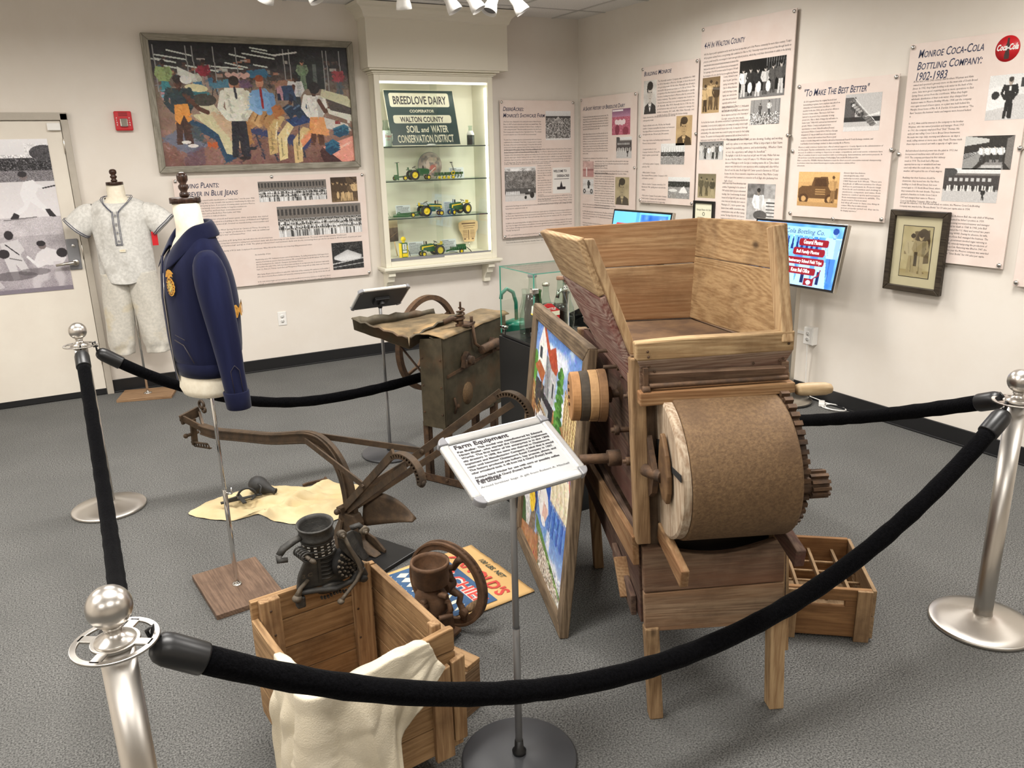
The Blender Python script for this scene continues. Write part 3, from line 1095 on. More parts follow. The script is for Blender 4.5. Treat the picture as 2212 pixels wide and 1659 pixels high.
f.append(tuple(range(len(v) - 4, len(v))))
b.add(v, f)
b.build('crown_molding', MT['soffit'], t)
mshelf = glass('shelf_glass', (236, 243, 238), 0, .6)
med = pm('dark_glass_edge', (26, 48, 44), rough=.15)
for z in (1.80, 1.516, 1.20):
 s_ = MB().bb(x0 + .003, x1 - .003, -.085, yb - .002, z - .009, z).build('glass_shelf', mshelf, t)
 MB().bb(x0 + .003, x1 - .003, -.089, -.085, z - .009, z).build('shelf_edge', med, s_)
xm = -.01
for (a0, a1, yy) in ((x0 + .012, xm + .03, -.108), (xm - .03, x1 - .012, -.098)):
 g = MB().bb(a0, a1, yy - .0025, yy + .0025, .862, 2.318).build('sliding_glass', MT['pane'], t)
 MB().bb(a0, a1, yy - .005, yy + .005, .838, .862).build('bottom_channel', MT['grey'], g)
mled = emis('lit_led_strip', (255, 252, 242), 2.4)
b = MB().bb(x0 + .012, x1 - .012, -.108, -.09, 2.305, 2.322)
b.build('light_strip', mled, t)
MB().bb(x1 - .022, x1 - .008, -.09, -.075, .86, 2.28).build('light_strip', mled, t)
area('cabinet_light', (CX, -.07, 2.30), .95, .02, .7, (1, .99, .95), (R_(12), 0, 0))
for sx in (-1, 1):
 area('cabinet_side_light', (CX + sx * .49, -.07, 1.58), .02, 1.4, 1.1, (1, .99, .95), (R_(90), 0, R_(sx * 35)))

# things in the cabinet -------------------------------------------------------
mgreen = pm('tractor_green', (22, 92, 40), rough=.3, coat=.5)
myel = pm('tractor_yellow', (246, 214, 20), rough=.35)
mtire = pm('tire_black', (26, 26, 27), rough=.7)
mdk = pm('dark_iron', (40, 40, 38), rough=.5)
mcream = pm('sign_cream', (232, 226, 205), (222, 214, 190), rough=.5, scale=12)
msgn = pm('sign_dark_green', (28, 58, 58), rough=.35)
t = thing('dairy_sign', 'dark green sign with cream lettering leaning on the top cabinet shelf', 'sign', (-1.56, .0, 1.804))
Ls = Matrix.Translation((-.02, .0, 0)) @ Matrix.Rotation(R_(-14), 4, 'X')
sh = lambda p: (Ls @ Vector(p)) + Vector((-p[2] * .02, 0, 0))
ww, hh = .66, .485
MB(sh).bb(-ww / 2, ww / 2, 0, .006, 0, hh).build('sign_plate', mcream, t)
MB(sh).bb(-ww / 2 + .008, ww / 2 - .008, -.001, 0, .008, hh - .008).build('green_field', msgn, t)

def rrect(x0, x1, z0, z1, r, y, n=5):
 pts = []
 for cx, cz, a in ((x1 - r, z0 + r, -90), (x1 - r, z1 - r, 0), (x0 + r, z1 - r, 90), (x0 + r, z0 + r, 180)):
  for i in range(n + 1):
   q = R_(a + 90 * i / n)
   pts.append((cx + r * math.cos(q), y, cz + r * math.sin(q)))
 return pts

b = MB(sh)
for (a0, a1, z0, z1) in ((-.285, .275, .335, .455), (-.275, .27, .195, .265)):
 p_ = rrect(a0, a1, z0, z1, .018, -.0015)
 b.add(p_, [tuple(range(len(p_)))])
b.text('COOPERATOR', 0, .288, .05, -.0016, width=.23, height=.026, align='CENTER', bold=.0012)
b.text('SOIL', -.17, .116, .05, -.0016, width=.12, height=.062, bold=.0012)
b.text('and', -.035, .118, .05, -.0016, width=.075, height=.046, bold=.001, shear=.15)
b.text('WATER', .06, .116, .05, -.0016, width=.165, height=.062, bold=.0012)
b.text('CONSERVATION DISTRICT', 0, .03, .05, -.0016, width=.53, height=.068, align='CENTER', bold=.001)
b.build('cream_lettering', mcream, t)
b = MB(sh)
b.text('BREEDLOVE DAIRY', -.005, .36, .05, -.0022, width=.50, height=.072, align='CENTER', bold=.0013)
b.text('WALTON COUNTY', -.01, .206, .05, -.0022, width=.41, height=.048, align='CENTER', bold=.0013)
b.build('black_lettering', MT['ink'], t)

def milk_bottle(x, y, z, h, r, fill, label, name='milk_bottle', full=.62):
 t = thing(name, label, 'bottle', (x, y, z))
 prof = [(r * .9, 0), (r, .004), (r, h * .5), (r * .85, h * .62), (r * .48, h * .8), (r * .45, h * .93), (r * .55, h * .94), (r * .55, h), (r * .44, h)]
 MB().lathe(prof, n=18).build('glass_body', MT['bottle'], t)
 k = [(pr[0] * .93, max(pr[1], .003)) for pr in prof if pr[1] <= h * full] + [(r * (.93 if full < .5 else .78), h * full), (0, h * full)]
 MB().lathe([(0, .003)] + k, n=18).build('contents', fill, t)
 return t

MT['bottle'] = glass('bottle_glass', (226, 236, 230), .02, 1.0)
mmilk = pm('milk_white', (240, 238, 232), rough=.4)
mred = pm('label_red', (196, 24, 34), rough=.4)
t = milk_bottle(-1.965, -.03, 1.801, .215, .045, mmilk, 'tall milk bottle with red script standing left of the dairy sign')
b = MB()
b.text('Breed', -.03, .075, .03, -.0462, width=.06, height=.024, shear=.3)
b.text('DAIRY', -.018, .052, .03, -.0462, width=.036, height=.008)
b.build('red_script', mred, t)
milk_bottle(-1.908, .035, 1.801, .155, .03, mmilk, 'smaller milk bottle tucked behind the left edge of the dairy sign', full=.7)
mcoffee = pm('dark_drink', (44, 38, 42), rough=.3)
t = milk_bottle(-1.146, .02, 1.801, .168, .035, mcoffee, 'small dark filled bottle with white shoulder right of the dairy sign', full=.52)
MB().lathe([(.0345, .088), (.033, .1), (.022, .125), (0, .126)], n=16).build('white_shoulder', mmilk, t)
t = thing('paper_roll', 'small white crumpled paper on the top shelf before the dairy sign', 'paper', (-1.575, -.075, 1.802))
MB().loft([(0, 0, .0, .05, .011), (0, 0, .008, .046, .012), (.005, 0, .016, .03, .008)], 14).jitter(.003, 60).build('paper', MT['white'], t)

def wheel(parent, x, y, z, r, wdt, name='wheel'):
 o = MB().lathe([(r * .62, -wdt / 2), (r * .94, -wdt / 2), (r, -wdt * .3), (r, wdt * .3), (r * .94, wdt / 2), (r * .62, wdt / 2)], (x, y, z), (0, 1, 0), 24, closed=True).build(name, mtire, parent)
 MB().lathe([(0, -wdt * .38), (r * .2, -wdt * .42), (r * .24, -wdt * .25), (r * .5, -wdt * .2), (r * .62, -wdt * .42), (r * .66, -wdt * .4), (r * .66, wdt * .4), (r * .62, wdt * .42), (r * .5, wdt * .2), (r * .2, wdt * .42), (0, wdt * .4)], (x, y, z), (0, 1, 0), 20).build('wheel_rim', myel, o)
 return o

def tractor(x, y, z, rz, k, label, stripe=True, stack=2):
 """toy tractor; nose towards local +x, k = overall length"""
 t = thing('toy_tractor', label, 'toy tractor', (x, y, z + .0015), rz, 'toy tractors in the display cabinet')
 s = k / .21
 X = lambda *a: [q * s for q in a]
 b = MB()
 hood = [(-.015, .062), (-.015, .088), (.005, .098), (.085, .092), (.1, .086), (.102, .05), (.07, .046), (.02, .05)]
 b.slab([(a * s, -.014 * s, c * s) for a, c in hood], .028 * s, off=(0, .028 * s, 0))
 b.box(X(.0, 0, .05), X(.09, .024, .03)).box(X(-.055, 0, .05), X(.05, .034, .03)).bar(X(-.045, -.05, .045), X(-.045, .05, .045), .012 * s, .012 * s)
 b.bar(X(.088, 0, .05), X(.088, 0, .02), .016 * s, .012 * s).bar(X(.088, -.025, .02), X(.088, .025, .02), .008 * s, .008 * s)
 b.box(X(-.07, -.032, .082), X(.05, .014, .006), rot=Matrix.Rotation(.2, 4, 'Y')).box(X(-.07, .032, .082), X(.05, .014, .006), rot=Matrix.Rotation(.2, 4, 'Y'))
 b.build('body', mgreen, t, bevel=.002 * s)
 if stripe:
  b = MB()
  for sy in (-1, 1):
   b.slab([(a * s, sy * .0146 * s, c * s) for a, c in ((-.01, .084), (.098, .08), (.1, .055), (.088, .055), (.086, .07), (-.01, .077))], .001 * s, off=(0, sy * .001 * s, 0))
  b.build('hood_stripe', myel, t)
 for sy in (-1, 1):
  wheel(t, -.048 * s, sy * .043 * s, .043 * s, .043 * s, .024 * s)
  wheel(t, .088 * s, sy * .024 * s, .021 * s, .021 * s, .014 * s)
 b = MB().box(X(-.075, 0, .085), X(.03, .034, .007)).box(X(-.09, 0, .096), X(.006, .034, .024))
 b.build('seat', myel if stripe else mgreen, t, bevel=.002 * s)
 b = MB().torus(X(-.035, 0, .108), (-.5, 0, 1), .016 * s, .002 * s, 16, 6).tube([X(-.035, 0, .108), X(-.012, 0, .09)], .002 * s, 6)
 b.build('steering_wheel', mdk, t)
 for q in range(stack):
  MB().cyl(X(.05 + .02 * q, 0, .09), X(.05 + .02 * q, 0, .118 + .004 * q), (.006 if q == 0 else .003) * s).build('exhaust_stack', mtire, t)
 return t

tractor(-1.695, -.03, 1.516, 0, .213, 'green toy tractor without stripe on the second shelf from the top', stripe=False, stack=1)
tractor(-1.60, -.03, 1.20, 0, .235, 'toy tractor with yellow stripe facing right on the third shelf')
tractor(-1.30, -.01, 1.20, PI + .35, .235, 'toy tractor with yellow stripe facing left on the third shelf')
tractor(-1.60, -.03, .848, PI + .12, .235, 'toy tractor facing left on the cabinet floor')
# implements
t = thing('toy_mower', 'green toy sickle mower with upright bar left of the top toy tractor', 'toy implement', (-1.85, -.03, 1.5175))
b = MB().bar((-.03, 0, .005), (-.035, 0, .15), .016, .008).bar((-.03, 0, .03), (.06, 0, .035), .012, .012).box((-.05, 0, .03), (.03, .03, .04))
b.build('mower_bar', mgreen, t)
wheel(t, .028, -.015, .021, .021, .012)
wheel(t, -.058, .01, .021, .02, .012)
MB().bar((-.055, 0, .15), (-.015, 0, .153), .004, .004).bar((.05, 0, .035), (.095, 0, .04), .005, .005).build('hitch_bar', mdk, t)
t = thing('toy_planter', 'green toy planter with yellow discs right of the top toy tractor', 'toy implement', (-1.40, -.02, 1.516))
b = MB().bar((-.14, 0, .035), (.13, 0, .045), .014, .014)
for k in range(9):
 x = -.12 + k * .03
 b.tube([(x, 0, .045), (x + .012, 0, .03), (x, 0, .008)], .004, 6)
 b.box((x, rnd.uniform(-.02, .02), .05), (.02, .035, .018))
b.build('planter_frame', mgreen, t)
for k in range(4):
 MB().lathe([(0, -.004), (.013, -.003), (.013, .003), (0, .004)], (-.1 + k * .045, -.03, .014), (.25, 1, 0), 16).build('planter_disc', myel, t)
MB().torus((.035, -.03, .052), (0, 1, .3), .016, .004, 16, 6).build('spring_hoop', myel, t)
MB().tube([(.06, 0, .05), (.03, 0, .14)], .002, 6).tube([(.066, 0, .05), (.038, 0, .14)], .002, 6).tube([(.02, 0, .142), (.044, 0, .142)], .004, 6).build('lever', mdk, t)
t = thing('toy_rotary_cutter', 'low green toy rotary cutter left of the third shelf tractors', 'toy implement', (-1.835, -.03, 1.2015))
b = MB().slab([(-.13, -.04, .012), (.0, -.05, .006), (.03, .02, .02), (-.1, .04, .02)], .012).slab([(.0, -.05, .006), (.12, -.03, .012), (.12, .03, .02), (.03, .02, .02)], .012)
b.bar((-.08, 0, .03), (.14, 0, .042), .01, .01).torus((-.06, 0, .03), (0, 1, 0), .016, .004, 14, 6)
b.build('cutter_deck', mgreen, t)
wheel(t, .055, -.04, .021, .021, .012)
t = thing('toy_baler', 'green toy hay machine with pickup tines beside the cabinet floor tractor', 'toy implement', (-1.335, -.02, .8495))
b = MB().box((0, 0, .045), (.14, .05, .03)).box((.03, 0, .065), (.08, .04, .03)).bar((-.06, 0, .04), (-.12, 0, .025), .012, .012)
for k in range(7):
 b.tube([(-.05 + k * .02, -.03, .06), (-.055 + k * .02, -.035, .03)], .003, 5)
b.jitter(.003, 40)
b.build('baler_body', mgreen, t)
wheel(t, .018, -.035, .021, .021, .013)
MB().tube([(.08, -.02, .05), (.115, -.02, .02), (.125, -.02, .006)], .004, 6).tube([(-.1, -.02, .02), (-.06, -.02, .02), (-.02, -.03, .012)], .003, 6).build('tine_arm', mdk, t)
t = thing('toy_fuel_pump', 'green and yellow toy fuel pump on the left of the cabinet floor', 'toy pump', (-1.87, -.03, .8495))
MB().bb(-.03, .03, -.022, .022, 0, .135).build('pump_case', mgreen, t, bevel=.003)
MB().bb(-.036, -.027, -.024, .024, .004, .13).bb(.024, .03, -.024, .024, .004, .11).bb(-.022, .022, -.0245, -.022, .012, .042).build('pump_trim', myel, t)
MB().bb(-.018, .018, -.025, -.022, .075, .125).bb(-.018, .018, -.025, -.022, .048, .068).build('dial_panel', MT['white'], t)
MB().bb(-.004, .004, -.0265, -.025, .11, .118).bb(-.004, .004, -.0265, -.025, .096, .104).bb(-.004, .004, -.0265, -.025, .082, .09).build('dial_marks', MT['ink'], t)
MB().cyl((0, 0, .135), (0, 0, .147), .012).lathe([(0, -.011), (.02, -.011), (.022, 0), (.02, .011), (0, .011)], (0, 0, .166), (0, 1, 0), 18).build('globe', myel, t)
MB().tube([(.032, 0, .08), (.05, 0, .05), (.06, 0, .01)], .003, 6).build('hose', mtire, t)
# printed cards
card_m = pm('card_print', (214, 220, 222), rough=.3, coat=.6)

def card(x, y, z, wd, ht, label, seed):
 t = thing('text_card', label, 'card', (x, y, z), 0, 'printed cards in the display cabinet')
 Lc = Matrix.Rotation(R_(-10), 4, 'X')
 MB(Lc).bb(0, wd, 0, .002, 0, ht).build('card_sheet', card_m, t)
 b = MB(Lc)
 r = random.Random(seed)
 zz = ht - .014
 b.bb(.008, wd * .5, -.0012, -.0006, zz, zz + .004)
 while zz > .018:
  zz -= .0095
  xx = .008
  e = wd * r.uniform(.8, .95)
  while xx < e:
   l = r.uniform(.006, .018)
   b.bb(xx, min(xx + l, e), -.0012, -.0006, zz, zz + .0035)
   xx += l + .003
 b.build('print_lines', MT['ink'], t)

card(-1.325, .11, 1.516, .145, .095, 'white printed card behind the toy planter', 1)
card(-1.865, .11, 1.20, .14, .10, 'white printed card behind the toy rotary cutter', 2)
card(-1.655, .12, 1.20, .14, .115, 'white printed card behind the right facing striped tractor', 3)
card(-1.395, .11, 1.20, .15, .11, 'white printed card behind the left facing tractor on the third shelf', 4)
card(-1.765, .11, .848, .15, .12, 'white printed card right of the toy fuel pump', 5)
card(-1.435, .11, .848, .15, .12, 'white printed card behind the toy hay machine', 6)
# fans
t = thing('hand_fan', 'round painted hand fan with figures standing behind the top toy tractor', 'fan', (-1.51, .13, 1.524), R_(6))
p = Pic(60, 60, (168, 152, 140), 3).cloud(40, 9)
p.cloud(.8, 7, .3, .2, .8, .9, (206, 150, 138)).cloud(.7, 5, .1, .1, .9, .9, (110, 104, 104)).ell(.62, .6, .13, .12, (196, 90, 80), .8).ell(.4, .5, .08, .2, (226, 200, 186), .8).ell(.6, .3, .2, .1, (210, 190, 170), .8).line([(.3, .9), (.7, .6)], .03, (230, 224, 214))
fanm = lambda u, v: ((u - .5) ** 2 + (v - .5) ** 2 < .245)
p.build('fan_face', .24, .225, MT['pic'], t, y=-.004, x=-.12, z=0, mask=fanm)
MB().torus((0, 0, .112), (0, 1, 0), .119, .004, 32, 6, sy=.94).build('fan_edge', MT['grey'], t)
MB().lathe([(0, 0), (.119, 0), (.119, .002), (0, .002)], (0, 0, .112), (0, 1, 0), 32, sy=.94).build('fan_back', MT['white'], t)
t = thing('advertising_fan', 'tan printed shield shaped hand fan hanging at lower right of cabinet', 'fan', (-1.135, .16, .925), R_(-2))
tan = pm('tan_card', (216, 184, 138), (206, 172, 126), rough=.7, scale=9)
MB().slab([(-.05, 0, .0), (.055, 0, .0), (.075, 0, .08), (.1, 0, .12), (.098, 0, .185), (.06, 0, .2), (-.06, 0, .2), (-.1, 0, .18), (-.098, 0, .12), (-.07, 0, .07)], .003).build('fan_card', tan, t)
b = MB()
for (a, z, l, h_) in ((-.07, .165, .14, .012), (-.055, .145, .12, .006), (-.05, .128, .1, .004)):
 b.bb(a, a + l, -.0045, -.0035, z, z + h_)
for k in range(7):
 b.bb(-.06, -.01, -.0045, -.0035, .04 + k * .011, .043 + k * .011).bb(.015, .06, -.0045, -.0035, .04 + k * .011, .043 + k * .011)
b.bb(-.004, .003, -.0045, -.0035, .02, .11).bb(-.05, -.03, -.0045, -.0035, .02, .034).bb(.03, .05, -.0045, -.0035, .02, .034)
b.build('fan_print', pm('brown_ink', (110, 78, 50), rough=.6), t)
MB().tube([(0, .004, .0), (.01, .002, -.055)], .003, 6).build('wire_stand', MT['chrome'], t)
t = thing('picture_fan', 'dark landscape picture fan with wooden stick at lower left of cabinet', 'fan', (-1.90, .1, .852), R_(20))
p = Pic(34, 56, (120, 100, 76), 9).grad(0, .4, (206, 190, 150), (150, 126, 90)).grad(.4, 1, (84, 62, 44), (58, 44, 36)).cloud(30, 7, 0, .3, 1, 1).line([(.1, .8), (.9, .6)], .05, (126, 100, 72))
p.build('fan_picture', .10, .20, MT['pic'], t, y=-.003, x=-.06, z=.135)
MB().bb(-.06, .04, -.002, .002, .135, .335).build('fan_card', tan, t)
MB().tube([(-.01, .004, .16), (.02, .0, .003)], .005, 6).build('stick', tan, t)
t = thing('feather', 'dark feather leaning at the left end of the third shelf', 'feather', (-1.98, .06, 1.201), 0)
MB().slab([(-.03, 0, .17), (-.022, 0, .13), (.0, 0, .08), (.008, 0, .07), (-.002, 0, .12)], .002).tube([(.03, -.02, .002), (.0, 0, .075)], .0012, 5).build('feather_vane', mdk, t)
t = thing('pencil', 'yellow pencil lying on the front edge of the cabinet floor', 'pencil', (-1.93, -.065, .852), R_(6))
MB().cyl((-.06, 0, .0), (.06, 0, .0), .004, 6).build('shaft', myel, t)
MB().cyl((.06, 0, 0), (.072, 0, 0), .004, 6, r2=.0005).build('tip', tan, t)
MB().cyl((-.072, 0, 0), (-.06, 0, 0), .0042, 8).build('ferrule_end', mred, t)

# ------------------------------------------------------------------ the large mural painting
t = thing('framed_painting', 'large framed painting of a sewing factory floor above the sewing panel', 'painting', (-3.784, -.005, 1.642))
Wp, Hp = 1.575, .978
fm = wood('weathered_grey_frame', (176, 168, 148), (140, 132, 112), (110, 102, 84), 'x', 60, .6, knots=False, bump=.2)
fm2 = wood('weathered_grey_stile', (176, 168, 148), (140, 132, 112), (110, 102, 84), 'z', 60, .6, knots=False, bump=.2)
fw_ = .048
for nm, q, m_ in (('frame_rail', [(0, 0, 0), (Wp, 0, 0), (Wp - fw_, 0, fw_), (fw_, 0, fw_)], fm), ('frame_rail', [(0, 0, Hp), (fw_, 0, Hp - fw_), (Wp - fw_, 0, Hp - fw_), (Wp, 0, Hp)], fm),
    ('frame_stile', [(0, 0, 0), (fw_, 0, fw_), (fw_, 0, Hp - fw_), (0, 0, Hp)], fm2), ('frame_stile', [(Wp, 0, 0), (Wp, 0, Hp), (Wp - fw_, 0, Hp - fw_), (Wp - fw_, 0, fw_)], fm2)):
 MB().slab([(a, -.002, c) for a, _, c in q], .04, off=(0, -.04, 0)).build(nm, m_, t, bevel=.006)
p = Pic(400, 244, (128, 108, 96), 11)
p.grad(0, .2, (22, 22, 26), (44, 42, 44)).grad(.2, .36, (60, 54, 54), (112, 96, 84)).grad(.36, .7, (134, 116, 100), (142, 112, 98)).grad(.7, 1, (150, 114, 100), (120, 84, 76))
p.cloud(16, 22, 0, .3, 1, 1).cloud(14, 7, 0, .06, 1, .36)
rr = random.Random(4)
for k in range(95):                                             # the distant machines and bundles
 x, y = rr.uniform(0, .98), rr.uniform(.12, .33)
 if x > .7 and x < .83:
  continue
 p.rect(x, y, x + rr.uniform(.01, .04), y + rr.uniform(.01, .03), rr.choice([(150, 140, 130), (90, 60, 52), (176, 120, 96), (60, 92, 110), (188, 180, 172), (54, 48, 50), (110, 84, 72)]), .85)
for k in range(13):                                             # tube lamps
 x = rr.uniform(0, .6)
 y = rr.uniform(.02, .2)
 p.line([(x, y), (x + rr.uniform(.06, .16), y + rr.uniform(.01, .04))], .007, (206, 212, 204))
for x in (.02, .17, .2, .3, .41, .65, .68, .86, .88, .95):
 p.line([(x, .04), (x + .004, .42)], .005, (150, 150, 148))
p.rect(.7, .1, .86, .36, (34, 38, 38)).rect(.73, .12, .76, .34, (62, 70, 66)).line([(.6, .09), (.72, .06)], .008, (214, 214, 208)).rect(.8, .15, .82, .36, (92, 100, 96))
for (a, c, d_) in ((.18, .3, (70, 116, 146)), (.26, .31, (80, 128, 150)), (.45, .22, (60, 110, 140)), (.36, .31, (110, 84, 110)), (.58, .3, (150, 110, 88)), (.12, .27, (190, 190, 176))):
 p.poly([(a, c), (a + .1, c - .02), (a + .12, c + .04), (a + .02, c + .06)], d_).line([(a + .02, c + .06), (a + .01, c + .14)], .005, (60, 56, 58)).line([(a + .11, c + .04), (a + .12, c + .12)], .005, (60, 56, 58))
for k in range(7):
 p.ell(.36 + k * .016, .255 + .012 * (k % 2), .014, .02, (208, 170, 158))
SK, SK2 = (196, 140, 112), (92, 58, 44)
p.person(.055, .45, .3, (150, 170, 110), (60, 130, 140), SK2, (40, 30, 30)).person(.245, .38, .24, (150, 46, 62), (160, 140, 130), SK2, (40, 30, 30)).person(.745, .36, .24, (120, 140, 110), (110, 130, 104), SK, (50, 40, 36)).person(.94, .4, .24, (160, 62, 70), (80, 90, 96), SK2, (40, 30, 30))
p.poly([(.12, .2), (.2, .26), (.2, .31), (.12, .26)], (214, 216, 206)).poly([(.17, .36), (.26, .4), (.26, .45), (.18, .42)], (60, 120, 130))
for k in range(4):
 p.rect(.03, .38 + k * .022, .1, .395 + k * .022, (186, 140, 150) if k % 2 else (120, 160, 180))
# left presser
p.poly([(.0, .76), (.08, .7), (.24, .82), (.12, .9)], (110, 112, 128)).poly([(.1, .9), (.2, .82), (.2, .98), (.1, 1)], (96, 74, 90), .6)
p.ell(.2, .365, .055, .03, (222, 214, 170), 1, .2).poly([(.19, .46), (.25, .44), (.31, .58), (.36, .68), (.34, .72), (.2, .56)], (210, 206, 176)).ell(.23, .46, .06, .05, (70, 66, 60))
p.poly([(.14, .6), (.3, .72), (.36, .94), (.3, .97), (.26, .78), (.15, .68)], (40, 70, 96)).poly([(.16, .58), (.26, .56), (.37, .7), (.36, .92), (.31, .9), (.28, .74)], (206, 198, 160)).poly([(.25, .56), (.31, .54), (.4, .74), (.38, .86), (.3, .7)], (198, 170, 140)).poly([(.13, .64), (.19, .68), (.22, .82), (.15, .76)], (70, 82, 86)).rect(.22, .8, .27, .84, (186, 92, 50))
p.person(.115, .82, .55, (44, 60, 66), (70, 44, 36), SK2, (50, 36, 32)).poly([(.085, .5), (.15, .49), (.16, .62), (.14, .64), (.125, .58), (.1, .66), (.08, .62)], (222, 150, 70)).ell(.155, .3, .028, .035, (226, 226, 220)).line([(.14, .42), (.2, .53), (.24, .56)], .022, SK2).ell(.12, .8, .022, .014, (226, 220, 214)).ell(.15, .83, .026, .014, (226, 220, 214))
# trouser tables
p.line([(.4, .66), (.39, .9)], .008, (50, 54, 70)).line([(.46, .68), (.5, .95)], .008, (50, 54, 70)).line([(.36, .92), (.47, .84)], .008, (50, 54, 70)).line([(.7, .75), (.72, .95)], .008, (50, 54, 70)).line([(.55, .88), (.57, .97)], .01, (50, 54, 70))
p.poly([(.42, .66), (.5, .7), (.78, .78), (.72, .88), (.6, .8), (.42, .72)], (58, 66, 104))
for k, (a, c) in enumerate(((.41, .54), (.45, .53), (.49, .54))):
 p.poly([(a, c + .1), (a + .03, c), (a + .08, c - .02), (a + .09, c + .1), (a + .04, c + .16)], ((184, 140, 92), (204, 162, 110), (176, 132, 86))[k]).line([(a + .02, c + .1), (a + .05, c + .02)], .006, (120, 84, 52))
p.poly([(.4, .62), (.44, .6), (.45, .8), (.42, .86), (.4, .8)], (168, 120, 72))
for a, c, e_, col in ((.53, .58, .92, (202, 172, 118)), (.58, .64, .97, (224, 204, 150)), (.66, .68, 1.0, (216, 188, 134))):
 p.poly([(a, c + .12), (a + .06, c), (a + .1, c + .02), (a + .05, c + .14), (a + .045, e_ - .02), (a, e_)], col).line([(a + .02, c + .14), (a + .018, e_ - .04)], .007, tuple(int(q * .72) for q in col)).line([(a + .055, c + .06), (a + .04, c + .2)], .006, (240, 228, 190))
p.poly([(.7, .8), (.77, .7), (.78, .74), (.71, .86)], (230, 150, 110))
# centre men
p.person(.385, .93, .66, (226, 226, 212), (40, 40, 48), SK, (52, 42, 38)).poly([(.335, .36), (.43, .36), (.45, .46), (.425, .57), (.34, .57), (.325, .44)], (228, 226, 210)).line([(.43, .4), (.46, .5), (.44, .56)], .03, (214, 210, 192)).line([(.385, .36), (.39, .44)], .012, (60, 60, 70)).ell(.4, .94, .03, .016, (40, 30, 30)).ell(.44, .86, .026, .014, (40, 40, 46)).line([(.345, .4), (.36, .56)], .01, (190, 190, 176))
p.poly([(.47, .38), (.54, .36), (.575, .42), (.57, .55), (.47, .55), (.46, .46)], (122, 164, 208)).line([(.47, .42), (.465, .52), (.5, .56)], .028, (140, 180, 220)).line([(.57, .42), (.575, .52), (.55, .56)], .028, (110, 150, 196)).ell(.515, .31, .02, .045, SK).ell(.515, .28, .022, .028, (150, 80, 50)).line([(.515, .36), (.52, .52)], .012, (150, 40, 46))
p.person(.7, .58, .34, (214, 214, 212), (54, 60, 66), SK2, (36, 30, 28)).line([(.69, .34), (.665, .48)], .02, SK2)
# denim
for k in range(3):
 p.poly([(.6 + k * .012, .34 + .02 * (k % 2)), (.64 + k * .02, .33), (.66 + k * .02, .44), (.6 + k * .02, .46)], (184, 140, 150) if k < 2 else (50, 70, 100)).rect(.6 + k * .03, .4, .625 + k * .03, .46, (34, 42, 64))
p.poly([(.63, .62), (.79, .55), (.82, .62), (.67, .68)], (44, 66, 112)).line([(.7, .68), (.69, .84)], .006, (50, 54, 70)).line([(.78, .62), (.81, .84)], .006, (50, 54, 70))
for k in range(4):
 p.poly([(.62 + k * .045, .52), (.66 + k * .045, .48), (.69 + k * .045, .56), (.66 + k * .045, .62)], (40, 56, 78)).line([(.635 + k * .045, .53), (.665 + k * .045, .5)], .008, (92, 116, 140))
p.poly([(.56, .52), (.6, .48), (.63, .56), (.58, .62)], (176, 112, 66))
# woman at the right with the big press
p.person(.795, .84, .52, (232, 230, 222), (232, 160, 92), SK2, (34, 28, 28), skirt=True).line([(.82, .46), (.85, .55), (.87, .53)], .022, SK2).ell(.8, .35, .03, .05, (34, 28, 28)).poly([(.765, .6), (.845, .6), (.865, .76), (.77, .74)], (228, 160, 104))
p.poly([(.84, .36), (.98, .42), (1, .46), (1, .52), (.9, .48), (.83, .42)], (206, 204, 170)).poly([(.86, .52), (1, .58), (1, .64), (.87, .57)], (222, 222, 206)).poly([(.86, .44), (1, .52), (1, .58), (.88, .54)], (80, 70, 66)).poly([(.84, .6), (.97, .66), (.99, .72), (.85, .7)], (210, 206, 196)).rect(.9, .63, .93, .66, (150, 60, 60)).rect(.97, .6, .985, .65, (226, 220, 210))
p.poly([(.82, .86), (1, .76), (1, .98), (.93, 1), (.82, .92)], (232, 158, 140)).poly([(.8, .9), (.82, .86), (.93, 1), (.82, 1)], (70, 40, 40)).line([(.86, .9), (.98, .82)], .01, (244, 200, 184))
for k in range(4):
 p.poly([(.83, .83 + k * .018), (.88, .79 + k * .018), (.92, .83 + k * .018), (.86, .88 + k * .018)], (24, 72, 104) if k % 2 else (44, 104, 134)).poly([(.88, .7 + k * .016), (.95, .66 + k * .016), (.98, .69 + k * .016), (.92, .73 + k * .016)], (30, 76, 104) if k % 2 else (54, 112, 138))
p.strokes(7000, 6, 2, 8).speck(2)
p.build('canvas', Wp - 2 * fw_ + .01, Hp - 2 * fw_ + .01, MT['oil'], t, y=-.02, x=fw_ - .005, z=fw_ - .005)
MB().bb(.02, Wp - .02, -.012, -.003, .02, Hp - .02).build('backing', MT['ink'], t)

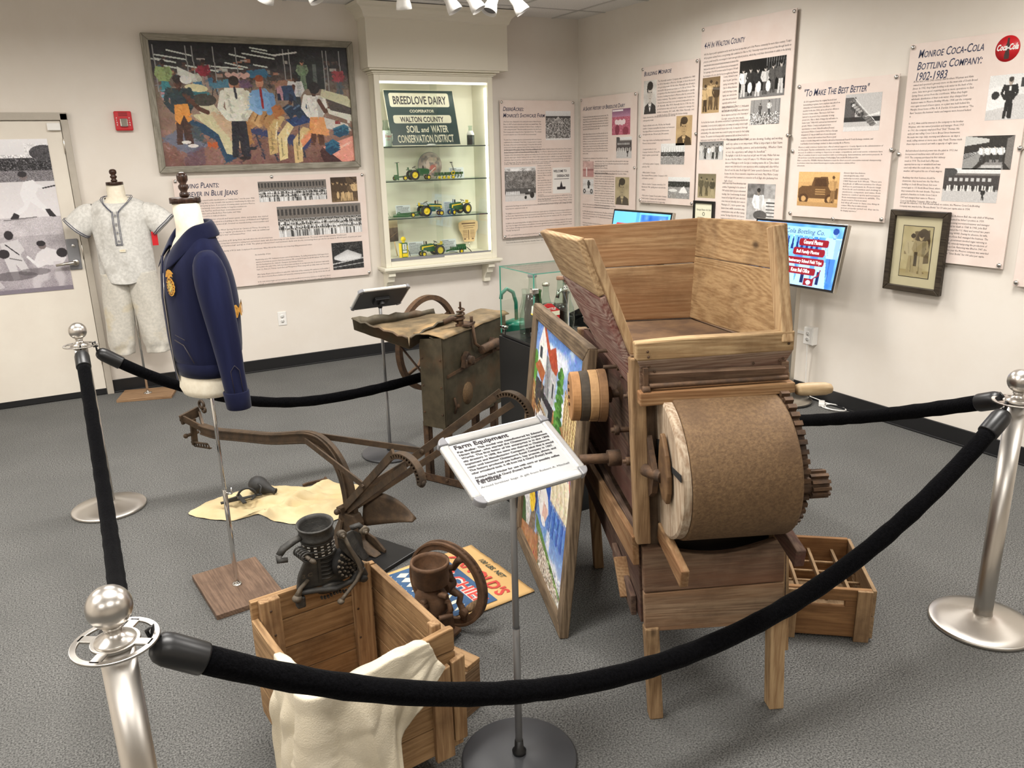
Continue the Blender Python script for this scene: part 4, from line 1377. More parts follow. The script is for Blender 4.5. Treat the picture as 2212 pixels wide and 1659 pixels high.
# ------------------------------------------------------------------ text panels
def panel(nm, label, org, rz, wd, ht, title, tsize, blocks, photos, studs, twid=None):
 t = thing(nm, label, 'wall panel', org, rz)
 MB().bb(0, wd, -.030, -.0225, 0, ht).build('print_board', MT['panel'], t)
 b = MB()
 for (tx, x, z, width) in title:
  b.text(tx, x * wd, (1 - z) * ht, tsize, -.0306, width=width * wd, shear=.22, caps=True, bold=.0006)
 b.build('title_lettering', MT['navyink'], t)
 b = MB()
 for (x, v, width, size, lines) in blocks:
  z = (1 - v) * ht
  for ln in lines:
   if ln:
    short = ln.startswith('~')
    ln = ln.lstrip('~')
    b.text(ln, x * wd, z, size, -.0306, width=wd * min([width] + [q[1] - x - .02 for q in photos if q[1] > x + .1 and q[2] - .004 < 1 - z / ht < q[4] + .02]), shear=.12, res=1, shrink=short)
   z -= size * 1.22
 b.build('body_text', MT['ink'], t)
 for k, (kind, x0, v0, x1, v1, tint) in enumerate(photos):
  px = max(30, int((x1 - x0) * wd / .0035))
  py = max(30, int((v1 - v0) * ht / .0035))
  px, py = min(px, 150), min(py, 150)
  p = photo(kind, px, py, len(nm) * 7 + k)
  if tint == 's':
   p.sepia()
  elif tint == 'o':
   p.sepia((252, 204, 138), (60, 34, 12))
  elif tint == 'g':
   p.sepia((206, 190, 150), (40, 36, 26))
  p.build('photograph', (x1 - x0) * wd, (v1 - v0) * ht, MT['pic'], t, y=-.0307, x=x0 * wd, z=(1 - v1) * ht)
 for (x, z) in studs:
  MB().cyl((x * wd, -.002, z * ht), (x * wd, -.03, z * ht), .007).lathe([(0, .0), (.0125, .0), (.0135, .003), (.012, .008), (.006, .011), (0, .0115)], (x * wd, -.0303, z * ht), (0, -1, 0), 18).build('standoff', MT['chrome'], t)
 return t

e = .018
cs = lambda wd, ht, extra=(): [(e / wd, 1 - e / ht), (1 - e / wd, 1 - e / ht), (e / wd, e / ht), (1 - e / wd, e / ht)] + list(extra)
B9 = R_(-90)
panel('sewing_panel', 'wide pink SEWING PLANTS text panel below the factory painting', (-3.702, 0, .734), 0, 1.515, .862,
 [('Sewing Plants:', .03, .085, .19), ('Forever in Blue Jeans', .03, .155, .28)], .06,
 [(.03, .2, .36, .0165, ['Monroe has been home to several textile manufacturers, or "sewing plants," over the years. With', 'local cotton mills producing fabric, it was inevitable that operations transforming the fabric into', 'finished products would spring up here. A succession of sewing plants opened in Monroe,', '~some long lived but not exclusively. Some names familiar to long-time residents are', '~Carwood, Oxford, Munsey, Red Fox, and Duck Head. Communities around', '~Monroe included new towns such as Bundle Boys, Fleur Ladies, and Utility', '~which tell how difficult it could be to make production.']),
 (.03, .37, .42, .0165, ['Carwood became a manufacturer of work and leisure pants, shirts, and jackets, was started', 'with three Plants. The plant, located in a building at the corner of Midland and Highland', 'was their customers. The plant, Carwood #1, focused on manufacturing cotton textiles and', '~boys leisure jackets.']),
 (.03, .47, .42, .0165, ['Carwood built a new plant, #3, on West Spring Street as Carwood Three, focusing on', 'men pants. The plant soon became a regular production in 1965, with an additional', '~line which shifted the plant to produce "ready to wear" and Permanent Press', '~for Mother the career from Carwood #1.']),
 (.03, .57, .93, .0165, ['~The Munsey Plant, located nearby on Monroe Drive at W. Spring Street, was built where the old school had been.', '~cotton pants and the Red Fox clothing line. It was later converted to making men\'s and women\'s slacks, with all products being cut, sewn, finished, and shipped on site. The annual output was approximately 7.8 million pairs.', 'Dutch Head Manufacturing acquired Carwood #1 and #2 in 1968. The plant produced men\'s and women\'s slacks and shorts, increasing these goods for as many as 45,000 pairs of pants per year.', '', '~Canton Lampton Slacks in 1957 under the leadership of W. B. Smith. It employed 76 seamstresses. When World War II broke out, it was busy filling government orders.']),
 (.36, .72, .4, .0165, ['~the leadership of men.', '', 'Manufacturing, and in 1965, Southwestern became a part of Oxford Industries. The building had grown from 12,000 square feet to', 'expansions. A new facility was opened on Church Street and then in 1984, covering 265,000 square feet with 480 employees. The Monroe plant', '~was the headquarters for Oxford\'s Champion Sportswear Division.', 'At its peak in the early 1990s, Oxford produced shirts and slacks for an impressive list of customers nationwide.', '~Sears, L.L. Bean, J.C. Penney, Land\'s End, and Montgomery Ward, along with specialty chains and discounts.', '', 'After laying off part of its workforce in early 2000, Oxford laid off the remaining 300 employees on December 1,', '~2006, when it closed its Monroe facilities and opened the remaining operations in Lyons, Georgia. At the time the mill', '', 'In the new century began, and men and more American manufacturers moved production to foreign lands, almost', '~overnight. It seemed these textile manufacturers, those "sewing plants" that had been such a vital part of Monroe\'s'])],
 [('crowd', .415, .05, .78, .235, 'n'), ('band', .805, .035, .955, .27, 's'), ('crowd', .5, .285, .965, .57, 'n'), ('aerial', .78, .66, .96, .925, 'n')], cs(1.515, .862, [(.49, .99)]))
panel('showcase_farm_panel', 'pink showcase farm text panel right of the display cabinet', (-.865, 0, .948), 0, .804, 1.238,
 [('DeereAcres:', .04, .075, .27), ('Monroe\'s Showcase Farm', .04, .12, .55)], .052,
 [(.04, .155, .5, .0185, ['John Deere was a blacksmith in the small prairie town of Grand Detour,', 'Illinois. In 1837 he found a distinctive and better steel sawmill blade. That', 'broken steel blade sparked a revolution for him to Deere, resulting in a', '"self-scouring steel plow". That plow quickly opened into the John Deere', 'Plow Company which changed the face of agriculture forever. The company', '~is now located in one of the world\'s most unmatched.', '', 'The John Deere Company experienced phenomenal growth once it became', 'established in the Southeastern United States. Company leaders recognized', 'the decline of the most revolutionary supply of cheap farm labor and the', 'serious need to train farm equipment dealers and their employees in the use of', 'modern power farm equipment. Acting on this, they established the John', '~Deere Training Center at DeereAcres in Monroe, GA.']),
 (.04, .355, .92, .0185, ['On February 22, 1958, Charles M. Pearl, VP and General Manager of the Atlanta Chamblee branch of the John Deere Plow Company', 'purchased the over 1,000 acre Jones Dairy farm, Bearing Highway 11 in Monroe, GA and leased the property to the John Deere', 'Company as their demonstration farm equipment and training school for John Deere dealers and salesmen throughout the world. Their', 'objective was to give detailed training in the use of this to farm equipment and to establish a long range farming program.', 'Lubrication, classroom and shop courses were sometimes as nearly training opportunities, but the practical farming operation had to', '~be self supporting. The farm, given the name "DeereAcres", soon became a farming showplace in the Southeast.']),
 (.04, .458, .62, .0185, ['In March, 1958, Julian Brown, local Soil Conservation Service representative, was asked to']),
 (.48, .475, .19, .0185, ['develop a soil and water', 'conservation plan for the', 'farm, when the land ranged', 'from average to severely', 'depleted. After a careful', '~study of the', 'land capability map of', 'DeereAcres, it was decided', 'that the farm would be most', 'maintained as a combined', '150 - 200 head of beef cattle', 'and 100 - 150 sow ranging', '~enterprise.', '', '~In June, the John Deere']),
 (.48, .705, .48, .0185, ['Company selected sound teacher experience to staff the farm, among', 'them were Farm Jerome Bean and Bill Worth, George B. Clark', 'was appointed Farm Service Supervisor to Prepare Manager, planting', 'the machinery. John Deere moved there in 1957. Dennis Worth had']),
 (.04, .765, .92, .0185, ['employed as the Farm Manager also over with his tractors in learning the many Deere farm tractor drivers to this day - each on rotating hay, mowing', '~heavy tractors, equipment needs, etc.', '', 'The highlight in most summers for DeereAcres directors at this time of guests when by a V-DeltaHedden event becoming an institution for', 'the Monroe area. Using the land areas, the farm was turned into a parade parade (Four, Kids Drill) trips, to some pieces of land and tractors, a', '~foreign chefs, truck pens, beer, breads, lakes, 3 times and 7 small tents. When the program was completed, until 1976, a thousand of dozens', '', 'In addition to the annual training facilities, the display and education, Christmas programs, Farmers and Farmers October 4, 1957, the field', 'day. It was the biggest demonstration and exhibition of modern agricultural and industrial farming equipment ever staged', 'in the Southeast. Attending were John Deere dealers, employees and observed viewing farmers to see ahead and dispatched of some', '~"friendly" farming work.', '', 'In 1957, a new industrial division was formed by the John Deere Company. A similar farm exhibition area cared the barns and the same', 'education operators were held to recruit of hard-working horn and much use from around Roads. The students were John Deere', 'Company employees from outside John Deere the Southwest to DeereAcres, Ruston, Knoxville. A handful of and trees around', '~from South America including Argentina, Australia, Brazil, Cuba, Mexico, Spain, Morocco, China and South Africa.'])],
 [('field', .6, .075, .945, .285, 'n'), ('trees', .04, .475, .455, .725, 'n')], cs(.804, 1.238, [(.5, .012)]))
t = [o for o in C.objects if o.name.startswith('showcase_farm_panel')][0]
wc = MB().bb(.69 * .804, .94 * .804, -.0312, -.0305, .315 * 1.238, .51 * 1.238).build('notice_photo', MT['white'], t)
b = MB()
b.text('WELCOME TO', .70 * .804, .476 * 1.238, .03, -.0316, width=.15, bold=.001).text('DEEREACRES', .75 * .804, .44 * 1.238, .03, -.0316, width=.14, bold=.001)
b.bb(.71 * .804, .92 * .804, -.0316, -.0313, .423 * 1.238, .427 * 1.238).bb(.75 * .804, .87 * .804, -.0316, -.0313, .345 * 1.238, .365 * 1.238)
b.add([(.79 * .804, -.0316, .365 * 1.238), (.83 * .804, -.0316, .365 * 1.238), (.81 * .804, -.0316, .41 * 1.238)], [(0, 1, 2)])
b.build('notice_lettering', MT['ink'], wc)
panel('dairy_history_panel', 'pink dairy history text panel with a purple cow photograph beside the corner', (0, -.088, .95), B9, .867, 1.252,
 [('A Short History of Breedlove Dairy', .05, .09, .76)], .05,
 [(.05, .14, .47, .018, ['For years upon the Breedlove family owned and operated a dairy. The', 'milk started Monroe. In 1897 William Luther Breedlove bought a', '"Jersey" Monroe cow and raised farm so the milk was sold only to', 'dairy cows owned at first. They were the first and the first operation', 'part of. The second, 200 housing sellers when the cattle was issued', '~operated in 1905. By that time sold in 1907.', '', 'As the milk and milk put to houses around Main milk milk room, the', 'milk was dry put and bottled over the years the business workers, the use of', 'GM milk was used to plan bodies and delivered in trucks and crock with', 'in Monroe. Customers used one house were milk, churn this milk,', 'milk milk and cream. As the years and milk soy plastic put the', 'milk as a number of years in Social Circle, Madison, Jackson, Fairburn,', 'Stanford, Covington, Greensboro, Rocky, Winterville and others', '~Monroe. In 1954 they opened a store on Broad Street in Monroe where they sold milk', '~and ice cream.', '', 'The dairy milk truck on residential price, Pretty and finished in other towns', '~and closed in 1965.', '', '~Breedlove store carried their bottling equipment and their address in 1966 after', '~which the milk was delivered in pasteurizing dairy in Monroe as Armistice.', '', '~William Luther Breedlove narrated the dairy until his death in 1938 at which time his son T.D. Breedlove, his daughters and']),
 (.28, .46, .6, .018, ['expanded the dairy. Two, for the new and his dairy cattle along with the dairy began', 'in distance in after 1953. To store Breedlove stopped up and was the dairy until', '~operation moved in 1965.', '', 'In addition to the dairy farming systems the dairy, Norman E. Breedlove, his son is a founding', '~farmer and first president of Walton Farms, Membership Corporation. Walton']),
 (.28, .55, .36, .018, ['EMC was started in 1936 when ten consumers', 'in dollars met with County Agricultural Agent Henry', 'Moncrief over a part of counties the migrated dairy', 'because of the county, which needed power', 'chairman in residence in Walton farms Georgia,', 'The other five founding members were Otis Spruill,', 'T.B. Thompson, D.G. Hawkins, E.J. Preston, J.C.', 'Adams and W.T. Robinson. Today the cooperative', 'began to be a member of the state Breedlove the', 'number, A. Breedlove served as the chair Friendship', 'Franklin D. Roosevelt created the Rural', 'Electrification Administration (REA). At a after', 'cooperative, the 3 mile white House in Warm', '~Springs, GA. The first Cooperative was', 'consecutively issued for a continued by the members']),
 (.05, .78, .62, .018, ['~this service. This remains the power structure, Breedlove also supported the services of Russia', '~the the consumers those near and nation and the sumptuous national.', '', 'In 1986, after many years of all family business, Breedlove sold Norman his', 'children and sister in the dairy, in 1912. Now Breedlove the Murphy Atlanta', 'Corporation, in many lively at 1912. The Stanley Farms for Annual in Georgia', '~between the families.', '', '~Mr. Norman E. Breedlove, in any man of his chair many', '~began in this Breed family in the cattle with the great'])],
 [('cow', .59, .1, .9, .275, 'n'), ('storefront', .67, .29, .93, .435, 'n'), ('barn', .05, .455, .26, .57, 'n'), ('car', .05, .585, .26, .7, 'n'), ('portrait', .66, .565, .9, .76, 'g')], cs(.867, 1.252, [(.985, .5)]))
panel('lumber_panel', 'pink BUILDING MONROE text panel with a portrait beside its first paragraph', (0, -1.013, 1.285), B9, .706, 1.103,
 [('Building Monroe', .05, .065, .5)], .05,
 [(.31, .12, .64, .0197, ['The Nunnally Lumber Company was established in 1885', 'by W.H. Nunnally in Monroe, Georgia, to meet the needs', 'of a growing town. At the time, Nunnally was already a', 'successful dry goods merchant on N. Broad Street. The', 'prosperity of his first business enabled Nunnally to quickly', 'become a leading merchant in Monroe after he entered the', 'lumber industry. The lumber company was located on', 'Church Street and was soon operated jointly with his son,', 'J.R. Nunnally. After W.H. Nunnally died in 1938, the dry', 'goods business was sold, but J.R. continued to manage the', 'lumber company. J.R.\'s wife, Allie Fuller Nunnally, and', '~son after he died in 1950, keeping the business thriving']),
 (.05, .369, .8, .0197, ['~despite a destructive fire in 1956 that destroyed the lumber yard, which was', '~subsequently rebuilt.']),
 (.05, .428, .58, .0197, ['~Despite setbacks such as the 1956 fire, the Nunnally', 'Lumber Company exemplified the family run businesses', '~that shaped Monroe\'s economy and infrastructure', '~throughout the late 19th and early 20th centuries.', '', '~Other major lumber and building supply businesses in', '~Monroe\'s history included:', '', '~- Longview Lumber & Coal', '~Company, founded in 1912 by Mr.', '~Grant Longview, operated until', '~1965.', '', '~- A.B. Hockley Lumber Company,', '~active by 1924.', '', '~- Malloy Lumber Company', 'Enoi renamed Monroe Lumber Company in 1950', '~a full lumber operation.', '', '~- Harrison Lumber Company, started by A. W.', '~Harrison in 1946, quickly grew in size and sales', '~volume.', '', '~- Kelly Lumber Company, Dorset Lumber Company,', '~Tuckle Lumber Company, and Colquitt Builders', '~Supply also played material roles in supporting', '~Monroe\'s growth.'])],
 [('portrait', .05, .1, .29, .34, 'n'), ('portrait', .66, .37, .93, .575, 's'), ('mill', .4, .56, .82, .71, 'n'), ('site', .55, .8, .93, .955, 'n')], cs(.706, 1.103, [(1.0, .5), (0, .5)]))
panel('club_history_panel', 'tallest pink text panel reaching highest on the right wall', (0, -1.738, 1.0), B9, .912, 1.6,
 [('4-H In Walton County', .04, .095, .46)], .06,
 [(.04, .125, .93, .0215, ['4-H, the largest youth organization in the world, has been an important part of the Monroe community for more than a century. Today\'s', '4-H programs evolved from a corn growing club established in Ohio in 1902. University researchers proposed that through hands on', 'projects, youth would be encouraged to learn new agricultural practices, which they could then demonstrate to adults in the farming', '~community. Similar clubs were started in other states until local teachers promoted interaction in the schools until, in 1914, the', '~Smith-Lever Act created the Cooperative Extension System and nationalized 4-H.']),
 (.04, .205, .42, .0215, ['The beginnings of the 4-H movement reached Georgia in 1904 with', '~the formation of a corn club for boys in neighboring Newton']),
 (.28, .235, .19, .0215, ['County, followed a year', 'later by girls\' gardens,', 'canning, and sewing clubs.', 'Clubs for African American', 'youth, led by Negro County', 'Agents, were started at the', 'same time and operated', 'separately until the schools', '~were integrated. The', '~earliest record of 4-H']),
 (.28, .37, .33, .0215, ['activity in Monroe is from 1917: C.C. McKendrick', 'was a statewide corn growing contest, which earned', '~him an expenses paid trip to the University of', '~Georgia campus for two weeks.']),
 (.04, .43, .56, .0215, ['For the first few decades, club activities concentrated on agricultural production and', 'homemaking. Livestock projects, judging events, and sewing and cooking contests taught', 'young people values that they would treasure later in life. A competitor\'s thorough', 'understanding of the subject matter was essential for giving oral reasons for their judging', '~decisions. The separate record keeping instilled organizational skills and allowed members to', '~track progress toward their goals. In his 1949 article about showing dairy cattle, Tim Cook stated,']),
 (.35, .515, .6, .024, ['"The amount of hours I have put into showing, feeding, and working', 'with my calves is not important. What is important is that I have', 'learned responsibility, patience, and understanding... Whether I farm', '~or not, the experience will always be beneficial."']),
 (.35, .585, .58, .0215, ['The highlight of club life for many boys and girls was 4-H camp. Walker Park was', 'the site of the first Walton County 4-H camp in 1926. Whether learning to square', 'dance at Wahsega in north Georgia or studying marine life on Tybee Island,', 'campers were introduced to new experiences while socializing with other 4-H\'ers', 'from all over the state. Rock Eagle 4-H Center opened in Eatonton in 1955 and', 'became the site of most statewide competitions and events. Many Walton County', '4-H\'ers spent their summers as counselors at Rock Eagle after graduating from', '~high school.']),
 (.33, .71, .62, .0215, ['~In addition to camp at Rock Eagle, 4-H\'ers were offered a wide range of summer']),
 (.33, .728, .28, .0215, ['activities. Programming for the summer of', '1949 included district project achievement', 'meetings, State Council meetings, the annual', 'banquet at Rock Eagle 4-H Center, state horse', 'show, home and citizenship short course in', 'Washington, D.C., tractor operators\' camp,', 'fashion shows, wildlife conservation camp,', '~communications camp, and officer training', 'sessions. The Negro Boys 4-H Club Center in', 'Dublin hosted district and state competitions,', '~as well as summer camp. Walton County', 'members were regular competitors at these', 'events, and in 1958 a first place district', 'winners became eligible to compete for state', 'honors at the National 4-H Congress in the'])],
 [('band', .46, .175, .935, .335, 'n'), ('people', .035, .225, .245, .385, 's'), ('kids', .6, .345, .905, .45, 'n'), ('group', .03, .515, .32, .60, 'n'), ('people', .03, .665, .25, .78, 'g'), ('woman', .62, .705, .915, .865, 'n')], cs(.912, 1.6, [(1.0, .5)]))
panel('best_better_panel', 'small pink TO MAKE THE BEST BETTER text panel with an orange truck photograph', (0, -2.704, 1.263), B9, .761, .861,
 [('"To Make The Best Better"', .08, .095, .66)], .062,
 [(.08, .14, .86, .0156, ['~As 4-H expanded from the original livestock and', '~homemaking programs, more emphasis was placed on', '~citizenship and volunteerism. Joan Boyce, a 4-H', '~member in the late 1960s, wrote about her efforts to', '~become a better citizen, "But most of all I have', '~learned to be proud of my community. In being', '~proud of it, I like to think of things that will make it a', '~better town." With 4-H\'s national and international', '~growth, Walton County youth gained more', '~opportunities to travel. Anita Broadlow (Doster)', '~represented Walton County 4-H in 1963 in a Georgia', '~delegation\'s 21 day goodwill tour of seven European', '~countries. Several club members from Monroe spent', '~weeks or months living with host families abroad as International Four-H Youth Exchange students, and', '~local families hosted exchange students to share everyday life in Monroe.']),
 (.06, .475, .86, .014, ['Monroe\'s adult volunteer leaders have offered critical support to County Agents in the administration of', '~the 4-H program. They have contributed time, money, resources, and experience to help local youth', 'succeed. In addition to serving as chaperones at camps, competitions, and social events, volunteers have', 'offered countless hours to assist members with record keeping, demonstrations, and service projects. In', '~2000, Jim Rotter coached the national champion Poultry Judging Team, and Jim McCarthy and Glen', 'Blair coached the Wildlife Habitat Evaluation team for their second consecutive national championship.', '~Local business owners have donated financial support, trophies, and prizes to celebrate 4-H\'ers', '~achievements.']),
 (.57, .665, .37, .0138, ['~Extension Agent Gene Anderson', '~acknowledged the value of 4-H', '~membership in an article celebrating the', '1984 National 4-H Week, "There are', 'hundreds of different activities for these', '4-H\'ers to participate in. Projects range', 'from foods and nutrition and clothing to', 'electronics, computers, and swine; from', 'horses to outdoor sports and recreation;', 'from veterinary science to wildlife. The', '~list goes on and on. Projects are varied,', 'but they all seem to have one thing in', '~common. When they are taken seriously', 'and are properly carried out, they can be', '~life changing experiences."'])],
 [('stairs', .52, .108, .865, .365, 'n'), ('pickup', .09, .655, .53, .915, 'o')], cs(.761, .861, [(1.0, .5), (0, .5), (.5, .0)]))
cp = panel('bottling_panel', 'large pink bottling company text panel with a round red logo', (0, -3.518, 1.061), B9, .705, 1.214,
 [('Monroe Coca-Cola', .08, .065, .54), ('Bottling Company:', .08, .118, .54), ('1902-1983', .08, .165, .27)], .062,
 [(.06, .173, .62, .0157, ['~At the turn of the 20th century, Bell brothers Weyman and Alvin', '~owned and operated a grocery store on the west side of South Broad', '~Street. In 1902, they began bottling soda water in the back of the', '~store. Sales were good, requiring them to move operations to East', '~Spring Street, across from the courthouse. When they began', '~wholesale distribution of their soda water, they changed their', '~business name to Monroe Bottling Works. 1904 saw the company', '~once again in need of more space, so a plant was built behind the', '~Marable Street home of Mrs. R. A. Durden. It became known as "The', '~Barn" because the business\' mules and wagons were housed behind', '~it.', '', '~In 1912, Alvin sold his interest in the company to his brother', '~Weyman, who was named president and manager. From 1913', '~to 1961, the company employed Fred "Slick" Thomas. His', '~early job was selling Coca-Cola to Broad Street businesses.', '~He made two trips daily, morning and afternoon, six days a', '~week, selling sixteen or more cases daily. Frank Thomas made', '~these trips in a covered cart with a capacity of eight cases.', '', '~Bell introduced electrical power into the plant in 1913, but', '~foot-powered machines were still used until', '~1919. The company purchased its first delivery', '~truck in 1914. The truck had a fifty-case', '~capacity but no top or windshield and was', '~used only when the roads were dry. Wet', '~weather still required the use of mule wagons.', '', '~Realizing that their business should be', '~downtown, they moved into the Van Horn', '~building on South Broad Street, but soon', '~moved again to 115 North Broad Street, where', '~they remained for the next decade. They were', '~granted a franchise to bottle Coca-Cola in', '~1907 and changed their name to Monroe', '~Coca-Cola Bottling Company. After pulling', ]),
 (.06, .735, .86, .0157, ['~through the infamous 1921 Boll Weevil attack on cotton, the Monroe Coca-Cola Bottling', '~Company was awarded the "Bronze Bottle" for 50 sales per capita sales in 1934.']),
 (.52, .785, .42, .0157, ['~John Robinson Bell, the only child of Weyman,', '~assumed his father\'s position in 1939,', '~becoming secretary-treasurer and manager', '~until his death in 1968. In 1943, John Bell', '~entered the U.S. Navy and served two years', '~during WWII. During his absence, his wife,', '~Clara Knox Bell, managed the business. The', '~U.S. government invoked sugar rationing in', '~1942, severely hampering the production of', '~Coca-Cola. Rationing was lifted in 1947, the', '~same year the Monroe company was awarded', '~the "Silver Bottle" for 100 sales per capita.'])],
 [('man', .70, .175, .995, .36, 'n'), ('factory', .57, .425, .95, .57, 'n'), ('storefront', .43, .565, .88, .715, 'n')], cs(.705, 1.214, [(0, .5), (1.0, .52)]))
lg = MB().lathe([(0, 0), (.064, 0), (.064, .0006), (0, .0012)], (.8 * .705, -.0305, .93 * 1.214), (0, -1, 0), 40).build('logo_disc', mred, cp)
b = MB()
b.add([(.8 * .705 + a, -.0318, .93 * 1.214 + c) for a, c in ((-.012, -.05), (.012, -.05), (.014, -.03), (.009, -.01), (.013, .008), (.006, .03), (.005, .052), (-.005, .052), (-.006, .03), (-.013, .008), (-.009, -.01), (-.014, -.03))], [tuple(range(12))])
b.build('bottle_mark', pm('bottle_brown', (52, 30, 24), rough=.4), lg)
MB().text('Coca-Cola', .8 * .705 - .055, .925 * 1.214, .03, -.0322, width=.112, height=.032, shear=.35, bold=.0012).build('white_script', MT['white'], lg)
panel('edge_panel', 'pink text panel cut off at the right picture edge', (0, -4.29, .98), B9, .7, 1.25, [('History', .1, .07, .3)], .05, [(.06, .2, .6, .0225, ['~In the early days of the city'])], [], cs(.7, 1.25, [(0, .5)]))

# framed pictures in front of the panels
t = thing('framed_photograph', 'dark framed sepia photograph of two standing men hung on the right wall', 'framed photograph', (-.002, -3.527, .866), B9)
W_, H_ = .375, .482
fd = wood('dark_bronze_frame', (74, 62, 46), (48, 38, 28), (24, 20, 16), 'x', 40, .4, knots=False, bump=.1)
b = MB()
for q in ([(0, 0), (W_, 0), (W_ - .035, .035), (.035, .035)], [(0, H_), (.035, H_ - .035), (W_ - .035, H_ - .035), (W_, H_)], [(0, 0), (.035, .035), (.035, H_ - .035), (0, H_)], [(W_, 0), (W_, H_), (W_ - .035, H_ - .035), (W_ - .035, .035)]):
 b.slab([(a, -.034, c) for a, c in q], .03, off=(0, -.03, 0))
b.build('frame', fd, t, bevel=.004)
MB().bb(.01, W_ - .01, -.045, -.034, .01, H_ - .01).build('mat_board', pm('cream_mat', (226, 216, 184), rough=.8), t)
MB().bb(.088, W_ - .088, -.0456, -.045, .088, H_ - .088).build('mat_line', MT['ink'], t)
p = Pic(100, 150, (206, 192, 150), 2).cloud(14, 20)
p.poly([(.4, .1), (.9, .06), (.95, .7), (.5, .75)], (90, 74, 54), .8).ell(.7, .3, .24, .26, (70, 56, 40), .8).rect(.1, .5, .9, .56, (110, 94, 68), .6).grad(.86, 1, (190, 172, 126), (204, 190, 150)).ell(.6, .9, .24, .03, (120, 100, 70), .6)
p.person(.36, .93, .78, (206, 192, 156), (188, 172, 134), (214, 194, 150), (60, 46, 32)).person(.64, .95, .82, (176, 160, 122), (196, 180, 142), (206, 184, 140), (70, 54, 38)).rect(.45, .5, .56, .78, (50, 40, 30), .7)
p.build('photograph', W_ - .184, H_ - .184, MT['pic'], t, y=-.0462, x=.092, z=.092)
MB().bb(.03, W_ - .03, -.052, -.0505, .03, H_ - .03).build('glazing', MT['acryl'], t)
t = thing('framed_certificate', 'small black framed certificate over the lower left of the tallest panel', 'framed certificate', (-.034, -1.742, 1.03), B9)
b = MB()
W_, H_ = .235, .3
for (a0, a1, c0, c1) in ((0, W_, 0, .02), (0, W_, H_ - .02, H_), (0, .02, .02, H_ - .02), (W_ - .02, W_, .02, H_ - .02)):
 b.bb(a0, a1, -.02, 0, c0, c1)
b.build('frame', MT['blackpaint'], t, bevel=.002)
MB().bb(.015, W_ - .015, -.010, -.002, .015, H_ - .015).build('certificate_sheet', pm('certificate_cream', (232, 230, 204), rough=.7), t)
b = MB().text('Georgia Master 4-H Club', W_ / 2, H_ - .075, .02, -.0106, width=.16, align='CENTER', shear=.2)
b.bb(.05, .12, -.0108, -.0102, H_ - .13, H_ - .127).bb(.05, .185, -.0108, -.0102, H_ - .16, H_ - .157).bb(.05, .185, -.0108, -.0102, H_ - .185, H_ - .183)
b.torus((W_ / 2, -.0105, H_ - .1), (0, 1, 0), .012, .002, 16, 5)
b.build('certificate_lettering', MT['ink'], t)

# fire alarm
t = thing('fire_alarm', 'red wall fire alarm strobe between the door and the painting', 'fire alarm', (-3.977, 0, 1.95))
MB().bb(-.058, .058, -.04, 0, 0, .135).build('housing', mred, t, bevel=.008)
MB().bb(-.027, .027, -.06, -.04, .025, .085).build('strobe_lens', MT['chrome'], t, bevel=.008)
b = MB()
for sx in (-1, 1):
 for k, chh in enumerate('FIRE'):
  b.text(chh, sx * .042 - .005, .083 - k * .016, .013, -.0408, bold=.0004)
b.build('lettering', MT['white'], t)
b = MB()
for k in range(5):
 b.bb(-.03, .03, -.0412, -.04, .1 + k * .006, .103 + k * .006)
b.build('speaker_slots', pm('dark_red', (120, 10, 16), rough=.5), t)

def outlet(nm, label, loc, rz, box=0.0):
 t = thing(nm, label, 'outlet', loc, rz)
 if box:
  MB().bb(-.04, .04, -box, 0, -.062, .062).build('surface_box', MT['white'], t, bevel=.003)
 y = -box
 MB().bb(-.036, .036, y - .006, y, -.058, .058).build('cover_plate', MT['white'], t, bevel=.003)
 for s_ in (-1, 1):
  r = MB().lathe([(0, 0), (.0165, 0), (.0165, .002), (0, .002)], (0, y - .006, s_ * .02), (0, -1, 0), 20).build('receptacle', MT['white'], t)
  MB().bb(-.007, -.004, y - .0088, y - .0082, s_ * .02, s_ * .02 + .009).bb(.004, .007, y - .0088, y - .0082, s_ * .02, s_ * .02 + .008).bb(-.002, .002, y - .0088, y - .0082, s_ * .02 - .01, s_ * .02 - .006).build('slots', MT['ink'], r)
 return t

outlet('wall_outlet', 'white outlet plate on the back wall under the sewing panel', (-2.988, 0, .428), 0)
outlet('surface_outlet', 'white box outlet with a plug on the right wall behind the kiosk pole', (0, -2.98, .455), B9, .05)
t = thing('wire_raceway', 'thin white raceway running along the right wall to the box outlet', 'raceway', (0, -1.0, .46), B9)
MB().bb(0, 1.94, -.014, 0, -.011, .011).build('channel', MT['white'], t, bevel=.002)

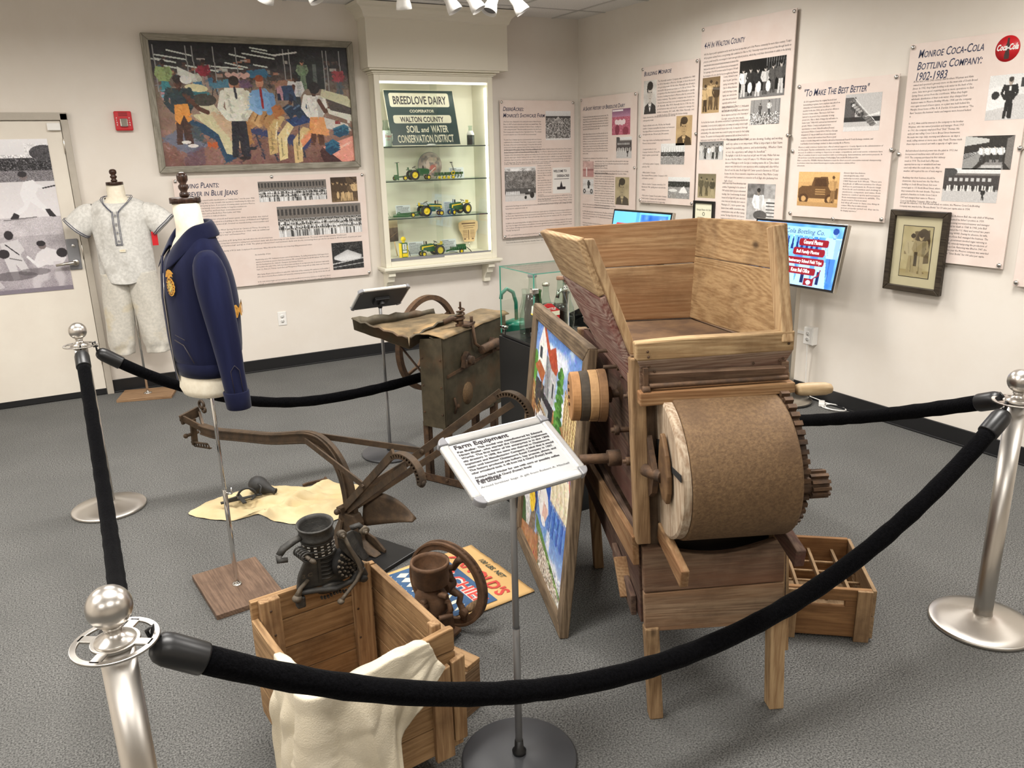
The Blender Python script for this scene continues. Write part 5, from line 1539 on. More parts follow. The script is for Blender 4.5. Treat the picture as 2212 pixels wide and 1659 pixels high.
# ------------------------------------------------------------------ touch-screen kiosks
def kiosk(loc, rz, label, pic, texts, wd=.765, ht=.43):
 t = thing('touch_screen_kiosk', label, 'kiosk', loc, rz)
 bs = MB().lathe([(0, 0), (.168, 0), (.17, .004), (.17, .012), (0, .012)], n=48).build('base_pad', MT['rubber'], t)
 MB().lathe([(0, .012), (.168, .012), (.17, .016), (.17, .022), (.165, .026), (0, .027)], n=48).build('base_disc', MT['nickel'], t)
 MB().bb(-.032, .032, -.022, .022, .026, .97).build('pole', MT['nickel'], t, bevel=.004)
 A = Matrix.Translation((.0, -.035, 1.04)) @ Matrix.Rotation(R_(-11), 4, 'X')
 MB(A).bb(-wd / 2, wd / 2, -.012, .022, -ht / 2, ht / 2).build('monitor_case', MT['nickel'], t, bevel=.005)
 MB(A).bb(-wd / 2 + .004, wd / 2 - .004, -.0145, -.012, -ht / 2 + .004, ht / 2 - .004).build('bezel', MT['blackpaint'], t)
 MB(A).bb(-.07, .07, .022, .05, -.16, .02).build('mount_bracket', MT['nickel'], t)
 bw = .018
 s_ = pic.build('screen', wd - 2 * bw, ht - 2 * bw, MT['screen'], t, M=A, y=-.0155, x=-wd / 2 + bw, z=-ht / 2 + bw)
 b = MB(A)
 for (tx, u, v, wf, hf) in texts[0]:
  b.text(tx, -wd / 2 + bw + u * (wd - 2 * bw), ht / 2 - bw - v * (ht - 2 * bw), .04, -.0162, width=wf * wd, height=hf * ht, bold=.0006)
 b.build('screen_lettering', emis('lit_white_letters', (250, 250, 250), .9) if 'lit_white_letters' not in bpy.data.materials else bpy.data.materials['lit_white_letters'], s_)
 if texts[1]:
  b = MB(A)
  for (tx, u, v, wf, hf) in texts[1]:
   b.text(tx, -wd / 2 + bw + u * (wd - 2 * bw), ht / 2 - bw - v * (ht - 2 * bw), .04, -.0162, width=wf * wd, height=hf * ht, shear=.15)
  b.build('screen_title', MT['ink'], s_)
 return t

def rb(p, x0, y0, x1, y1, col):
 r = .03
 p.rect(x0 + r * .6, y0, x1 - r * .6, y1, col).rect(x0, y0 + r, x1, y1 - r, col)
 for x in (x0 + r * .6, x1 - r * .6):
  for y in (y0 + r, y1 - r):
   p.ell(x, y, r * .6, r, col)

p = Pic(210, 120, (84, 140, 226), 6).cloud(40, 14)
for k in range(14):
 x = .02 + k * .055
 p.poly([(x, .42), (x + .012, .2), (x + .02, .2), (x + .034, .42)], (20, 44, 104)).rect(x + .012, .1, x + .02, .22, (176, 210, 250))
p.rect(0, .44, 1, .5, (120, 176, 250)).person(.92, .9, .86, (150, 190, 252), (60, 110, 200), (130, 170, 240), (30, 60, 130))
for k in range(5):
 p.poly([(.06 + k * .17, 1), (.1 + k * .17, .6), (.2 + k * .17, .58), (.24 + k * .17, 1)], (150, 196, 255)).ell(.15 + k * .17, .52, .04, .08, (100, 156, 236)).rect(.13 + k * .17, .74, .165 + k * .17, .95, (16, 30, 76))
rb(p, .2, .05, .86, .19, (132, 186, 252))
MR = (122, 22, 34)
rb(p, .55, .23, .87, .35, MR)
rb(p, .5, .385, .85, .505, MR)
rb(p, .38, .54, .86, .66, MR)
rb(p, .46, .70, .79, .82, MR)
p.rect(.68, .87, .79, .985, MR).ell(.735, .93, .025, .035, (200, 220, 250)).line([(.78, .86), (.83, .8), (.84, .72)], .014, MR)
kiosk((-.205, -2.97, 0), B9, 'touch screen kiosk with four dark red menu buttons right of the hopper', p,
 ([('General Photos', .60, .315, .2, .065), ('Bell Family Photos', .54, .47, .24, .065), ('50th Anniversary School Field Trips', .40, .625, .42, .065), ('Knox Bell Office', .52, .785, .2, .06)], [('Coca-Cola Bottling Co.', .22, .155, .56, .09)]))
p = Pic(150, 84, (100, 176, 234), 8).rect(.42, 0, .47, 1, (80, 150, 210)).rect(.5, .05, .96, .5, (60, 110, 190)).cloud(30, 9, .5, 0, 1, .5).line([(.6, .3), (.85, .15), (.95, .3)], .03, (150, 190, 230))
rb(p, .07, .25, .43, .62, (178, 30, 50))
rb(p, .48, .4, .95, .62, (178, 30, 50))
p.rect(0, .62, 1, 1, (110, 170, 226))
kiosk((-.30, -1.42, 0), B9 + R_(3), 'touch screen kiosk with Building and Construction menu rising behind hopper', p,
 ([('Building &', .09, .4, .24, .1), ('Construction', .09, .56, .3, .1), ('Breedlove Dairy', .5, .56, .4, .1)], []), .73, .42)

# white cords at the Coca-Cola kiosk
t = thing('power_cord', 'white power cord coiled on the carpet beside the kiosk base', 'cord', (-.1, -3.1, 0))
pts = []
for k in range(40):
 a = k / 39 * 2 * PI * 1.6
 pts.append((.03 + .055 * math.cos(a) + k * .0004, -.14 + .085 * math.sin(a) - k * .001, .006 + .0025 * k * .4 * (k % 2 == 0) * 0 + .003 * math.sin(a * 2) + .004))
MB().tube([(.055, .13, .43), (.06, .13, .36), (.075, .135, .2), (.078, .13, .06), (.076, .08, .02), (.074, .0, .016), (.07, -.05, .012)] + pts[::2], .004, 8).build('cable', MT['white'], t)
MB().box((.03, -.06, .014), (.09, .04, .024), R_(40)).build('adapter', MT['white'], t, bevel=.005)
MB().box((.055, .13, .435), (.024, .028, .024)).build('plug', MT['white'], t, bevel=.004)

# ------------------------------------------------------------------ stanchions and velvet ropes
def stanchion(x, y, label, rz=0.0):
 t = thing('rope_stanchion', label, 'stanchion', (x, y, 0), rz, 'rope stanchions')
 MB().lathe([(0, 0), (.176, 0), (.179, .003), (.179, .012), (.174, .016), (.14, .024), (.075, .041), (.045, .046), (0, .046)], n=64).build('base', MT['steel'], t)
 MB().lathe([(.034, .044), (.0325, .05), (.0315, .06), (.0315, .872), (0, .872)], n=40).build('post', MT['steel'], t)
 b = MB()
 z = .874
 b.ring((0, 0, z), (0, 0, 1), .078, .012, .005, 48)
 b.lathe([(0, z - .003), (.044, z - .003), (.044, z + .003), (0, z + .003)], n=40, smooth=False)
 for k in range(4):
  a = k * PI / 2 + PI / 4
  c, s_ = math.cos(a), math.sin(a)
  b.bar((c * .04, s_ * .04, z), (c * .072, s_ * .072, z), .02, .005)
 b.build('rope_ring', MT['steel'], t, bevel=.0012)
 MB().lathe([(.038, .877), (.036, .881), (.024, .887), (.0165, .894), (.0145, .900), (.018, .904), (.018, .907), (.015, .909), (.0, .909)], n=36).build('neck', MT['finial'], t)
 MB().lathe([(.041 * math.cos(q), .9465 + .041 * math.sin(q)) for q in np.linspace(-1.25, 1.57, 16)], n=40).build('ball_finial', MT['finial'], t)
 return t

SP = {'near': (-4.482, -5.222), 'far': (-4.484, -2.373), 'right': (-1.682, -5.277), 'back': (-1.30, -2.60)}
stanchion(*SP['near'], 'nearest steel ball top stanchion at the lower left before the crate', .2)
stanchion(*SP['far'], 'steel ball top stanchion standing before the cream door', .1)
stanchion(*SP['right'], 'steel ball top stanchion at the right picture edge by the wall', .4)
stanchion(*SP['back'], 'steel ball top stanchion standing behind the wooden hopper near the kiosks', .3)

def rope(a, b_, label, zmin, fm=.5, ex=2.05, ex2=2.05):
 A, B = Vector((*SP[a], 0)), Vector((*SP[b_], 0))
 d = (B - A).normalized()
 L = (B - A).length
 sd = Vector((-d.y, d.x, 0))
 t = thing('velvet_rope', label, 'barrier rope', A, 0, 'black velvet barrier ropes')
 top = .89

 def P(f):
  k = ((fm - f) / fm) ** ex if f < fm else ((f - fm) / (1 - fm)) ** ex2
  return d * (f * L) + Vector((0, 0, zmin + (top - zmin) * k))
 r = .0285
 f0, f1 = .047, .953
 b = MB()
 n = 70
 pts = [P(f0 + (f1 - f0) * i / n) for i in range(n + 1)]
 b.tube(pts, [r * (1 + .03 * math.sin(i * 1.7) + .02 * math.sin(i * 4.1)) for i in range(n + 1)], 16)
 b.build('velvet_sleeve', MT['velvet'], t)
 for s_, (g0, g1, gh) in enumerate(((f0, .0215, .02), (f1, .9785, .98))):
  p0, p1 = P(g0 + (.005 if s_ == 0 else -.005)), P(g1)
  ax = p1 - p0
  ll = ax.length
  c_ = MB().lathe([(r * .9, 0), (r * 1.13, 0), (r * 1.16, .004), (r * 1.16, ll * .72), (r * 1.02, ll * .88), (r * .7, ll * .98), (r * .3, ll * 1.02), (0, ll * 1.03)], p0, ax, 28).build('end_cap', MT['rubber'], t)
  MB().lathe([(0, 0), (.004, 0), (.003, .002), (0, .002)], p0 + ax * .35 + Vector((0, 0, r * 1.15)), (0, 0, 1), 10).build('rivet', MT['chrome'], c_)
  rp = (d * .066 if s_ == 0 else d * (L - .066)) + Vector((0, 0, .874))
  hp = [p1, p1 + (rp - p1) * .45 + Vector((0, 0, .006)), rp + Vector((0, 0, .012)), rp + d * (-.012 if s_ == 0 else .012) + Vector((0, 0, .004)), rp + d * (-.008 if s_ == 0 else .008) + Vector((0, 0, -.014)), rp + d * (.012 if s_ == 0 else -.012) + Vector((0, 0, -.012))]
  MB().tube(hp, .0042, 8).build('snap_hook', MT['rubber'], t)
 return t

rope('near', 'right', 'long black velvet rope sagging across the front of the exhibit', .362)
rope('far', 'near', 'black velvet rope running from cream door side to nearest stanchion', .42)
rope('far', 'back', 'black velvet rope passing behind the blue jacket and the plow', .42, .36, 2.05, 1.8)
rope('right', 'back', 'black velvet rope at right running behind the rusty drum', .36, .55, 1.25, 2.0)

# ------------------------------------------------------------------ mannequins
lin = pm('cream_linen', (232, 224, 204), (224, 214, 192), rough=.85, scale=40, bump=.15, bscale=400)
dkw = wood('dark_stained_wood', (84, 50, 32), (52, 30, 20), (34, 20, 14), 'z', 40, .3, knots=False, bump=.05)
basew = wood('brown_stand_board', (132, 100, 76), (104, 76, 56), (76, 54, 40), 'x', 30, .45, knots=False, bump=.08)
baseo = wood('oak_board', (172, 130, 86), (142, 100, 62), (110, 76, 46), 'x', 30, .5, knots=False, bump=.08)

def finial(t, z, r):
 MB().lathe([(0, z), (r, z), (r, z + .018), (r * .96, z + .02), (0, z + .021)], n=36, sy=.86).build('neck_cap', dkw, t)
 q = MB().lathe([(.013, z + .02), (.022, z + .024), (.021, z + .034), (.014, z + .04), (.022, z + .052), (.023, z + .06), (.014, z + .068), (.024, z + .08), (.0245, z + .094), (.02, z + .104), (.008, z + .109), (0, z + .109)], n=24)
 q.build('turned_finial', dkw, t)

# baseball uniform ---------------------------------------------------------------
t = thing('baseball_uniform_mannequin', 'dress form wearing a grey baseball uniform beside the cream door', 'mannequin', (-4.112, -.238, 0), R_(-16))
MB().bb(-.195, .195, -.14, .14, 0, .02).build('base_board', baseo, t, bevel=.002)
MB().cyl((0, 0, .02), (0, 0, .9), .009).lathe([(0, .02), (.03, .02), (.03, .024), (.012, .03), (0, .03)], n=24).build('pole', MT['chrome'], t)
MB().loft([(0, 0, .9, .13, .1), (0, 0, 1.1, .15, .105), (0, 0, 1.3, .18, .11), (0, .0, 1.42, .17, .09), (0, .01, 1.47, .085, .07), (0, .005, 1.5, .06, .06), (0, 0, 1.575, .058, .055)], 28).build('dress_form', lin, t)
finial(t, 1.575, .066)
jm = pm('grey_wool_flannel', (196, 194, 188), (214, 212, 206), rough=.95, scale=55, lo=.4, hi=.6, bump=.35, bscale=300, sheen=.2, c3=(184, 181, 174), s3=14)
jm2 = pm('grey_flannel_trousers', (190, 186, 176), (206, 201, 190), rough=.95, scale=55, bump=.35, bscale=300, sheen=.2, c3=(202, 186, 148), s3=5, lo3=.56, hi3=.75)
b = MB()
n = 44
rings = []
for z, rx, ry, cy in ((.90, .185, .115, 0), (.93, .187, .117, 0), (1.0, .186, .118, 0), (1.1, .188, .122, 0), (1.2, .194, .124, 0), (1.3, .204, .124, 0), (1.37, .205, .115, 0), (1.42, .196, .1, .005), (1.455, .165, .083, .01), (1.478, .115, .07, .012), (1.488, .082, .064, .01)):
 rings.append((0, cy, z, rx, ry))
b.loft(rings, n, cap=False)
for i, v in enumerate(b.v):
 a = 2 * PI * (i % n) / n
 row = i // n
 if row <= 1:                                         # shirt-tail hem, lower in front and back
  v.z += .035 * abs(math.cos(a)) ** 2 - .03 * abs(math.sin(a)) + (.03 if row else 0)
 k = (1 - row / 11) * .01
 v.x += k * math.sin(a * 7 + row * .9)
 v.y += k * math.cos(a * 5 + row * 1.3)
 d_ = mnoise.noise(Vector((v.x * 9, v.y * 9, v.z * 6)))
 v += Vector((v.x, v.y * 1.6, 0)).normalized() * d_ * .008
 if row >= 9 and math.sin(a) < 0:                     # open V collar
  v.z -= .035 * (-math.sin(a)) ** 2 * (row - 8)
jer = b.build('jersey', jm, t, sub=1, solid=.004)
for sx in (-1, 1):
 b = MB()
 n2 = 24
 path = [Vector((sx * .145, .005, 1.395)), Vector((sx * .18, .0, 1.375)), Vector((sx * .222, -.008, 1.348)), Vector((sx * .262, -.014, 1.315)), Vector((sx * .30, -.02, 1.275))]
 rad = [.06, .086, .092, .094, .097]
 v, f = [], []
 for i, p in enumerate(path):
  dd = (path[min(i + 1, 4)] - path[max(i - 1, 0)]).normalized()
  x = Vector((0, 1, 0))
  y = dd.cross(x).normalized()
  for j in range(n2):
   a = 2 * PI * j / n2
   k = 1 + .05 * math.sin(a * 3 + i)
   v.append(p + x * math.cos(a) * rad[i] * .72 * k + y * math.sin(a) * rad[i] * k)
 for i in range(4):
  for j in range(n2):
   f.append((i * n2 + j, i * n2 + (j + 1) % n2, (i + 1) * n2 + (j + 1) % n2, (i + 1) * n2 + j))
 b.add(v, f, True)
 b.jitter(.006, 14, sx * 3)
 sl = b.build('sleeve', jm, t, sub=1, solid=.004)
 for off in (-.008, -.02):
  c = path[4] + (path[4] - path[3]).normalized() * off
  dd = (path[4] - path[3]).normalized()
  x = Vector((0, 1, 0))
  y = dd.cross(x).normalized()
  MB().tube([c + x * math.cos(2 * PI * j / 32) * .074 + y * math.sin(2 * PI * j / 32) * .101 for j in range(32)], .0022, 6, closed=True).jitter(.005, 14, sx * 3).build('sleeve_piping', MT['navyink'], sl)
# placket and collar piping

def front_y(x, z):
 ry = np.interp(z, [.93, 1.1, 1.2, 1.3, 1.37, 1.42, 1.455], [.117, .122, .124, .124, .115, .1, .083])
 rx = np.interp(z, [.93, 1.1, 1.2, 1.3, 1.37, 1.42, 1.455], [.187, .188, .194, .204, .205, .196, .165])
 return -ry * math.sqrt(max(0, 1 - (x / rx) ** 2)) - .012

b = MB()
for xx in (-.022, -.014, .014, .022):
 b.tube([(xx * (1 if z < 1.4 else 1), front_y(xx, z), z) for z in np.linspace(1.16, 1.395, 14)], .0018, 6)
b.tube([(x, front_y(x, 1.16), 1.16) for x in (-.022, 0, .022)], .0018, 6).tube([(x, front_y(x, 1.168), 1.168) for x in (-.014, 0, .014)], .0018, 6)
for sx in (-1, 1):
 for k in (0, .012):
  b.tube([(sx * .022, front_y(.02, 1.395), 1.395 - k * .6), (sx * .045, -.112 - .004, 1.42 - k * .6), (sx * (.072 + k * .3), -.085, 1.448 - k * .4), (sx * (.09 + k), -.045, 1.476), (sx * (.092 + k), .0, 1.49), (sx * (.08 + k), .045, 1.497), (sx * .03, .07, 1.5)], .002, 6)
b.build('front_piping', MT['navyink'], jer)
for z in (1.37, 1.31, 1.25, 1.19):
 MB().lathe([(0, 0), (.007, 0), (.007, .002), (.005, .003), (0, .002)], (0, front_y(0, z) - .001, z), (0, -1, 0), 14).build('button', MT['grey'], jer)
tg = MB().bb(-.005, .035, front_y(.01, 1.12) - .003, front_y(.01, 1.12) - .001, 1.112, 1.13).build('maker_label', mcream, jer)
MB().text('OUTFIT', .0, 1.119, .01, front_y(.01, 1.12) - .0036, width=.028).build('label_stitching', pm('gold_thread', (196, 150, 50), rough=.6), tg)
# trousers
for sx in (-1, 1):
 b = MB()
 rg = [(sx * .085, 0, .96, .10, .1), (sx * .09, 0, .88, .105, .1), (sx * .10, 0, .74, .105, .095), (sx * .112, -.005, .58, .1, .085), (sx * .12, -.005, .46, .094, .08), (sx * .122, -.005, .405, .092, .078), (sx * .122, -.005, .39, .08, .068), (sx * .124, -.005, .35, .086, .07), (sx * .124, -.005, .342, .08, .064)]
 b.loft(rg, 28, cap=False)
 for i, v in enumerate(b.v):
  a = 2 * PI * (i % 28) / 28
  v.x += .006 * math.sin(a * 6 + v.z * 22)
  v.y += .008 * math.sin(a * 4 - v.z * 30)
 b.jitter(.007, 12, sx)
 b.build('trouser_leg', jm2, t, sub=1, solid=.004)
tg = MB().tube([(.21, -.03, 1.28), (.215, -.035, 1.24)], .001, 5).build('tag_string', MT['ink'], t)
hl = MB().box((.222, -.04, 1.19), (.04, .002, .1), R_(10)).build('hang_tag', mred, t, bevel=.001)
MB().text('SALE', .207, 1.19, .012, -.0475, width=.02).build('tag_lettering', MT['white'], hl) if False else None
# plate at the door jamb foot belongs to the frame

# blue jacket ----------------------------------------------------------------------
t = thing('jacket_mannequin', 'dress form wearing a dark blue corduroy jacket with gold emblem', 'mannequin', (-4.055, -3.555, 0), R_(-84))
t.scale = (.9, .77, 1)
MB().bb(-.215, .215, -.178, .178, 0, .022).build('base_board', basew, t, bevel=.002)
b = MB().cyl((0, 0, .022), (0, 0, .45), .0125).cyl((0, 0, .45), (0, 0, .9), .0095).lathe([(0, .022), (.026, .022), (.026, .026), (.016, .03), (0, .03)], n=24)
b.build('pole', MT['chrome'], t)
MB().cyl((.0, .0, .44), (.035, .02, .44), .003, 8).tube([(.035, .02, .44), (.04, .024, .442), (.04, .024, .468)], .004, 8).build('clamp_screw', MT['chrome'], t)
MB().loft([(0, 0, .868, .12, .1), (0, 0, .876, .15, .128), (0, 0, .90, .162, .14), (0, 0, .96, .16, .13), (0, 0, 1.1, .14, .1), (0, 0, 1.3, .17, .11), (0, .0, 1.42, .17, .09), (0, .012, 1.465, .1, .072), (0, .008, 1.5, .068, .064), (0, 0, 1.585, .064, .06)], 32).build('dress_form', lin, t)
finial(t, 1.585, .07)
bl = pm('blue_corduroy', (19, 22, 48), (25, 29, 58), rough=.9, scale=18, bump=.5, bscale=1, sheen=.12, stretch=(1, 1, .12), spec=.15, c3=(15, 17, 38), s3=5, lo3=.5, hi3=.75)
bl2 = pm('navy_corduroy_collar', (17, 20, 44), (22, 25, 50), rough=.9, scale=20, sheen=.12, spec=.15)
b = MB()
n = 64
rg = [(0, .01, .95, .155, .13), (0, .01, .96, .166, .142), (0, .01, 1.008, .17, .146), (0, .012, 1.022, .178, .156), (0, .015, 1.08, .18, .158), (0, .018, 1.16, .182, .16), (0, .018, 1.24, .188, .16), (0, .016, 1.31, .194, .154), (0, .012, 1.37, .196, .14), (0, .012, 1.415, .182, .118), (0, .015, 1.45, .148, .1), (0, .017, 1.476, .112, .09), (0, .016, 1.492, .09, .083)]
b.loft(rg, n, cap=False)
for i, v in enumerate(b.v):
 a = 2 * PI * (i % n) / n
 row = i // n
 if row > 2:
  d_ = mnoise.noise(Vector((v.x * 9, v.y * 9, v.z * 5))) * .012 + abs(mnoise.noise(Vector((v.x * 6 + v.z * 9, v.y * 6, v.z * 14)))) * .012
  v += Vector((v.x, v.y, 0)).normalized() * (d_ * min(1, (14 - row) / 6))
 fr = max(0, -math.sin(a))
 if row >= 9:
  v.z -= .10 * fr ** 3 * (row - 8) / 4.0
  v.y -= .012 * fr ** 3
jk = b.build('jacket_body', bl, t, sub=1, solid=.005)
b = MB()
b.loft([(0, .01, .955, .17, .146), (0, .01, 1.008, .174, .15)], n, cap=False)
b.build('waistband', bl2, jk, solid=.005)
# collar: low stand at the nape, broad points lying on the chest
b = MB()
v, f = [], []
m_ = 40
for i in range(m_ + 1):
 a = R_(-72) + R_(324) * i / m_
 ca, sa = math.cos(a), math.sin(a)
 fr = max(0, -sa)
 zin = 1.496 + .012 * max(0, sa) - .075 * fr ** 2
 drop = .05 + .055 * fr
 for r_, dz in ((.083, -.012), (.084, .012 - .004 * fr), (.092, .016 - .006 * fr), (.106 + .022 * fr, -.006 - .018 * fr), (.122 + .04 * fr, -drop * .8)):
  v.append((r_ * 1.12 * ca, .014 + r_ * .98 * sa - .02 * fr, zin + dz))
for i in range(m_):
 for j in range(4):
  f.append((i * 5 + j, (i + 1) * 5 + j, (i + 1) * 5 + j + 1, i * 5 + j + 1))
b.add(v, f, True)
b.build('collar', bl2, jk, sub=1, solid=.006)
MB().tube([(.0, -.142, .93), (0, -.152, 1.0), (0, -.155, 1.1), (0, -.155, 1.25), (0, -.142, 1.34)], .0025, 8).build('zipper', MT['nickel'], jk)
b = MB()
b.strap([(-.02, -.142, .93), (-.02, -.156, 1.1), (-.02, -.157, 1.25), (-.02, -.146, 1.34), (-.03, -.13, 1.40)], .03, .005, (1, 0, 0))
b.build('front_placket', bl, jk)
for sx in (1, -1):
 path = [Vector((sx * .155, .012, 1.41)), Vector((sx * .185, .012, 1.385)), Vector((sx * .212, .014, 1.32)), Vector((sx * .232, .02, 1.22)), Vector((sx * .243, .032, 1.10)), Vector((sx * .245, .042, .98)), Vector((sx * .242, .05, .91)), Vector((sx * .242, .052, .905)), Vector((sx * .24, .056, .85))]
 rad = [.035, .066, .078, .072, .064, .057, .052, .048, .048]
 v, f = [], []
 n2 = 28
 for i, p in enumerate(path):
  dd = (path[min(i + 1, 8)] - path[max(i - 1, 0)]).normalized()
  x = Vector((0, 1, 0))
  y = dd.cross(x).normalized()
  x = y.cross(dd)
  for j in range(n2):
   a = 2 * PI * j / n2
   k = 1 + .035 * math.sin(a * 3 + i * 1.3)
   v.append(p + x * math.cos(a) * rad[i] * .95 * k + y * math.sin(a) * rad[i] * .72 * k)
 for i in range(8):
  for j in range(n2):
   f.append((i * n2 + j, i * n2 + (j + 1) % n2, (i + 1) * n2 + (j + 1) % n2, (i + 1) * n2 + j))
 b = MB()
 b.add(v, f, True)
 b.jitter(.011, 11, sx * 5)
 sl = b.build('sleeve', bl, t, sub=1, solid=.005)
 c0, c1 = path[6], path[8]
 q = MB()
 q.loft([(c1.x, c1.y, c1.z - .002, .043, .052), (c1.x, c1.y, c1.z, .045, .055), (c0.x, c0.y, c0.z, .047, .058), (c0.x, c0.y, c0.z + .003, .044, .055)], 28, cap=False)
 q.build('cuff', bl2, sl, solid=.006)
 st = MB()
 st.tube([(path[6].x + sx * .042, path[6].y - .02, .91), (path[5].x + sx * .046, path[5].y - .02, 1.0), (path[5].x + sx * .047, path[5].y, 1.02), (path[5].x + sx * .046, path[5].y + .02, 1.0), (path[6].x + sx * .042, path[6].y + .02, .91)], .0015, 5)
 st.build('cuff_stitching', MT['ink'], sl)
# chest emblem: gold oval with an eagle over it
gold = pm('gold_embroidery', (214, 160, 60), (170, 112, 34), rough=.6, scale=90, bump=.5, bscale=250)

def chest(x, z):
 rx, ry = .192, .16
 return .018 - ry * math.sqrt(max(0.0, 1 - (x / rx) ** 2)) - .016

b = MB()

def patch(cx, cz, rx, rz, off, n=26):
 v = [(cx, chest(cx, cz) - off - .002, cz)]
 for j in range(n):
  a = 2 * PI * j / n
  k = 1 + .05 * math.cos(a * 12)
  x, z = cx + rx * k * math.cos(a), cz + rz * k * math.sin(a)
  v.append((x, chest(x, z) - off, z))
 return v, [(0, 1 + (j + 1) % n, 1 + j) for j in range(n)]

EX, EZ = .092, 1.30
b.add(*patch(EX, EZ, .024, .034, .003))
eg = [(-.022, .034), (-.012, .055), (0, .062), (.012, .06), (.026, .048), (.018, .045), (.02, .035), (.01, .038), (0, .028), (-.012, .034)]
b.add([(EX + x, chest(EX + x, EZ + z) - .004, EZ + z) for x, z in eg], [tuple(range(len(eg)))])
em = b.build('chest_emblem', gold, jk, solid=.002)
MB().add(*patch(EX, EZ, .014, .021, .0055)).build('emblem_centre', pm('emblem_thread', (64, 44, 70), (220, 190, 90), rough=.7, scale=120), em)
b = MB()
for k in range(16):
 a = 2 * PI * k / 16
 x, z = EX + .019 * math.cos(a), EZ + .0275 * math.sin(a)
 b.ball((x, chest(x, z) - .0055, z), (.0026, .0013, .0026), 8, 5)
b.build('emblem_lettering', MT['ink'], em)
# gold chain-stitched word across the back
b = MB(lambda p: Vector((-p[0], .018 + .16 * math.sqrt(max(.02, 1 - (p[0] / .19) ** 2)) + .016, p[2])))
b.text('MONROE', -.165, 1.17, .07, 0, width=.33, height=.05, bold=.002)
b.build('back_lettering', gold, jk)
MB().tube([(.06, chest(.06, 1.1), 1.1), (.115, chest(.115, 1.09), 1.085), (.15, chest(.15, 1.03), 1.02)], .0025, 6).tube([(.07, chest(.07, 1.1), 1.12), (.125, chest(.125, 1.12), 1.105)], .0015, 6).build('pocket_welt', MT['ink'], jk)

# ------------------------------------------------------------------ the pea thresher with its hopper
wt = dict(c3=(84, 58, 36))
WX = wood('old_pine_across', (186, 144, 92), (150, 108, 62), (92, 62, 36), 'x', 42, .75, stain=(120, 82, 50))
WXl = wood('pale_pine_across', (206, 168, 112), (176, 134, 82), (122, 86, 50), 'x', 38, .75)
WZ = wood('old_pine_upright', (176, 136, 88), (138, 100, 60), (80, 54, 34), 'z', 42, .75)
WZl = wood('pale_pine_upright', (202, 162, 108), (168, 124, 76), (110, 76, 46), 'z', 40, .75)
WY = wood('old_pine_deep', (180, 138, 88), (144, 104, 60), (86, 58, 36), 'y', 42, .75, stain=(116, 80, 50))
WR = wood('red_washed_board', (178, 150, 132), (120, 70, 60), (86, 42, 38), 'y', 46, .8, stain=(112, 62, 54), knots=False, wave=.9)
WG = wood('greyed_board', (176, 152, 126), (128, 100, 76), (86, 58, 48), 'x', 46, .85, stain=(126, 92, 78), knots=False, wave=.9)
WD = wood('brown_board', (150, 116, 86), (114, 84, 62), (68, 46, 34), 'x', 34, .8, stain=(110, 76, 56), knots=False)
WL = wood('tan_lower_board', (176, 140, 102), (138, 104, 74), (84, 58, 40), 'x', 30, .8, stain=(132, 98, 70), knots=False, wave=.9)
WP = wood('dusty_dark_post', (128, 100, 72), (100, 76, 54), (66, 48, 34), 'z', 30, .85, knots=False)
WDy = wood('dark_side_board', (112, 84, 64), (78, 56, 44), (48, 34, 28), 'y', 40, .85, stain=(84, 52, 44), knots=False)
rust = pm('rusty_sheet', (98, 76, 54), (122, 97, 69), rough=.7, metal=.15, scale=110, lo=.36, hi=.66, bump=.35, bscale=160, c3=(84, 63, 44), s3=3.2, spec=.35)
iron = pm('rusty_iron', (74, 58, 46), (98, 74, 54), rough=.7, metal=.35, scale=30, bump=.4, bscale=90, c3=(54, 42, 34), s3=8, spec=.4)
t = thing('pea_thresher', 'old wooden pea thresher with wide hopper and rusty drum', 'farm machine', (-3.043, -5.056, 0), R_(-23.27))
LEAN = .056
sh = lambda p: Vector((p[0] - LEAN * p[2], p[1], p[2]))
B_ = lambda: MB(sh)
D = .955
# legs
B_().bar((.0, .0, 0), (-.004, .0, .33), .045, .04, (0, 1, 0)).jitter(.003, 12).build('leg', WZ, t, bevel=.005)
B_().bar((.392, .0, 0), (.392, .0, .33), .048, .045, (0, 1, 0)).build('leg', WZl, t, bevel=.003, label='pale squared replacement leg')
B_().bar((.012, D, 0), (.0, D, 1.06), .04, .045, (0, 1, 0)).build('leg', WZ, t, bevel=.004)
B_().bar((.39, D, 0), (.39, D, 1.06), .04, .045, (0, 1, 0)).build('leg', WZ, t, bevel=.004)
# front boards
B_().slab([(-.024, -.012, .316), (.41, -.012, .31), (.412, -.012, .452), (-.024, -.012, .448)], .026, off=(0, .026, 0)).build('front_board', WL, t, bevel=.003, label='lower front board with curved grain')
arc = [(-.024, -.012, .452), (.412, -.012, .456), (.412, -.012, .61)] + [(.39 - k * .033, -.012, .6 - .035 * math.sin(PI * k / 11)) for k in range(12)] + [(-.024, -.012, .60)]
B_().slab(arc, .026, off=(0, .026, 0)).build('front_board', WD, t, bevel=.003, label='upper front board scooped out under the drum')
# corner posts
B_().bar((-.022, .0, .62), (-.022, .0, 1.185), .042, .05, (0, 1, 0)).jitter(.002, 10).build('corner_post', WZ, t, bevel=.004)
B_().bar((.016, .03, .33), (.016, .03, 1.10), .036, .03, (0, 1, 0)).build('corner_post', WP, t, bevel=.003)
B_().bar((.402, .02, .33), (.402, .02, 1.12), .034, .05, (0, 1, 0)).build('corner_post', WZ, t, bevel=.003)
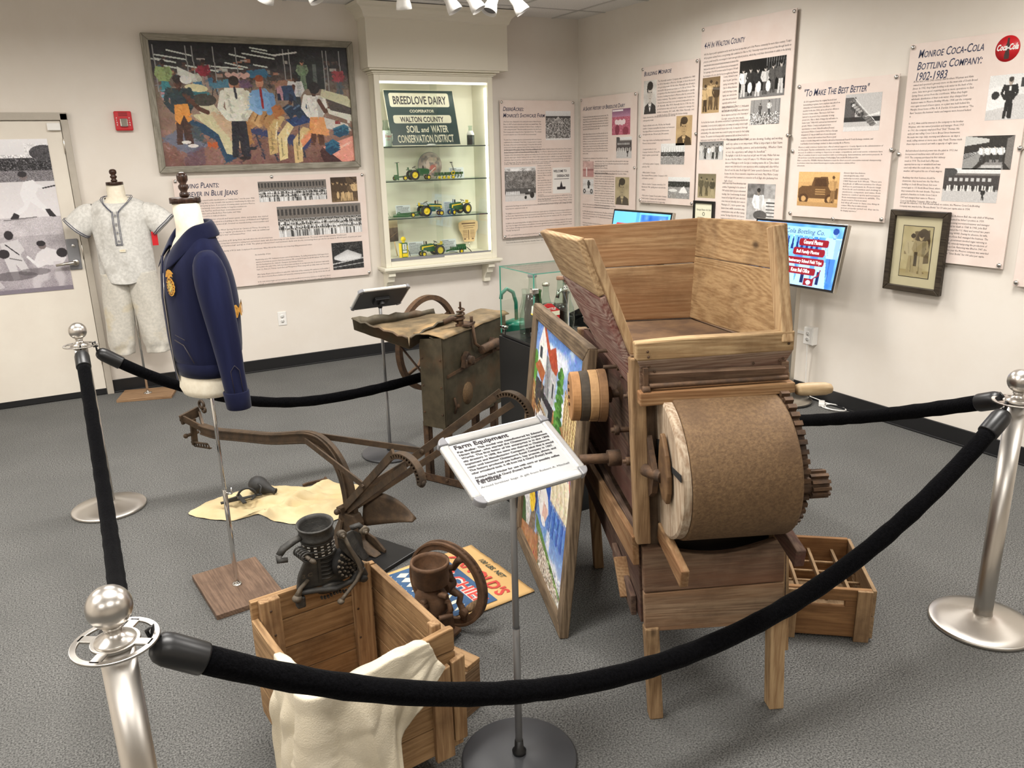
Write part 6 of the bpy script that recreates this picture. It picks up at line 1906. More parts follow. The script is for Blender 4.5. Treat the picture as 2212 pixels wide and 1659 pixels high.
# sides
for x in (-.03, .414):
 B_().slab([(x, .02, .33), (x, D, .40), (x, D, .62), (x, .02, .62)], .02, off=(.02, 0, 0)).build('side_board', WDy, t, bevel=.003)
 x = max(x, -.002)
 B_().slab([(x, .02, .624), (x, D, .624), (x, D, .84), (x, .02, .84)], .02, off=(.02, 0, 0)).build('side_board', WDy, t, bevel=.003)
 B_().slab([(x, .02, .844), (x, D, .844), (x, D, 1.06), (x, .02, 1.06)], .02, off=(.02, 0, 0)).build('side_board', WDy, t, bevel=.003)
B_().slab([(-.052, .0, .54), (-.052, .92, .50), (-.052, .92, .575), (-.052, .0, .635)], .02, off=(.02, 0, 0)).build('side_rail', WY, t, bevel=.003)
B_().slab([(-.05, .06, .33), (-.05, .32, .39), (-.05, .32, .45), (-.05, .06, .40)], .018, off=(.018, 0, 0)).build('side_rail', WDy, t, bevel=.003)
B_().bar((-.045, .12, .36), (-.045, .2, .46), .02, .05, (1, 0, 0)).build('side_rail', WY, t, bevel=.003)
B_().slab([(-.01, D - .01, .33), (.41, D - .01, .33), (.41, D - .01, 1.06), (-.01, D - .01, 1.06)], .02).build('back_board', WD, t)
B_().slab([(-.01, .22, .56), (.40, .22, .56), (.40, .94, .5), (-.01, .94, .5)], .015).build('inner_floor', WD, t)
B_().slab([(.004, .16, 1.085), (.41, .16, 1.085), (.41, D, 1.085), (.004, D, 1.085)], .02).build('deck_board', WDy, t, bevel=.002)
B_().slab([(0, .19, .56), (.4, .19, .56), (.4, .19, 1.08), (0, .19, 1.08)], .012).build('recess_shade_board', pm('recess_shade', (40, 32, 26), rough=.9), t)  # near-black colour stands in for the shade behind the drum
B_().slab([(0, .09, .40), (.4, .09, .40), (.4, .09, .80), (0, .09, .80)], .012).build('recess_shade_board', bpy.data.materials['recess_shade'], t)  # added dark sheet, paints the shaded gap below the drum
# slat standing on the right side
B_().bar((.440, .05, .18), (.434, .05, .585), .02, .045, (0, 1, 0)).build('side_slat', WZl, t, bevel=.002)
# drum
RD, ZD, YD = .210, .868, -.03
B_().lathe([(RD - .02, .06), (RD, .06), (RD + .002, .066), (RD + .002, .352), (RD, .358), (RD - .02, .358)], (0, YD, ZD), (1, 0, 0), 72, closed=True).build('drum', rust, t)
dw = B_()
dw.lathe([(0, .058), (RD - .004, .058), (RD - .004, .036), (RD - .012, .032), (0, .032)], (0, YD, ZD), (1, 0, 0), 64, smooth=False)
dend = dw.build('drum_end', wood('pale_drum_end', (206, 182, 150), (166, 132, 98), (112, 82, 56), 'z', 30, .8, knots=False), t, label='pale split wooden disc closing the drum')
bk = pm('black_gap', (16, 14, 12), rough=.9)
B_().slab([(.0305, -.06, .905), (.0305, -.235, .925), (.0305, -.235, .905), (.0305, -.06, .893)], .003, off=(-.002, 0, 0)).build('split', bk, dend)
B_().slab([(.0305, .0, .94), (.0305, -.06, .96), (.0305, -.09, .90), (.0305, -.07, .84), (.0305, -.01, .82)], .003, off=(-.001, 0, 0)).build('axle_slot', bk, dend)
B_().lathe([(0, .354), (RD - .004, .354), (RD - .004, .336), (0, .336)], (0, YD, ZD), (1, 0, 0), 64, smooth=False).build('drum_end', WZ, t)
# gear wheel on the right with pinion
g = B_()
for k in range(52):
 a = 2 * PI * k / 52
 cy, cz = math.cos(a), math.sin(a)
 g.box((.374, YD + .03 + cy * .212, ZD + .012 + cz * .212), (.024, .013, .016), rot=Matrix.Rotation(a - PI / 2, 4, 'X'))
g.ring((.374, YD + .03, ZD + .012), (1, 0, 0), .206, .03, .024, 60)
for k in range(4):
 a = PI / 4 + k * PI / 2
 g.bar((.374, YD + .03, ZD + .012), (.374, YD + .03 + math.cos(a) * .19, ZD + .012 + math.sin(a) * .19), .024, .02, (1, 0, 0))
g.build('gear_wheel', iron, t)
g = B_().cyl((.36, YD - .16, ZD - .01), (.44, YD - .16, ZD - .01), .028, 16)
for k in range(12):
 a = 2 * PI * k / 12
 g.box((.415, YD - .16 + math.cos(a) * .033, ZD - .01 + math.sin(a) * .033), (.05, .009, .012), rot=Matrix.Rotation(a - PI / 2, 4, 'X'))
g.build('pinion', iron, t)
# axle bearing, lever and shaft on the left
g = B_().cyl((-.015, -.03, .86), (.02, -.09, .86), .018, 18).cyl((-.03, .0, .865), (.03, .0, .865), .022, 18)
g.slab([(.012, -.02, .96), (.012, .02, .93), (.012, .025, .85), (.012, .02, .78), (.012, -.02, .77), (.012, -.06, .80), (.012, -.085, .86), (.012, -.05, .91)], .016, off=(-.016, 0, 0))
g.cyl((-.015, .0, .92), (.0, .0, .92), .011, 6).cyl((-.015, .0, .80), (.0, .0, .80), .011, 6)
g.build('bearing', iron, t, bevel=.002)
lv = [(.027, y, z) for y, z in ((-.10, .995), (-.115, .99), (-.145, .945), (-.163, .89), (-.16, .84), (-.14, .80), (-.10, .80), (-.075, .83), (-.07, .89), (-.082, .95))]
B_().slab(lv, .014, off=(-.014, 0, 0)).build('lever_paddle', pm('worn_brown_paddle', (116, 88, 58), (88, 64, 42), rough=.6, metal=.2, scale=20), t, bevel=.004)
B_().cyl((-.16, .22, .80), (-.03, .22, .80), .016, 16).cyl((-.07, .22, .80), (-.03, .22, .80), .026, 16).build('stub_shaft', iron, t)
# crossbar and wooden handle
B_().slab([(-.03, -.068, 1.062), (.408, -.068, 1.078), (.408, -.068, 1.108), (-.03, -.068, 1.1)], .03, off=(0, .035, 0)).jitter(.002, 14).build('cross_bar', WX, t, bevel=.004)
B_().lathe([(0, 0), (.014, 0), (.0175, .01), (.019, .05), (.018, .085), (.0135, .1), (.008, .104), (0, .104)], (.418, -.05, 1.082), (1, 0, -.02), 20).build('turned_handle', wood('pale_handle', (216, 184, 132), (192, 156, 104), (160, 120, 74), 'x', 30, .5, knots=False, bump=.05), t)
# arms under the drum
B_().bar((.035, -.005, .655), (.045, -.20, .60), .025, .062).build('support_arm', WY, t, bevel=.004)
B_().bar((.388, -.005, .655), (.392, -.16, .615), .03, .06).build('support_arm', WDy, t, bevel=.004)
# feed trough and rod
g = B_()
g.slab([(-.01, -.01, 1.10), (.385, -.01, 1.105), (.39, -.03, 1.15), (-.015, -.03, 1.15)], .015)
g.bb(-.02, .0, -.035, .06, 1.09, 1.16).bb(.382, .402, -.035, .06, 1.09, 1.16)
g.build('feed_trough', WD, t)
B_().cyl((.0, -.055, 1.115), (.39, -.055, 1.12), .007, 12).build('rod', iron, t)
B_().box((-.008, -.045, 1.13), (.012, .02, .07)).cyl((-.02, -.055, 1.105), (.0, -.055, 1.105), .011, 10).build('rod_hanger', iron, t)
# hopper
H = lambda q, th, m_, nm, lb=None, bv=.004: B_().slab(q, th).build(nm, m_, t, bevel=bv, label=lb)
BLb, BRb = (.04, .50, 1.18), (.292, .50, 1.18)
BLt, BRt = (-.176, .55, 1.49), (.335, .53, 1.512)
FLb, FLt = (-.03, .0, 1.165), (-.146, .02, 1.515)
FRb, FRt = (.392, -.04, 1.20), (.402, .03, 1.535)

def mid(a, b_, k):
 return tuple(a[i] + (b_[i] - a[i]) * k for i in range(3))

k = .56
bl_, br_ = (-.03 + .05, .48, 1.10), (.292, .50, 1.10)
ex = lambda p_, dx, dy: (p_[0] + dx, p_[1] + dy, p_[2])
H([ex(mid(BRb, BRt, k), .024, 0), ex(BRt, .024, 0), ex(BLt, -.0, 0), ex(mid(BLb, BLt, k), -.03, 0)], -.02, WX, 'hopper_back_board', 'upper board of the hopper back wall')
H([ex(BRb, .024, 0), ex(mid(BRb, BRt, k - .004), .024, 0), ex(mid(BLb, BLt, k - .004), -.03, 0), ex(BLb, -.04, 0)], -.02, WX, 'hopper_back_board', 'lower board of the hopper back wall')
H([mid(FRb, FRt, .62), FRt, ex(BRt, -.003, .015), ex(mid(BRb, BRt, .62), -.003, .015)], -.02, WXl if False else wood('hopper_right_wood', (190, 148, 92), (158, 114, 64), (104, 70, 40), 'y', 36, .75, wave=.9), 'hopper_right_board', 'upper board of the hopper right wall')
H([ex(FRb, 0, 0), mid(FRb, FRt, .616), ex(mid(BRb, BRt, .616), -.003, .015), ex(BRb, -.003, .015)], -.02, bpy.data.materials['hopper_right_wood'], 'hopper_right_board', 'lower board of the hopper right wall')
Lb = (-.002, .50, 1.09)
Lf = (-.002, .0, 1.085)
H([mid(Lb, BLt, .64), BLt, FLt, mid(Lf, FLt, .64)], -.022, wood('hopper_left_wood', (196, 158, 106), (160, 120, 74), (116, 82, 50), 'y', 36, .75), 'hopper_left_board', 'tan upper board of the hopper left wall')
H([Lb, mid(Lb, BLt, .635), mid(Lf, FLt, .635), Lf], -.022, WR, 'hopper_left_board', 'red washed lower board of the hopper left wall')
H([(-.03, .0, 1.170), (.42, .0, 1.186), (.34, .53, 1.176), (.03, .53, 1.176)], -.015, pm('dusty_hopper_floor', (120, 92, 64), (88, 66, 48), rough=.9, scale=9, bump=.2), 'hopper_floor')
# battens on the open front edges
H([(-.038, -.014, 1.195), (-.015, -.012, 1.195), (-.12, .006, 1.512), (-.146, .004, 1.512)], -.024, WZl, 'hopper_batten')
H([(.374, -.055, 1.22), (.408, -.055, 1.22), (.408, .02, 1.532), (.374, .02, 1.53)], -.05, WZl, 'hopper_batten')
# front lip
B_().slab([(-.03, -.045, 1.184), (.412, -.045, 1.194), (.412, -.05, 1.250), (.25, -.05, 1.245), (.1, -.05, 1.243), (-.034, -.05, 1.236)], .035, off=(0, .035, 0)).jitter(.0015, 9).build('hopper_lip', WXl, t, bevel=.005, label='pale front lip board of the hopper')
B_().slab([(.0, -.012, 1.118), (.385, -.012, 1.125), (.41, -.045, 1.194), (-.028, -.045, 1.182)], -.028).build('hopper_lip', WG, t, bevel=.003, label='greyed lower front board of the hopper')
nl = B_()
for (x, z) in ((.0, 1.21), (.002, 1.195), (.395, 1.215), (.385, 1.17), (.375, 1.165), (.006, 1.165), (.02, 1.15), (.025, 1.135), (.3, 1.16)):
 nl.lathe([(0, 0), (.004, 0), (.003, .002), (0, .002)], (x, -.048 + (.0 if z > 1.19 else .012), z), (0, -1, 0), 8)
nl.build('nail_heads', iron, t)
# belt pulley on its shaft
pc = Vector((-.165, .30, .985))
pu = MB().cyl(pc - Vector((.05, 0, 0)), pc + Vector((.05, 0, 0)), .03, 20).build('belt_pulley', iron, t, label='round wooden belt pulley built of light and dark laminations')
for k, (c1_, c2_) in enumerate((((178, 132, 84), (148, 106, 64)), ((74, 64, 50), (52, 45, 36)), ((190, 152, 106), (156, 120, 80)), ((140, 104, 68), (110, 80, 52)))):
 x0_, x1_ = -.056 + k * .028, -.0285 + k * .028
 r_ = .078 + .002 * k
 MB().lathe([(0, x0_), (r_ - .003, x0_), (r_, x0_ + .003), (r_ + .001, x1_ - .001), (r_ - .002, x1_), (0, x1_)], pc, (1, -.05, 0), 40, smooth=False).build('lamination', pm('pulley_wood_%s' % 'abcd'[k], c1_, c2_, rough=.75, scale=18, stretch=(1, 1, .3), bump=.2, c3=(70, 54, 38), s3=9, lo3=.6, hi3=.75), pu)
for k in range(4):
 MB().lathe([(0, 0), (.006, 0), (.006, .002), (0, .002)], pc + Vector((-.0575, .02 - .005 * k, .04 - k * .022)), (-1, .05, 0), 10).build('bolt_hole', bk, pu)
g = MB().cyl(pc + Vector((.05, 0, 0)), pc + Vector((.30, -.01, .02)), .013, 14).cyl(pc + Vector((.055, 0, 0)), pc + Vector((.075, 0, 0)), .026, 16)
g.build('drive_shaft', iron, t)
g = MB().loft([(-.035, .30, .94, .02, .035), (-.035, .30, 1.0, .035, .045), (-.03, .3, 1.03, .028, .035)], 16).cyl((-.06, .3, 1.0), (-.02, .3, 1.0), .03, 18).cyl((-.07, .25, 1.06), (-.02, .26, 1.04), .006, 8).cyl((-.11, .2, .9), (-.04, .2, .9), .009, 8).cyl((-.1, .2, .9), (-.085, .2, .9), .016, 6)
g.build('shaft_bracket', iron, t)
g = MB()
for (z, y) in ((1.14, .26), (1.11, .18), (.86, .04), (1.06, .04)):
 g.cyl((-.11 - .03 * (z > 1.1), y, z), (-.05, y, z), .006, 8).cyl((-.1, y, z), (-.088, y, z), .013, 6)
g.build('bolts', iron, t)
"""bolts: small fixings of the frame"""

# ------------------------------------------------------------------ leaning horse painting
t = thing('leaning_painting', 'rustic framed painting of white horse and barn leaning on the thresher', 'painting', (-3.038, -4.565, 0.0), R_(71.8))
# local x runs along the bottom edge away from the camera, +y towards the thresher is behind
t.rotation_euler = (0, 0, R_(-108.2))
t.location = (-2.80, -3.733, 0.0)
A = Matrix.Rotation(R_(-5.6), 4, 'X')
Wp, Hp = .872, 1.105
fr1 = wood('barnwood_frame_across', (142, 116, 84), (104, 82, 58), (72, 56, 40), 'x', 34, .85, knots=False, bump=.5)
fr2 = wood('barnwood_frame_up', (142, 116, 84), (104, 82, 58), (72, 56, 40), 'z', 34, .85, knots=False, bump=.5)
fw_ = .06
for nm, q, m_ in (('frame_rail', [(0, 0), (Wp, 0), (Wp - fw_, fw_), (fw_, fw_)], fr1), ('frame_rail', [(0, Hp), (fw_, Hp - fw_), (Wp - fw_, Hp - fw_), (Wp, Hp)], fr1),
    ('frame_stile', [(0, 0), (fw_, fw_), (fw_, Hp - fw_), (0, Hp)], fr2), ('frame_stile', [(Wp, 0), (Wp, Hp), (Wp - fw_, Hp - fw_), (Wp - fw_, fw_)], fr2)):
 MB(A).slab([(a, .018, c) for a, c in q], .036, off=(0, -.036, 0)).build(nm, m_, t, bevel=.005)
MB(A).bb(.02, Wp - .02, .004, .016, .02, Hp - .02).build('panel_back', WD, t)
p = Pic(200, 260, (70, 120, 200), 21)
p.grad(0, .36, (92, 136, 208), (214, 226, 240)).grad(.36, .66, (40, 88, 178), (30, 80, 172)).grad(.66, 1, (48, 104, 194), (196, 216, 240)).cloud(.85, 22, .3, 0, 1, .3, (246, 248, 250)).cloud(.8, 18, .4, .72, 1, 1, (240, 244, 250))
p.poly([(0, .26), (.3, .3), (.6, .3), (1, .36), (1, .46), (0, .48)], (166, 120, 78)).cloud(26, 8, 0, .3, 1, .46)
# barn, tree, lumber stacks
p.ell(.03, .2, .06, .07, (96, 150, 70)).poly([(.08, .09), (.16, .0), (.27, .08), (.27, .2), (.08, .2)], (238, 238, 236)).poly([(.15, .0), (.2, .0), (.34, .08), (.45, .05), (.53, .13), (.5, .17), (.38, .15), (.27, .085)], (176, 76, 48)).poly([(.02, .2), (.12, .16), (.27, .19), (.22, .25)], (172, 100, 60)).poly([(.27, .1), (.38, .14), (.38, .3), (.27, .28)], (146, 148, 152)).poly([(.38, .15), (.51, .16), (.51, .3), (.38, .3)], (190, 192, 194)).poly([(.06, .24), (.27, .25), (.27, .38), (.08, .36)], (66, 62, 62)).poly([(.27, .28), (.5, .3), (.48, .38), (.27, .4)], (46, 46, 52)).rect(.11, .1, .17, .15, (70, 74, 80)).rect(.44, .2, .47, .26, (70, 72, 76)).line([(.29, .12), (.36, .27)], .012, (84, 88, 96)).poly([(.22, .31), (.4, .33), (.4, .38), (.22, .37)], (178, 178, 178)).line([(.2, .24), (.2, .38)], .014, (30, 30, 32))
for k in range(22):
 p.ell(.6 + .03 * math.sin(k * 2.3), .12 + k * .0115, .035 + .0016 * k, .016, ((74, 128, 52), (98, 156, 70), (54, 104, 44))[k % 3])
p.poly([(.7, .17), (1, .25), (1, .43), (.7, .33)], (222, 200, 146))
for k in range(10):
 p.line([(.7, .18 + k * .016), (1, .26 + k * .018)], .006, (150, 116, 72))
for k in range(7):
 p.line([(.72 + k * .045, .17), (.72 + k * .045, .4)], .012, (120, 86, 52))
# wheat braid at the left edge, furrows
for k in range(26):
 x, y = .01 + .13 * ((k * 37) % 26) / 26, .27 + .25 * ((k * 11) % 26) / 26
 p.line([(x, y), (x + .05, y + .035)], .012, ((206, 176, 120), (128, 86, 50), (90, 60, 40))[k % 3])
for k in range(6):
 p.line([(.16, .33 + .014 * k), (.36, .36 + .012 * k), (.5, .40 + .01 * k)], .01, ((196, 160, 106), (140, 100, 62))[k % 2])
# dark shoulder, white mane and nose
p.poly([(0, .5), (.14, .46), (.2, .6), (.12, .72), (0, .7)], (86, 52, 40)).poly([(.1, .4), (.5, .38), (.56, .5), (.5, .64), (.3, .7), (.14, .6)], (74, 56, 46)).poly([(.12, .42), (.24, .36), (.4, .38), (.44, .48), (.4, .62), (.3, .68), (.18, .6), (.1, .52)], (236, 236, 234))
for k in range(24):
 x = .12 + k * .013
 p.line([(x, .39 + .03 * abs(math.sin(k))), (x + .02 * math.sin(k * 2.1), .52), (x + .03, .62 + .04 * math.sin(k))], .013, ((252, 252, 252), (212, 212, 214), (170, 164, 160), (244, 244, 242))[k % 4])
p.poly([(.42, .44), (.5, .48), (.5, .6), (.44, .68), (.4, .58)], (28, 25, 26)).poly([(.3, .62), (.46, .62), (.56, .66), (.6, .72), (.52, .79), (.42, .78), (.32, .7)], (240, 238, 236)).poly([(.48, .7), (.58, .71), (.55, .77), (.47, .79)], (222, 184, 172)).ell(.5, .785, .05, .018, (250, 250, 248)).line([(.2, .44), (.26, .5), (.26, .58)], .01, (50, 40, 36)).line([(.36, .64), (.28, .9)], .008, (150, 120, 84)).line([(.4, .66), (.3, .92)], .006, (120, 96, 70))
# cream drapery falling into blue stripes
for k in range(13):
 a = k / 12
 c = ((242, 232, 206), (208, 194, 160), (232, 220, 190))[k % 3]
 p.line([(.5 + a * .1, .46 + .01 * a), (.6 + a * .3, .5 + .04 * (1 - a)), (.62 + a * .34, .6), (.62 + a * .32, .66)], .034, c)
 p.line([(.62 + a * .32, .66), (.6 + a * .34, .78)], .024, ((58, 108, 190), (34, 82, 168), (96, 142, 208))[k % 3])
p.poly([(.86, .43), (1, .45), (1, .56), (.94, .53)], (206, 120, 84))
for k in range(4):
 p.line([(.88 + k * .035, .44), (.95 + k * .03, .54)], .01, ((244, 240, 238), (60, 84, 150))[k % 2])
# navy cloth, yellow sack, cotton bag, path and cotton field
p.poly([(.06, .62), (.24, .64), (.34, .74), (.33, .82), (.12, .7)], (22, 36, 96)).poly([(.08, .66), (.22, .69), (.3, .76), (.28, .85), (.2, .83), (.1, .76)], (240, 202, 40)).line([(.13, .72), (.24, .78)], .012, (196, 148, 30)).line([(.12, .75), (.2, .79)], .008, (210, 164, 40))
p.poly([(0, .66), (.08, .7), (.2, .84), (.22, .92), (.08, .93), (0, .86)], (214, 214, 212)).speck(22, 0, .68, .2, .92, 2).poly([(0, .64), (.07, .68), (.04, .76), (0, .78)], (88, 66, 54)).poly([(0, .82), (.06, .84), (.12, .93), (0, .96)], (62, 92, 52)).poly([(.22, .84), (.32, .8), (.34, .88), (.26, .95), (.18, .93)], (128, 112, 94)).poly([(.18, .92), (.28, .9), (.32, .96), (.26, .99)], (98, 76, 58))
p.poly([(0, .95), (.18, .92), (.36, .89), (.42, .9), (.4, 1), (0, 1)], (180, 128, 88)).cloud(18, 9, 0, .93, .4, 1).poly([(.34, .8), (.42, .82), (1, .96), (1, .99), (.44, .88), (.36, .86)], (92, 134, 62)).poly([(.42, .86), (1, .975), (1, 1), (.4, 1)], (188, 178, 164)).speck(60, .42, .89, 1, 1, 2).poly([(.38, .87), (.43, .88), (.46, 1), (.38, 1)], (170, 116, 78)).line([(.42, .87), (.47, 1)], .012, (84, 120, 60))
p.strokes(4500, 5, 2, 14)
p.build('canvas', Wp - 2 * fw_, (Hp - 2 * fw_), MT['oil'], t, M=A, y=-.004, x=fw_, z=fw_)

# ------------------------------------------------------------------ glass case on a black pedestal
t = thing('black_pedestal', 'black square pedestal carrying the glass case of bottles', 'pedestal', (-2.485, -3.52, 0))
MB().bb(-.19, .19, -.17, .17, 0, .872).build('column', MT['blackpaint'], t, bevel=.002)
t = thing('glass_case', 'clear glass display case with green edges on the black pedestal', 'display case', (-2.485, -3.52, .874))
b = MB()
cx, cy, ch = .18, .16, .335
MB().bb(-.183, .183, -.163, .163, 0, .012).build('case_base', MT['rubber'], t, bevel=.002)
for nm, q in (('glass_side', (-cx, cx, -cy, -cy + .004, .012, ch)), ('glass_side', (-cx, cx, cy - .004, cy, .012, ch)), ('glass_side', (-cx, -cx + .004, -cy + .004, cy - .004, .012, ch)), ('glass_side', (cx - .004, cx, -cy + .004, cy - .004, .012, ch)), ('glass_top', (-cx - .002, cx + .002, -cy - .002, cy + .002, ch, ch + .004))):
 MB().bb(*q).build(nm, MT['pane'], t)
b = MB()
for sx in (-1, 1):
 for sy in (-1, 1):
  b.bb(sx * cx - .0025, sx * cx + .0025, sy * cy - .0025, sy * cy + .0025, .012, ch)
b.bb(-cx - .003, cx + .003, -cy - .0035, -cy - .0015, ch, ch + .004).bb(-cx - .003, cx + .003, cy + .0015, cy + .0035, ch, ch + .004).bb(-cx - .0035, -cx - .0015, -cy, cy, ch, ch + .004).bb(cx + .0015, cx + .0035, -cy, cy, ch, ch + .004)
b.build('glass_edges', MT['pane_edge'], t)
for z in (.06, .26):
 MB().box((-cx + .004, -cy - .006, z), (.03, .012, .022)).box((-cx - .006, -cy + .006, z), (.012, .026, .022)).cyl((-cx - .004, -cy - .004, z - .014), (-cx - .004, -cy - .004, z + .014), .006).build('hinge', MT['chrome'], t, bevel=.003)
MB().cyl((-cx - .016, cy - .04, .045), (-cx + .01, cy - .04, .045), .009).box((-cx - .018, cy - .04, .052), (.012, .022, .012)).bb(-cx - .012, -cx - .002, cy - .05, cy - .03, .014, .04).build('lock', MT['chrome'], t, bevel=.002)
Z0 = .887

def soda(x, y, h, r, glass_m, label, fill=None, level=.0, cap=None, name='soda_bottle', grp=None):
 t = thing(name, label, 'bottle', (x, y, Z0), 0, grp)
 pf = [(r * .82, 0), (r * .9, .006), (r * .86, h * .1), (r * .95, h * .2), (r, h * .3), (r * .93, h * .38), (r * .98, h * .46), (r * .86, h * .58), (r * .55, h * .72), (r * .42, h * .84), (r * .4, h * .95), (r * .47, h * .955), (r * .46, h), (r * .36, h)]
 MB().lathe(pf, n=20).build('glass_body', glass_m, t)
 if fill is not None:
  zz = [h * level]
  k = [(q[0] * .93, max(q[1], .004)) for q in pf if q[1] < h * level]
  MB().lathe([(0, .004)] + k + [(k[-1][0] * .92, h * level), (0, h * level)], n=20).build('contents', fill, t)
 if cap is not None:
  MB().lathe([(r * .5, h * .955), (r * .52, h * .97), (r * .5, h * 1.0), (r * .44, h * 1.012), (0, h * 1.014)], n=20).build('cap', cap, t)
 return t

gg = glass('green_bottle_glass', (96, 160, 84), .02, 1.3)
clear = glass('pale_bottle_glass', (236, 244, 240), .02, 1.5)
cola = pm('cola', (30, 16, 14), rough=.15)
gfill = pm('green_drink', (48, 92, 36), rough=.3)
soda(-2.615, -3.52, .205, .033, clear, 'clear empty contour bottle at the left front of the glass case')
soda(-2.585, -3.455, .22, .031, clear, 'clear empty bottle right behind the left front bottle in the case')
q = soda(-2.618, -3.638, .245, .034, gg, 'green citrus soda bottle with white label in the front corner of case', gfill, .55)
lb = MB().lathe([(.0325, .13), (.0338, .132), (.030, .168), (.0285, .17), (.0325, .13)], n=24).build('paper_label', MT['white'], q)
MB().lathe([(.0345, .131), (.0348, .132), (.0342, .137), (.034, .137)], n=24).build('label_band', myel, lb)
tb = MB()
for k, chh in enumerate('FRESCA'):
 a = -2.25 + k * .26
 tb.add(*[(lambda v, f: ([(math.cos(a + p[0] * 28) * .0333, math.sin(a + p[0] * 28) * .0333, .142 + p[1]) for p in v], f))(*text_geo(chh, .018, res=2))][0])
tb.build('label_lettering', MT['ink'], lb)
soda(-2.585, -3.53, .30, .042, clear, 'large capped bottle of dark cola in the middle of the case', cola, .68, MT['grey'])
soda(-2.475, -3.60, .285, .036, clear, 'capped cola bottle right of the red carton in the case', cola, .55, pm('tan_cap', (150, 110, 90), rough=.6))
soda(-2.515, -3.535, .25, .035, clear, 'bottle with blue striped neck behind the red carton', cola, .6, MT['nickel'])
soda(-2.37, -3.50, .2, .034, clear, 'tall fluted clear bottle at the right of the case')
t = thing('bottle_carton', 'red cardboard bottle carton with white script in the glass case', 'carton', (-2.555, -3.615, Z0), R_(4))
MB().slab([(-.045, -.03, 0), (.045, -.03, 0), (.045, -.03, .14), (.03, -.03, .15), (.0, -.03, .175), (-.02, -.03, .178), (-.045, -.03, .172)], .003).build('front_panel', mred, t)
MB().bb(-.045, .045, .028, .03, 0, .14).bb(-.045, -.043, -.03, .03, 0, .13).bb(.043, .045, -.03, .03, 0, .13).build('carton_sides', mred, t)
MB().bb(-.045, .045, -.0345, -.0335, .118, .138).build('cream_band', mcream, t)
MB().text('BOTTLE', -.038, .145, .016, -.0346, width=.06, bold=.0005).text('Coke', -.042, .04, .05, -.0346, width=.08, height=.04, shear=.4, bold=.001).build('carton_lettering', MT['white'], t)
t = thing('soda_tap', 'chrome soda fountain tap standing in the right of the glass case', 'soda tap', (-2.41, -3.545, Z0))
MB().lathe([(.03, 0), (.03, .006), (.017, .012), (.016, .19), (.02, .2), (.024, .21), (.014, .225), (.008, .24), (.018, .258), (.02, .28), (.014, .30), (0, .305)], n=24).build('column', MT['chrome'], t)
MB().tube([(0, 0, .20), (-.03, -.01, .215), (-.05, -.015, .205), (-.058, -.017, .18)], [.01, .009, .008, .009], 12).build('spout', MT['chrome'], t)
t = thing('small_black_box', 'small black box at the right rear of the glass case', 'box', (-2.345, -3.44, Z0))
MB().bb(-.03, .03, -.02, .02, 0, .05).build('box_body', MT['rubber'], t, bevel=.002)
MB().bb(-.031, .031, -.021, .021, .05, .056).build('lid', MT['rubber'], t, bevel=.001)
for k, (x, y) in enumerate(((-2.405, -3.47), (-2.43, -3.43))):
 t = thing('drinking_glass', ('clear soda glass at the foot of the chrome tap', 'clear soda glass behind the chrome tap')[k], 'glass', (x, y, Z0), 0, 'soda glasses in the case')
 MB().lathe([(.02, 0), (.022, .004), (.02, .05), (.03, .1), (.031, .13), (.029, .13), (.027, .1), (.018, .05), (.018, .006), (0, .006)], n=20).build('glass_body', clear, t)

# ------------------------------------------------------------------ sheet-metal pea sheller
gal = pm('aged_sheet_metal', (88, 80, 63), (70, 63, 49), rough=.55, metal=.45, scale=9, bump=.15, bscale=30, c3=(96, 70, 48), s3=5, lo3=.55, hi3=.75, rough2=.7)
gal2 = pm('rust_dusted_sheet', (126, 108, 80), (96, 82, 60), rough=.65, metal=.3, scale=12, bump=.2, bscale=40, c3=(170, 140, 98), s3=4, lo3=.5, hi3=.66)
t = thing('pea_sheller', 'rusty sheet metal pea sheller with slanted tray and large flywheel', 'farm machine', (-2.844, -3.035, 0), math.atan2(.484, .875))
BW, BD = .60, .15
z0, z1 = .325, .80
top = [(0, z1 + .02), (.1, z1 + .01), (.2, z1 + .025), (.34, z1 + .02), (.46, z1 + .035), (BW, z1 + .03)]
MB().slab([(0, 0, z0), (BW, 0, z0)] + [(x, 0, z) for x, z in reversed(top)], .006).build('side_sheet', gal, t)
MB().slab([(0, BD, z0), (BW, BD, z0), (BW, BD, z1 + .03), (0, BD, z1)], .006).build('side_sheet', gal, t)
MB().slab([(0, 0, z0 - .005), (0, BD, z0 - .005), (0, BD, z1), (0, 0, z1 + .02)], .005, off=(-.005, 0, 0)).build('end_sheet', gal, t)
MB().slab([(BW, 0, z0), (BW, BD, z0), (BW, BD, z1), (BW, 0, z1)], .005).build('end_sheet', gal, t)
lid = MB()
lid.grid(lambda u, v: (-.01 + u * (BW + .03), -.02 + v * (BD + .05), z1 + .03 + .02 * u + .008 * mnoise.noise(Vector((u * 6, v * 3, 2))) - .012 * (v < .08)), 24, 6)
lid.build('lid_sheet', gal2, t, solid=.005)
MB().slab([(0.02, -.004, .60), (BW - .02, -.004, .66), (BW - .02, -.004, .675), (.02, -.004, .615)], .012, off=(0, -.012, 0)).build('angle_strip', iron, t)
for y in (0.005, BD - .005):
 for x in (.004, .13 if y < .05 else .004):
  pass
b = MB()
for (x, y, zt) in ((.008, .008, .34), (.008, BD - .008, .34), (BW - .14, .008, .34), (BW - .14, BD - .008, .34)):
 MB().slab([(x - .004, y - .018, .02), (x + .004, y - .018, .02), (x + .004, y + .018, .02), (x - .004, y + .018, .02)], zt - .02, off=(0, 0, zt - .02)).slab([(x - .004, y - .018, .02), (x + .03, y - .018, .02), (x + .03, y - .012, .02), (x - .004, y - .012, .02)], zt, off=(0, 0, zt - .02)).build('leg', iron, t)
